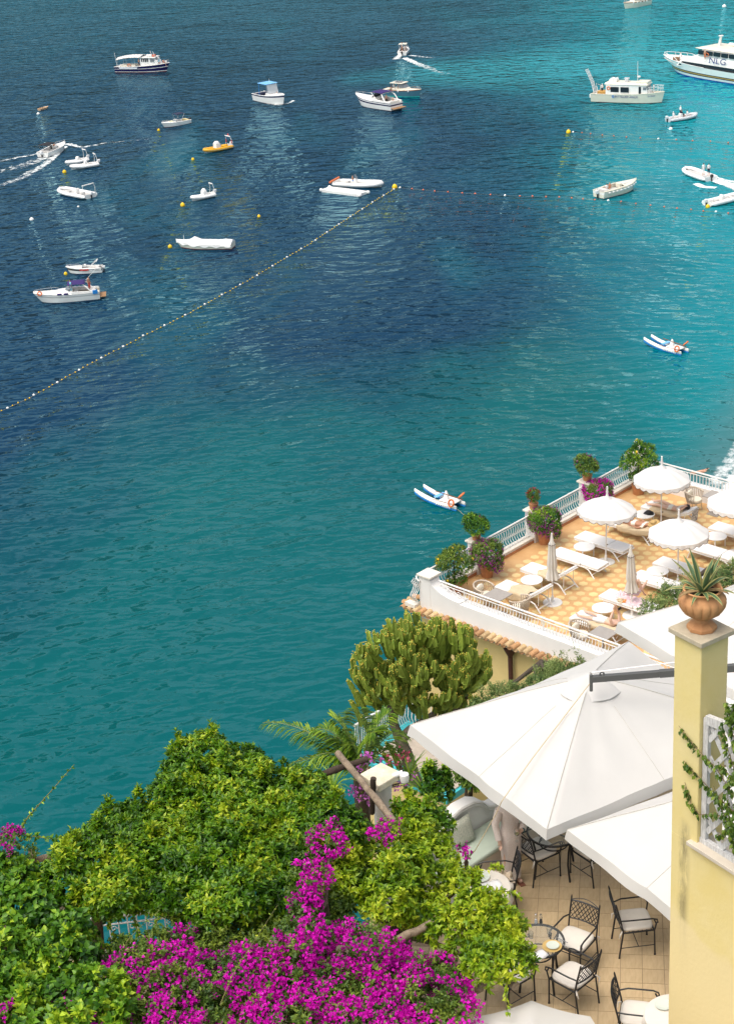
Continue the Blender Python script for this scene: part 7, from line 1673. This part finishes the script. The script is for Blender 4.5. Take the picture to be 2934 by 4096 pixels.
# ---------------------------------------------------------------- palm
PALM = leaf_mat('palm_leaflet', [(0, (.040, .110, .010)), (.5, (.120, .240, .018)), (1, (.30, .42, .035))], .4, .3)
pbz = 37.4; pbs = W(1440, 3130, pbz); pt_ = thing('palm_tree', 'young palm with feathery arching fronds against the sea', 'tree', pbs)
trunk(pt_, [(0, 0, -1), (0, 0, .5)], [.14, .12])
def frond(p0, p1, sag, nl=46, ll=.34, seed=0):
    p0, p1 = Vector(p0) - pbs, Vector(p1) - pbs; n = 16; mid = (p0 + p1) / 2 + Vector((0, 0, sag)); pts = [p0 * (1 - q) ** 2 + mid * 2 * q * (1 - q) + p1 * q * q for q in [i / n for i in range(n + 1)]]
    fo = MB().tube(pts, [.016 * (1 - .8 * i / n) for i in range(n + 1)], 5).build('frond', mat('palm_rachis', (.16, .20, .05), .6), pt_, 60)
    B_, D_, N_ = [], [], []
    for i in range(nl):
        q = .12 + .86 * i / nl; k = min(n - 1, int(q * n)); p = pts[k].lerp(pts[k + 1], q * n - k); t_ = (pts[k + 1] - pts[k]).normalized(); sd = t_.cross(Vector((0, 0, 1))).normalized()
        for sg in (1, -1):
            d = sd * sg * .8 + t_ * .75 + Vector((0, 0, -.25 + random.uniform(-.2, .25))); B_.append(p); D_.append(d); N_.append(Vector((0, 0, 1)) + sd * sg * -.3)
    m_ = len(B_); qs = np.repeat(np.arange(nl) / nl, 2); link('leaflets', leaf_mesh('leaflets', np.array(B_), np.array(D_), np.array(N_), ll * (.55 + .9 * np.sin(PI * (.15 + .8 * qs))) * RNG.uniform(.85, 1.1, m_) * .8, .034, PALM, RNG.uniform(.1, 1, m_), .2, .25), fo)
pc_ = W(1450, 3090, 38.3)
for px, py, z, sg in ((1050, 2890, 38.9, .55), (1180, 2935, 38.8, .5), (1330, 2870, 39.4, .45), (1250, 2920, 39.0, .6), (1430, 2840, 39.6, .4), (1560, 2850, 39.3, .5), (1150, 3060, 38.3, .4), (1240, 3040, 38.6, .5), (1330, 2960, 38.7, .6), (1620, 2930, 38.7, .5), (1380, 2990, 38.8, .5), (1500, 2930, 39.2, .5), (1640, 3010, 38.2, .5), (1290, 3120, 38.2, .5)): frond(pc_, W(px, py, z), sg)
# strap leaved plants between the palm and the canopy
def strap_plant(label, px, py, z, n, h, m=PALM, name='strap_leaf_plant', wd=.03):
    c = W(px, py, z); t = thing(name, label, 'plant', c)
    for i in range(n):
        a = 2 * PI * i / n + random.uniform(-.3, .3); e = Vector((math.cos(a), math.sin(a), 0)); l = h * random.uniform(.7, 1.1); m_ = MB(); k = 8; V = []
        for j in range(k + 1):
            q = j / k; p = e * (.55 * l * q ** 1.4) + Vector((0, 0, l * (q - .62 * q * q * random.uniform(.9, 1.1)))); sd = Vector((-e.y, e.x, 0)) * wd * (1 - q ** 2) * .5 + Vector((-e.y, e.x, 0)) * .001; V += [p - sd, p + sd]
        me = m_.add(V, [(2 * j, 2 * j + 1, 2 * j + 3, 2 * j + 2) for j in range(k)]).mesh('leaf', m, 60); at = me.attributes.new('rnd', 'FLOAT', 'POINT'); at.data.foreach_set('value', [random.random()] * len(me.vertices)); link('leaf', me, t)
strap_plant('drooping strap leaved plant left of the canopy corner', 1700, 3200, 38.2, 34, .95); strap_plant('drooping strap leaved plant behind the white pedestal', 1640, 3120, 38.1, 26, .8); strap_plant('strap leaved plant below the palm fronds', 1330, 3180, 38.6, 30, .9)
for lab, P_, z, base in (('broad leaved bush behind the plastered bench', [(1680, 3160), (1750, 3090), (1820, 3130), (1760, 3210)], 38.7, (.3, 22.6, 36.5)), ('dense dark shrub below the canopy corner', [(1760, 3080), (1850, 3050), (1930, 3130), (1890, 3150), (1800, 3100)], 37.6, (1.2, 24.5, 35.0)), ('leafy bush in front of the white pedestal shaft', [(1560, 3260), (1640, 3200), (1760, 3210), (1760, 3330), (1640, 3340)], 40.1, (.1, 19.8, FZ))):
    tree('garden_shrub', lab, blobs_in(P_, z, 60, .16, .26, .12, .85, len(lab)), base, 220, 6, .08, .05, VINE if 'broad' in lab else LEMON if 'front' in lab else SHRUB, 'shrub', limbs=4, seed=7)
# feathery shrubs behind the canopies
for lab, P_, z, base in (('feathery green shrub in front of the yellow wall and downpipe', [(1900, 2860), (1960, 2790), (2080, 2730), (2200, 2690), (2290, 2670), (2330, 2700), (2200, 2750), (2060, 2810), (1960, 2870)], 39.0, (3.3, 29.0, 34.0)),
                         ('feathery green shrub behind the urn', [(2570, 2450), (2640, 2390), (2760, 2350), (2860, 2310), (2960, 2270), (2980, 2330), (2860, 2370), (2700, 2440), (2640, 2490)], 39.6, (7.2, 31.5, 34.0))):
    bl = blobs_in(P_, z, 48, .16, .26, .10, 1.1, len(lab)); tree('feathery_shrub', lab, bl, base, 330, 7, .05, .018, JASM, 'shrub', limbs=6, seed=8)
    for i in range(16):
        c, r = random.choice(bl); c = Vector(c) + Vector((random.uniform(-.15, .15), random.uniform(-.1, .1), .12)); 
        sh_ = [c, c + Vector((random.uniform(-.08, .08), random.uniform(-.05, .05), .18)), c + Vector((random.uniform(-.15, .15), random.uniform(-.1, .1), random.uniform(.3, .45)))]
        B_ = []; n = 16; pp = [sh_[0].lerp(sh_[1], q / 8) if q < 8 else sh_[1].lerp(sh_[2], (q - 8) / 8) for q in range(n + 1)]
        o = [x for x in bpy.data.objects if x.get('label') == lab][0]; loc = o.location
        b_ = np.array([p - loc for p in pp for _ in range(2)]); link('shoot', leaf_mesh('shoot', b_, unit(len(b_)) * .8 + np.array([0, 0, .5]), unit(len(b_)) + np.array([0, 0, .5]), .045, .013, JASM, RNG.uniform(.3, 1, len(b_))), o)

# ---------------------------------------------------------------- vine on the trellis
tv = thing('trellis_vine', 'leafy vine growing through the trellis and over the pillar', 'plant', W0)
VINEL = leaf_mat('trellis_vine_leaf', [(0, (.030, .080, .010)), (.5, (.085, .160, .016)), (1, (.24, .32, .035))], .4, .35)
def tvp(s, z, d=-.04): return TP(s, z, d)
lines = [[(.55, .95), (.25, 1.15), (-.05, 1.28), (-.30, 1.42)], [(.6, .7), (.2, .82), (-.1, .95), (-.22, 1.0)], [(.7, .6), (.3, .55), (.05, .42), (-.08, .50), (-.2, .72)], [(.9, .4), (.5, .62), (.45, 1.0), (.6, 1.3)], [(.9, 1.0), (.55, 1.3), (.42, 1.55), (.35, 1.8)], [(.6, .25), (.45, .6), (.25, .9)], [(.7, 1.2), (.5, 1.75), (.4, 2.05)], [(.8, .8), (.6, 1.1), (.3, 1.25)], [(.35, .3), (.55, .5), (.8, .9)]]
for ln_ in lines:
    pts = [tvp(*q, d=-.05 - .03 * random.random()) for q in ln_]; n = 20; pp = []
    for i in range(n + 1):
        q = i / n * (len(pts) - 1); a = min(int(q), len(pts) - 2); pp.append(pts[a].lerp(pts[a + 1], q - a))
    MB().tube(pp, [.006 * (1 - .6 * i / n) for i in range(n + 1)], 5).build('stem', mat('vine_stem', (.16, .11, .06), .8), tv, 60)
    nl = 85; idx = RNG.integers(0, n, nl); B_ = np.array([pp[i] for i in idx]) + unit(nl) * .02
    D = unit(nl) * .5 + np.array([0, 0, -.75]) + np.array(-pb) * .25; Nr = np.array(-pb) * .9 + unit(nl) * .5 + np.array([0, 0, .5])
    link('leaves', leaf_mesh('leaves', B_, D, Nr, RNG.uniform(.7, 1.15, nl) * .068, RNG.uniform(.7, 1.1, nl) * .046, VINEL, RNG.uniform(0, 1, nl)), tv)
bl = [(tuple(TP(s, z, .0)), (.14, .14, .16)) for s, z in ((.62, .55), (.72, .85), (.66, 1.15), (.8, 1.45), (.55, 1.85), (.75, 2.0), (.9, .6))]
crown_of(tv, bl, 260, 5, .065, .044, VINEL, 'leaves')

# ---------------------------------------------------------------- potted plants on the sun terrace
def pot(t, r, h, z=0): return MB().lathe([(r * .78, 0), (r * .80, .01), (r * .98, h * .86), (r * 1.06, h * .88), (r * 1.06, h), (r * .92, h), (r * .88, h * .9), (.01, h * .88)], 28, (0, 0, z)).build('pot', TERRA, t, 40)
def potted(label, u, v, h0, r, h, blobs, dens, k, ln, wd, m, flow=None, fdens=0, fruit=0, name='potted_shrub', stem=True, fs=.035, cat='potted plant'):
    b = T(u, v, h0); t = thing(name, label, cat, b); pot(t, r, h)
    bl = [((x, y, z), rr) for (x, y, z), rr in blobs]; cr, P, Nn = crown_of(t, bl, dens, k, ln, wd, m, off=(0, 0, 0)); crown_of(t, [(c, tuple(q * .72 for q in rr)) for c, rr in bl], dens * .4, k, ln, wd, m, 'inner_crown', seed_rnd=-.25, inner=.7)  # inner leaves get darker tones, painted shade inside the bush
    if stem: trunk(t, [(0, 0, h * .8), (0, 0, blobs[0][0][2])], [.03, .02], name='stem')
    if flow:
        P, Nn = ellipsoid_tips([(c, tuple(q * 1.05 for q in rr)) for c, rr in bl], fdens, -.5, .9); w_ = np.sin(P[:, 0] * 9 + P[:, 2] * 7) + np.sin(P[:, 1] * 11 + 1); keep = w_ > -.35; P, Nn = P[keep], Nn[keep]
        base_, D, Nr, idx = rosettes(P, Nn, 6, .8, .3); n = len(base_); link('flowers', leaf_mesh('flowers', base_ + unit(n) * .02, D + unit(n) * .5, Nr + unit(n) * .5, RNG.uniform(.8, 1.2, n) * fs, RNG.uniform(.8, 1.2, n) * fs * .85, flow, RNG.uniform(0, 1, n), .3, .05), t)
    fm = MB().ball((0, 0, 0), (.042, .042, .052), 8, 6).mesh('fruit', FRUITY, 60)
    for i in range(fruit): q = random.randrange(len(P)); o = link('fruit', fm, t); o.location = Vector(P[q])
    return t
ball = lambda z, r, n=7, sq=.9, seed=0: [((0, 0, z), (r * .82, r * .82, r * .8))] + [((math.cos(i * 2.4 + seed) * r * .45, math.sin(i * 2.4 + seed) * r * .45, z + r * .35 * math.sin(i * 1.9 + seed)), (r * .52, r * .52, r * .52)) for i in range(n)]
potted('round pale green shrub in a low terracotta pot on a pier', 0, 0, 1.15, .15, .17, ball(.50, .46), 330, 6, .06, .03, VINE, PURPF, 7, stem=False)
potted('round green shrub with purple tips in a pot on a pier', 6.0, 0, 1.15, .17, .20, ball(.52, .46, seed=2), 330, 6, .06, .03, SHRUB, PURPF, 30, stem=False)
potted('small pot of dark red flowers on a pier', 3.0, 0, 1.15, .16, .22, ball(.40, .22, 5) + [((0, 0, .58), (.19, .19, .16))], 420, 5, .05, .028, SHRUB, REDF, 110, stem=False, fs=.04)
bush = lambda z, s=1.0, seed=0: [((0, 0, z), (.40 * s, .40 * s, .36 * s)), ((.12, -.1, z - .2), (.34 * s, .34 * s, .3 * s)), ((-.2, .05, z + .05), (.28 * s, .28 * s, .28 * s)), ((.2, .1, z + .1), (.28 * s, .28 * s, .26 * s)), ((.25, -.25, z - .35), (.2 * s, .2 * s, .28 * s)), ((-.2, -.25, z - .1), (.24 * s, .24 * s, .24 * s))]
potted('tall terracotta pot with trailing purple flowers by the first pier', -.10, .50, 0, .23, .42, bush(.84, 1.25), 300, 6, .055, .03, SHRUB, PURPF, 110, name='flower_pot_large')
potted('terracotta pot with purple and yellow green foliage by the red flower pier', 2.98, .45, 0, .23, .42, bush(.84, 1.3), 300, 6, .055, .03, VINE, PURPF, 130, name='flower_pot_large')
potted('pot of vivid magenta bougainvillea by the far pier', 6.05, .42, 0, .2, .36, bush(.80, 1.15), 300, 6, .05, .028, SHRUB, BOUGF, 240, name='flower_pot_large', fs=.045)
lem = lambda z, s=1.0: [((0, 0, z), (.36 * s, .36 * s, .34 * s)), ((-.28, .1, z - .15), (.28 * s, .28 * s, .3 * s)), ((.28, -.1, z - .1), (.3 * s, .3 * s, .3 * s)), ((-.1, -.2, z + .25), (.25 * s, .25 * s, .28 * s)), ((.15, .2, z + .2), (.24 * s, .24 * s, .26 * s)), ((.05, -.1, z - .6), (.30 * s, .30 * s, .22 * s))]
potted('potted lemon tree at the front sea corner of the terrace', -1.62, .42, 0, .24, .38, lem(1.12, 1.15), 190, 6, .075, .034, SHRUB, None, 0, 8, name='potted_lemon_tree')
potted('tall potted lemon tree with white blossom at the far corner', 8.2, .62, 0, .24, .38, lem(1.32, 1.35) + [((0, 0, 1.75), (.22, .22, .3)), ((.4, .35, 1.5), (.25, .25, .25))], 190, 6, .075, .034, VINE, leaf_mat('white_petal', [(0, (.7, .68, .66)), (1, (.8, .78, .76))], .6, .3, .2), 9, 9, name='potted_lemon_tree', fs=.045)
# ================================================================ PEOPLE ON THE TERRACES
PALE = mat('skin_pale', (.66, .43, .32), .55, nscale=6, namt=.06); WSHORT = mat('white_shorts', (.74, .73, .74), .95, nscale=12, namt=.08, bscale=40, bstr=.3); PINKD = mat('pink_clothes', (.66, .46, .50), .95, nscale=20, col2=(.72, .60, .62), bscale=40, bstr=.4); BIK = mat('white_bikini', (.72, .70, .62), .9); BLKW = mat('black_white_print', (.70, .69, .67), .9, nscale=22, col2=(.02, .02, .025))
def fingers(mb, h, d, side, up, s=1.0):
    """five finger tubes from the hand point h along d"""
    d = Vector(d).normalized(); side = Vector(side).normalized(); up = Vector(up).normalized()
    for k, (o_, l) in enumerate(((-.030, .062), (-.010, .072), (.010, .068), (.028, .054))):
        p = Vector(h) + side * o_; mb.tube([p - d * .02, p + d * l * .5 + up * .006, p + d * l * .85 - up * .012, p + d * l - up * .026], [.009, .0085, .0075, .005], 6)
    p = Vector(h) - side * .032 - d * .02; mb.tube([p, p - side * .022 + d * .025 - up * .006, p - side * .02 + d * .055 - up * .018], [.010, .009, .006], 6)
def hair_part(root, c, r, mt, back=None, n=None):
    m = MB(); m.ball(c, r, 14, 9); o = m.build('hair', mt, root, 70)
    if back: MB().tube(back[0], back[1], 8).build('hair_length', mt, o, 70)
    return o
def head_bits(root, c, fwd, up):
    """nose, ears and eyes on a head centred at c"""
    c = Vector(c); f_ = Vector(fwd).normalized(); u_ = Vector(up).normalized(); s_ = f_.cross(u_)
    MB().tube([c + f_ * .085 + u_ * .015, c + f_ * .105 - u_ * .018, c + f_ * .086 - u_ * .026], [.008, .012, .008], 6).build('nose', PALE, root, 70)
    for q in (1, -1):
        MB().ball(c + s_ * q * .088 - u_ * .005, .02, 6, 5).build('ear', PALE, root, 70); MB().ball(c + f_ * .082 + s_ * q * .032 + u_ * .012, .009, 6, 5).build('eye', HAIRD, root)
    MB().tube([c + f_ * .084 - u_ * .045 - s_ * .022, c + f_ * .090 - u_ * .046, c + f_ * .084 - u_ * .045 + s_ * .022], .005, 5).build('mouth', mat('lips', (.45, .15, .13), .6), root)
def lying(lg, label, ang, skin, cloth, cl, hair, arms, knees=0.0, dx=0.0, prone=False, hairlen=False):
    zf = .29 + .115; A = math.radians(ang); hc = Vector((1.31, 0, zf))
    def L_(x, y, z=0):     # along the lounger from feet to head
        x += dx
        return Vector((x, y, zf + z)) if x < 1.31 else hc + Vector(((x - 1.31) * math.cos(A) - z * math.sin(A), y, (x - 1.31) * math.sin(A) + z * math.cos(A)))
    J = {}
    def j(k, x, y, z, r): p = L_(x, y, z); J[k] = (p.x, p.y, p.z, r)
    j('pelvis', 1.02, 0, .11, (.135, .105)); j('waist', 1.18, 0, .10, (.12, .09)); j('chest', 1.38, 0, .12, (.145, .105)); j('neck', 1.58, 0, .11, .05); j('head', 1.70, 0, .12, .085); j('crown', 1.79, 0, .12, .07)
    for k, s_ in (('l', 1), ('r', -1)):
        j('p' + k, .94, .09 * s_, .10, .085); j('k' + k, .55, .12 * s_, .08 + knees * (1.2 if k == 'l' else .4), .055); j('a' + k, .15, (.14 + .06 * (k == 'l')) * s_, .05, .036); j('t' + k, .06, (.16 + .07 * (k == 'l')) * s_, .05 if prone else .14, .03)
        j('s' + k, 1.47, .17 * s_, .10, .052)
        for nm, (x, y, z, r) in zip(('e', 'w', 'h'), arms[k]): j(nm + k, x, y * s_, z, r)
    ex = MB()
    for k, s_ in (('l', 1), ('r', -1)):
        h_ = Vector(J['h' + k][:3]); w_ = Vector(J['w' + k][:3]); d = (h_ - w_); fingers(ex, h_, d, Vector((0, s_, 0)).cross(d).cross(d) if abs(d.normalized().y) < .8 else Vector((1, 0, 0)), Vector((0, 0, 1)) if abs(d.normalized().z) < .8 else Vector((1, 0, 0)))
    x0, x1 = cl[0]
    def pick(c): return 1 if any(a + dx < c[0] < b + dx and abs(c[1]) < .24 and c[2] < .72 for a, b in cl) else 0
    t = thing('person', label, 'person', lg.location, 0); t.rotation_euler = lg.rotation_euler
    me = skin_body('body', J, BODY_E, [skin, cloth], pick, 2, ex); link('body', me, t)
    hd = Vector(J['head'][:3]); cr = Vector(J['crown'][:3]); nn = Vector((-math.sin(A), 0, math.cos(A))) * (-1 if prone else 1); hair_part(t, tuple(hd.lerp(cr, .55) - nn * .02), (.10, .095, .095), hair)
    if hairlen: MB().tube([cr, cr + Vector((.05, .08, -.02)), cr + Vector((.02, .16, -.06))], [.07, .06, .03], 8).build('hair_length', hair, t, 70)
    head_bits(t, hd + nn * .01, nn, cr - hd); return t
# man in white shorts holding a phone above his face
mn = lying(LG['l'], 'man in white shorts lying on a lounger holding up a phone', 10, PALE, WSHORT, [(.70, 1.10)], HAIRD,
      {'l': [(1.45, .24, .34, .045), (1.50, .10, .56, .032), (1.51, .06, .63, .03)], 'r': [(1.47, .24, .32, .045), (1.52, .10, .55, .032), (1.53, .06, .62, .03)]}, .03, .08)
o = MB().box((0, 0, 0), (.012, .15, .075)).build('phone', BLACKC, None, bev=.004); o.location = (mn.matrix_basis @ Vector((1.66, 0, 1.08))); o.rotation_euler = (0, -.4, TROT); tag(o, 'dark phone held above the face of the man in white shorts', 'phone')
lying(LG['f'], 'black haired woman in pale bikini lying on the far lounger', 24, PALE, BIK, [(.95, 1.10), (1.33, 1.42)], HAIRD, {'l': [(1.60, .30, .10, .04), (1.72, .22, .14, .028), (1.76, .12, .16, .026)], 'r': [(1.60, .28, .10, .04), (1.74, .20, .14, .028), (1.78, .12, .16, .026)]}, .08, .05)
w2 = lying(LG['e'], 'tanned woman with a straw hat over her face on a lounger', 14, SKIND, BIK, [(.92, 1.06), (1.36, 1.46)], HAIRB, {'l': [(1.30, .26, .08, .04), (1.08, .28, .12, .028), (1.0, .28, .12, .026)], 'r': [(1.30, .26, .08, .04), (1.08, .28, .12, .028), (1.0, .28, .12, .026)]}, .0, .05)
o = MB().lathe([(.01, .10), (.09, .09), (.11, 0), (.19, -.01), (.20, 0), (.11, .015)], 20).build('straw_hat', mat('straw', (.50, .34, .14), .9, nscale=30, namt=.25, bscale=60, bstr=.4), None, 60); o.location = w2.matrix_basis @ Vector((1.80, 0, .70)); o.rotation_euler = (.2, -.3, 0); tag(o, 'straw hat covering the face of the tanned woman', 'hat')
o = MB().box((0, 0, 0), (.03, .36, .5)).build('hanging_dress', BLKW, None, bev=.01); o.location = LG['f'].matrix_basis @ Vector((1.98, .05, .44)); o.rotation_euler = (0, .1, TROT); tag(o, 'black and white patterned dress hung over a lounger back', 'dress')
# blonde woman seated, seen from behind
t = thing('person', 'blonde woman sitting with bare back on the lounger with pink clothes', 'person', LG['k'].matrix_basis @ Vector((.95, .22, .42)), TROT + .3)
J = sitting(); J['hl'] = (.30, .20, .05, .03); J['wl'] = (.28, .16, .10, .03); J['el'] = (.25, .02, .30, .04)
J['al'] = (.13, .86, .10, .04); J['tl'] = (.13, .96, .16, .03); J['ar'] = (-.13, .86, .10, .04); J['tr'] = (-.13, .96, .16, .03)
ex = MB(); fingers(ex, J['hl'][:3], (.1, .3, -.4), (1, 0, 0), (0, 0, 1)); fingers(ex, J['hr'][:3], (.1, .3, -.1), (1, 0, 0), (0, 0, 1))
link('body', skin_body('body', J, BODY_E, [PALE, PINKD], lambda c: 1 if c[2] < .17 and c[1] < .30 and abs(c[0]) < .25 else 0, 2, ex), t)
h_ = J['head']; hair_part(t, (h_[0], h_[1] - .03, h_[2] + .03), (.10, .095, .115), HAIRB, ([(0, -.07, h_[2] + .04), (0, -.11, h_[2] - .10), (.01, -.115, h_[2] - .24)], [.085, .075, .04])); head_bits(t, (h_[0], h_[1] + .015, h_[2]), (0, 1, 0), (0, 0, 1))
def cloth_heap(label, p, sx, sy, h, mt, seed):
    R = random.Random(seed); V, F = [], []; n = 18; ph = [R.uniform(0, 6) for _ in range(4)]
    for i in range(n):
        for j in range(n):
            a, b = i / (n - 1) * 2 - 1, j / (n - 1) * 2 - 1; e = max(0, 1 - a * a) * max(0, 1 - b * b); V.append((a * sx + .03 * math.sin(b * 6 + ph[0]), b * sy + .03 * math.sin(a * 7 + ph[1]), e ** .5 * h * (.6 + .25 * math.sin(a * 9 + ph[2] + b * 3) + .25 * math.sin(b * 11 + ph[3] - a * 4))))
    for i in range(n - 1):
        for j in range(n - 1): a = i * n + j; F.append((a, a + n, a + n + 1, a + 1))
    o = MB().add(V, F).build('clothes', mt, None, 70); o.location = p; o.rotation_euler = (0, 0, R.uniform(0, 3)); tag(o, label, 'clothes')
lk = LG['k'].matrix_basis
cloth_heap('heap of pink clothes on the foot of the blonde woman\'s lounger', lk @ Vector((.62, .1, .40)), .22, .2, .16, PINKD, 1); cloth_heap('pink wrap spread behind the blonde woman', lk @ Vector((1.22, .0, .40)), .30, .28, .16, PINKD, 2)
cloth_heap('small beige bag on the blonde woman\'s lounger', lk @ Vector((.78, -.2, .40)), .14, .10, .08, TOWEL, 3); cloth_heap('small orange cloth on the blonde woman\'s lounger', lk @ Vector((.92, -.16, .40)), .08, .08, .07, mat('orange_cloth', (.65, .25, .06), .9), 4)
# woman in the white knit dress
fp = W(2046, 3530, FZ); t = thing('person', 'woman in long white knit dress holding a wine glass by the bench', 'person', fp, -2.75 + PI * 0)
J = standing(1.70); J.update(er=(-.25, -.03, 1.12, .042), wr=(-.10, .20, 1.06, .03), hr=(-.03, .24, 1.08, .032), el=(.24, -.03, 1.13, .042), wl=(.23, .06, .90, .03), hl=(.22, .09, .81, .03))
ex = MB(); fingers(ex, J['hl'][:3], (0, .05, -.3), (0, 1, 0), (-1, 0, 0)); fingers(ex, J['hr'][:3], (.25, .05, .05), (0, 0, 1), (0, 1, 0))
link('body', skin_body('body', J, BODY_E, [PALE, WSHORT], lambda c: 0, 2, ex), t)
KNIT = mat('white_knit', (.76, .71, .67), .95, nscale=110, col2=(.60, .47, .41), bscale=110, bstr=.6)
rings = []
for z, rx, ry, oy in [(1.46, .09, .085, 0), (1.44, .15, .10, 0), (1.40, .205, .115, 0), (1.32, .175, .135, .005), (1.22, .16, .135, .01), (1.10, .135, .118, 0), (.98, .165, .138, -.005), (.88, .185, .148, -.005), (.72, .17, .135, 0), (.5, .155, .12, 0), (.3, .145, .115, 0), (.13, .15, .12, 0)]:
    rings.append([(rx * math.cos(a), oy + ry * math.sin(a) + .006 * math.sin(a * 9) * (z < .8), z) for a in [2 * PI * k / 40 for k in range(40)]])
dr = MB().loft(rings, 0, False).build('dress', KNIT, t, 70)
for k in ('l', 'r'): MB().tube([J['s' + k][:3], Vector(J['s' + k][:3]).lerp(Vector(J['e' + k][:3]), .5), J['e' + k][:3], Vector(J['e' + k][:3]).lerp(Vector(J['w' + k][:3]), .5), J['w' + k][:3]], [.075, .066, .056, .05, .052], 12).build('sleeve', KNIT, dr, 70)
h_ = J['head']; hair_part(t, (0, -.02, h_[2] + .03), (.098, .10, .11), HAIRD, ([(0, -.06, h_[2]), (0, -.10, h_[2] - .15)], [.08, .04])); head_bits(t, (0, .012, h_[2]), (0, 1, 0), (0, 0, 1))
MB().torus((J['wr'][0] + .0, J['wr'][1], J['wr'][2]), .036, .01, (.7, .4, 0), 14, 6).build('bracelet', mat('teal_bracelet', (.03, .10, .11), .3), t, 60)
for s_ in (1, -1): MB().box((.105 * s_, .05, .012), (.085, .25, .022)).build('sandal', mat('brown_leather', (.22, .08, .05), .6), t, bev=.008)
gp = t.matrix_basis @ Vector((.035, .27, 1.03)); g = thing('wine_glass', 'glass of white wine held by the woman in knit dress', 'glass', gp)
MB().lathe([(.03, -.09), (.032, -.086), (.004, -.08), (.004, 0), (.03, .025), (.042, .06), (.036, .115), (.034, .115), (.039, .06), (.026, .028), (.002, .008)], 20).build('bowl', GLASS, g, 60); MB().lathe([(.002, .012), (.025, .03), (.036, .055), (.002, .056)], 16).build('wine', mat('white_wine', (.70, .62, .25), .1, trans=.6), g, 60)
cloth_heap('beige cardigan draped on the iron chair behind the citrus leaves', W(2000, 3512, FZ + .53), .17, .15, .14, mat('beige_knit', (.60, .50, .38), .95, nscale=40, namt=.15), 8)
# swimmer
sp_ = W(2800, 1887, 0); t = thing('person', 'swimmer in shallow water off the beach', 'person', sp_, .3)
J = standing(); J = {k: (y * 0 + (z - 1.0), x, .02 + (.06 if k in ('head', 'crown') else 0), r) for k, (x, y, z, r) in J.items()}; J['hl'] = (.95, .3, .0, .03); J['wl'] = (.85, .3, .0, .03); J['el'] = (.6, .28, .0, .04); J['head'] = (.60, 0, .16, .088); J['crown'] = (.62, 0, .24, .075)
link('body', skin_body('body', J, BODY_E, [SKIN, HAIRD], lambda c: 1 if c[2] > .17 else 0, 1), t)

# loose_foliage: leaves, petals and leaflets that nobody could count
for o in bpy.data.objects:
    if o.type == 'MESH' and o.parent is not None and 'rnd' in o.data.attributes and len(o.data.polygons) > 40: o['kind'] = 'stuff'
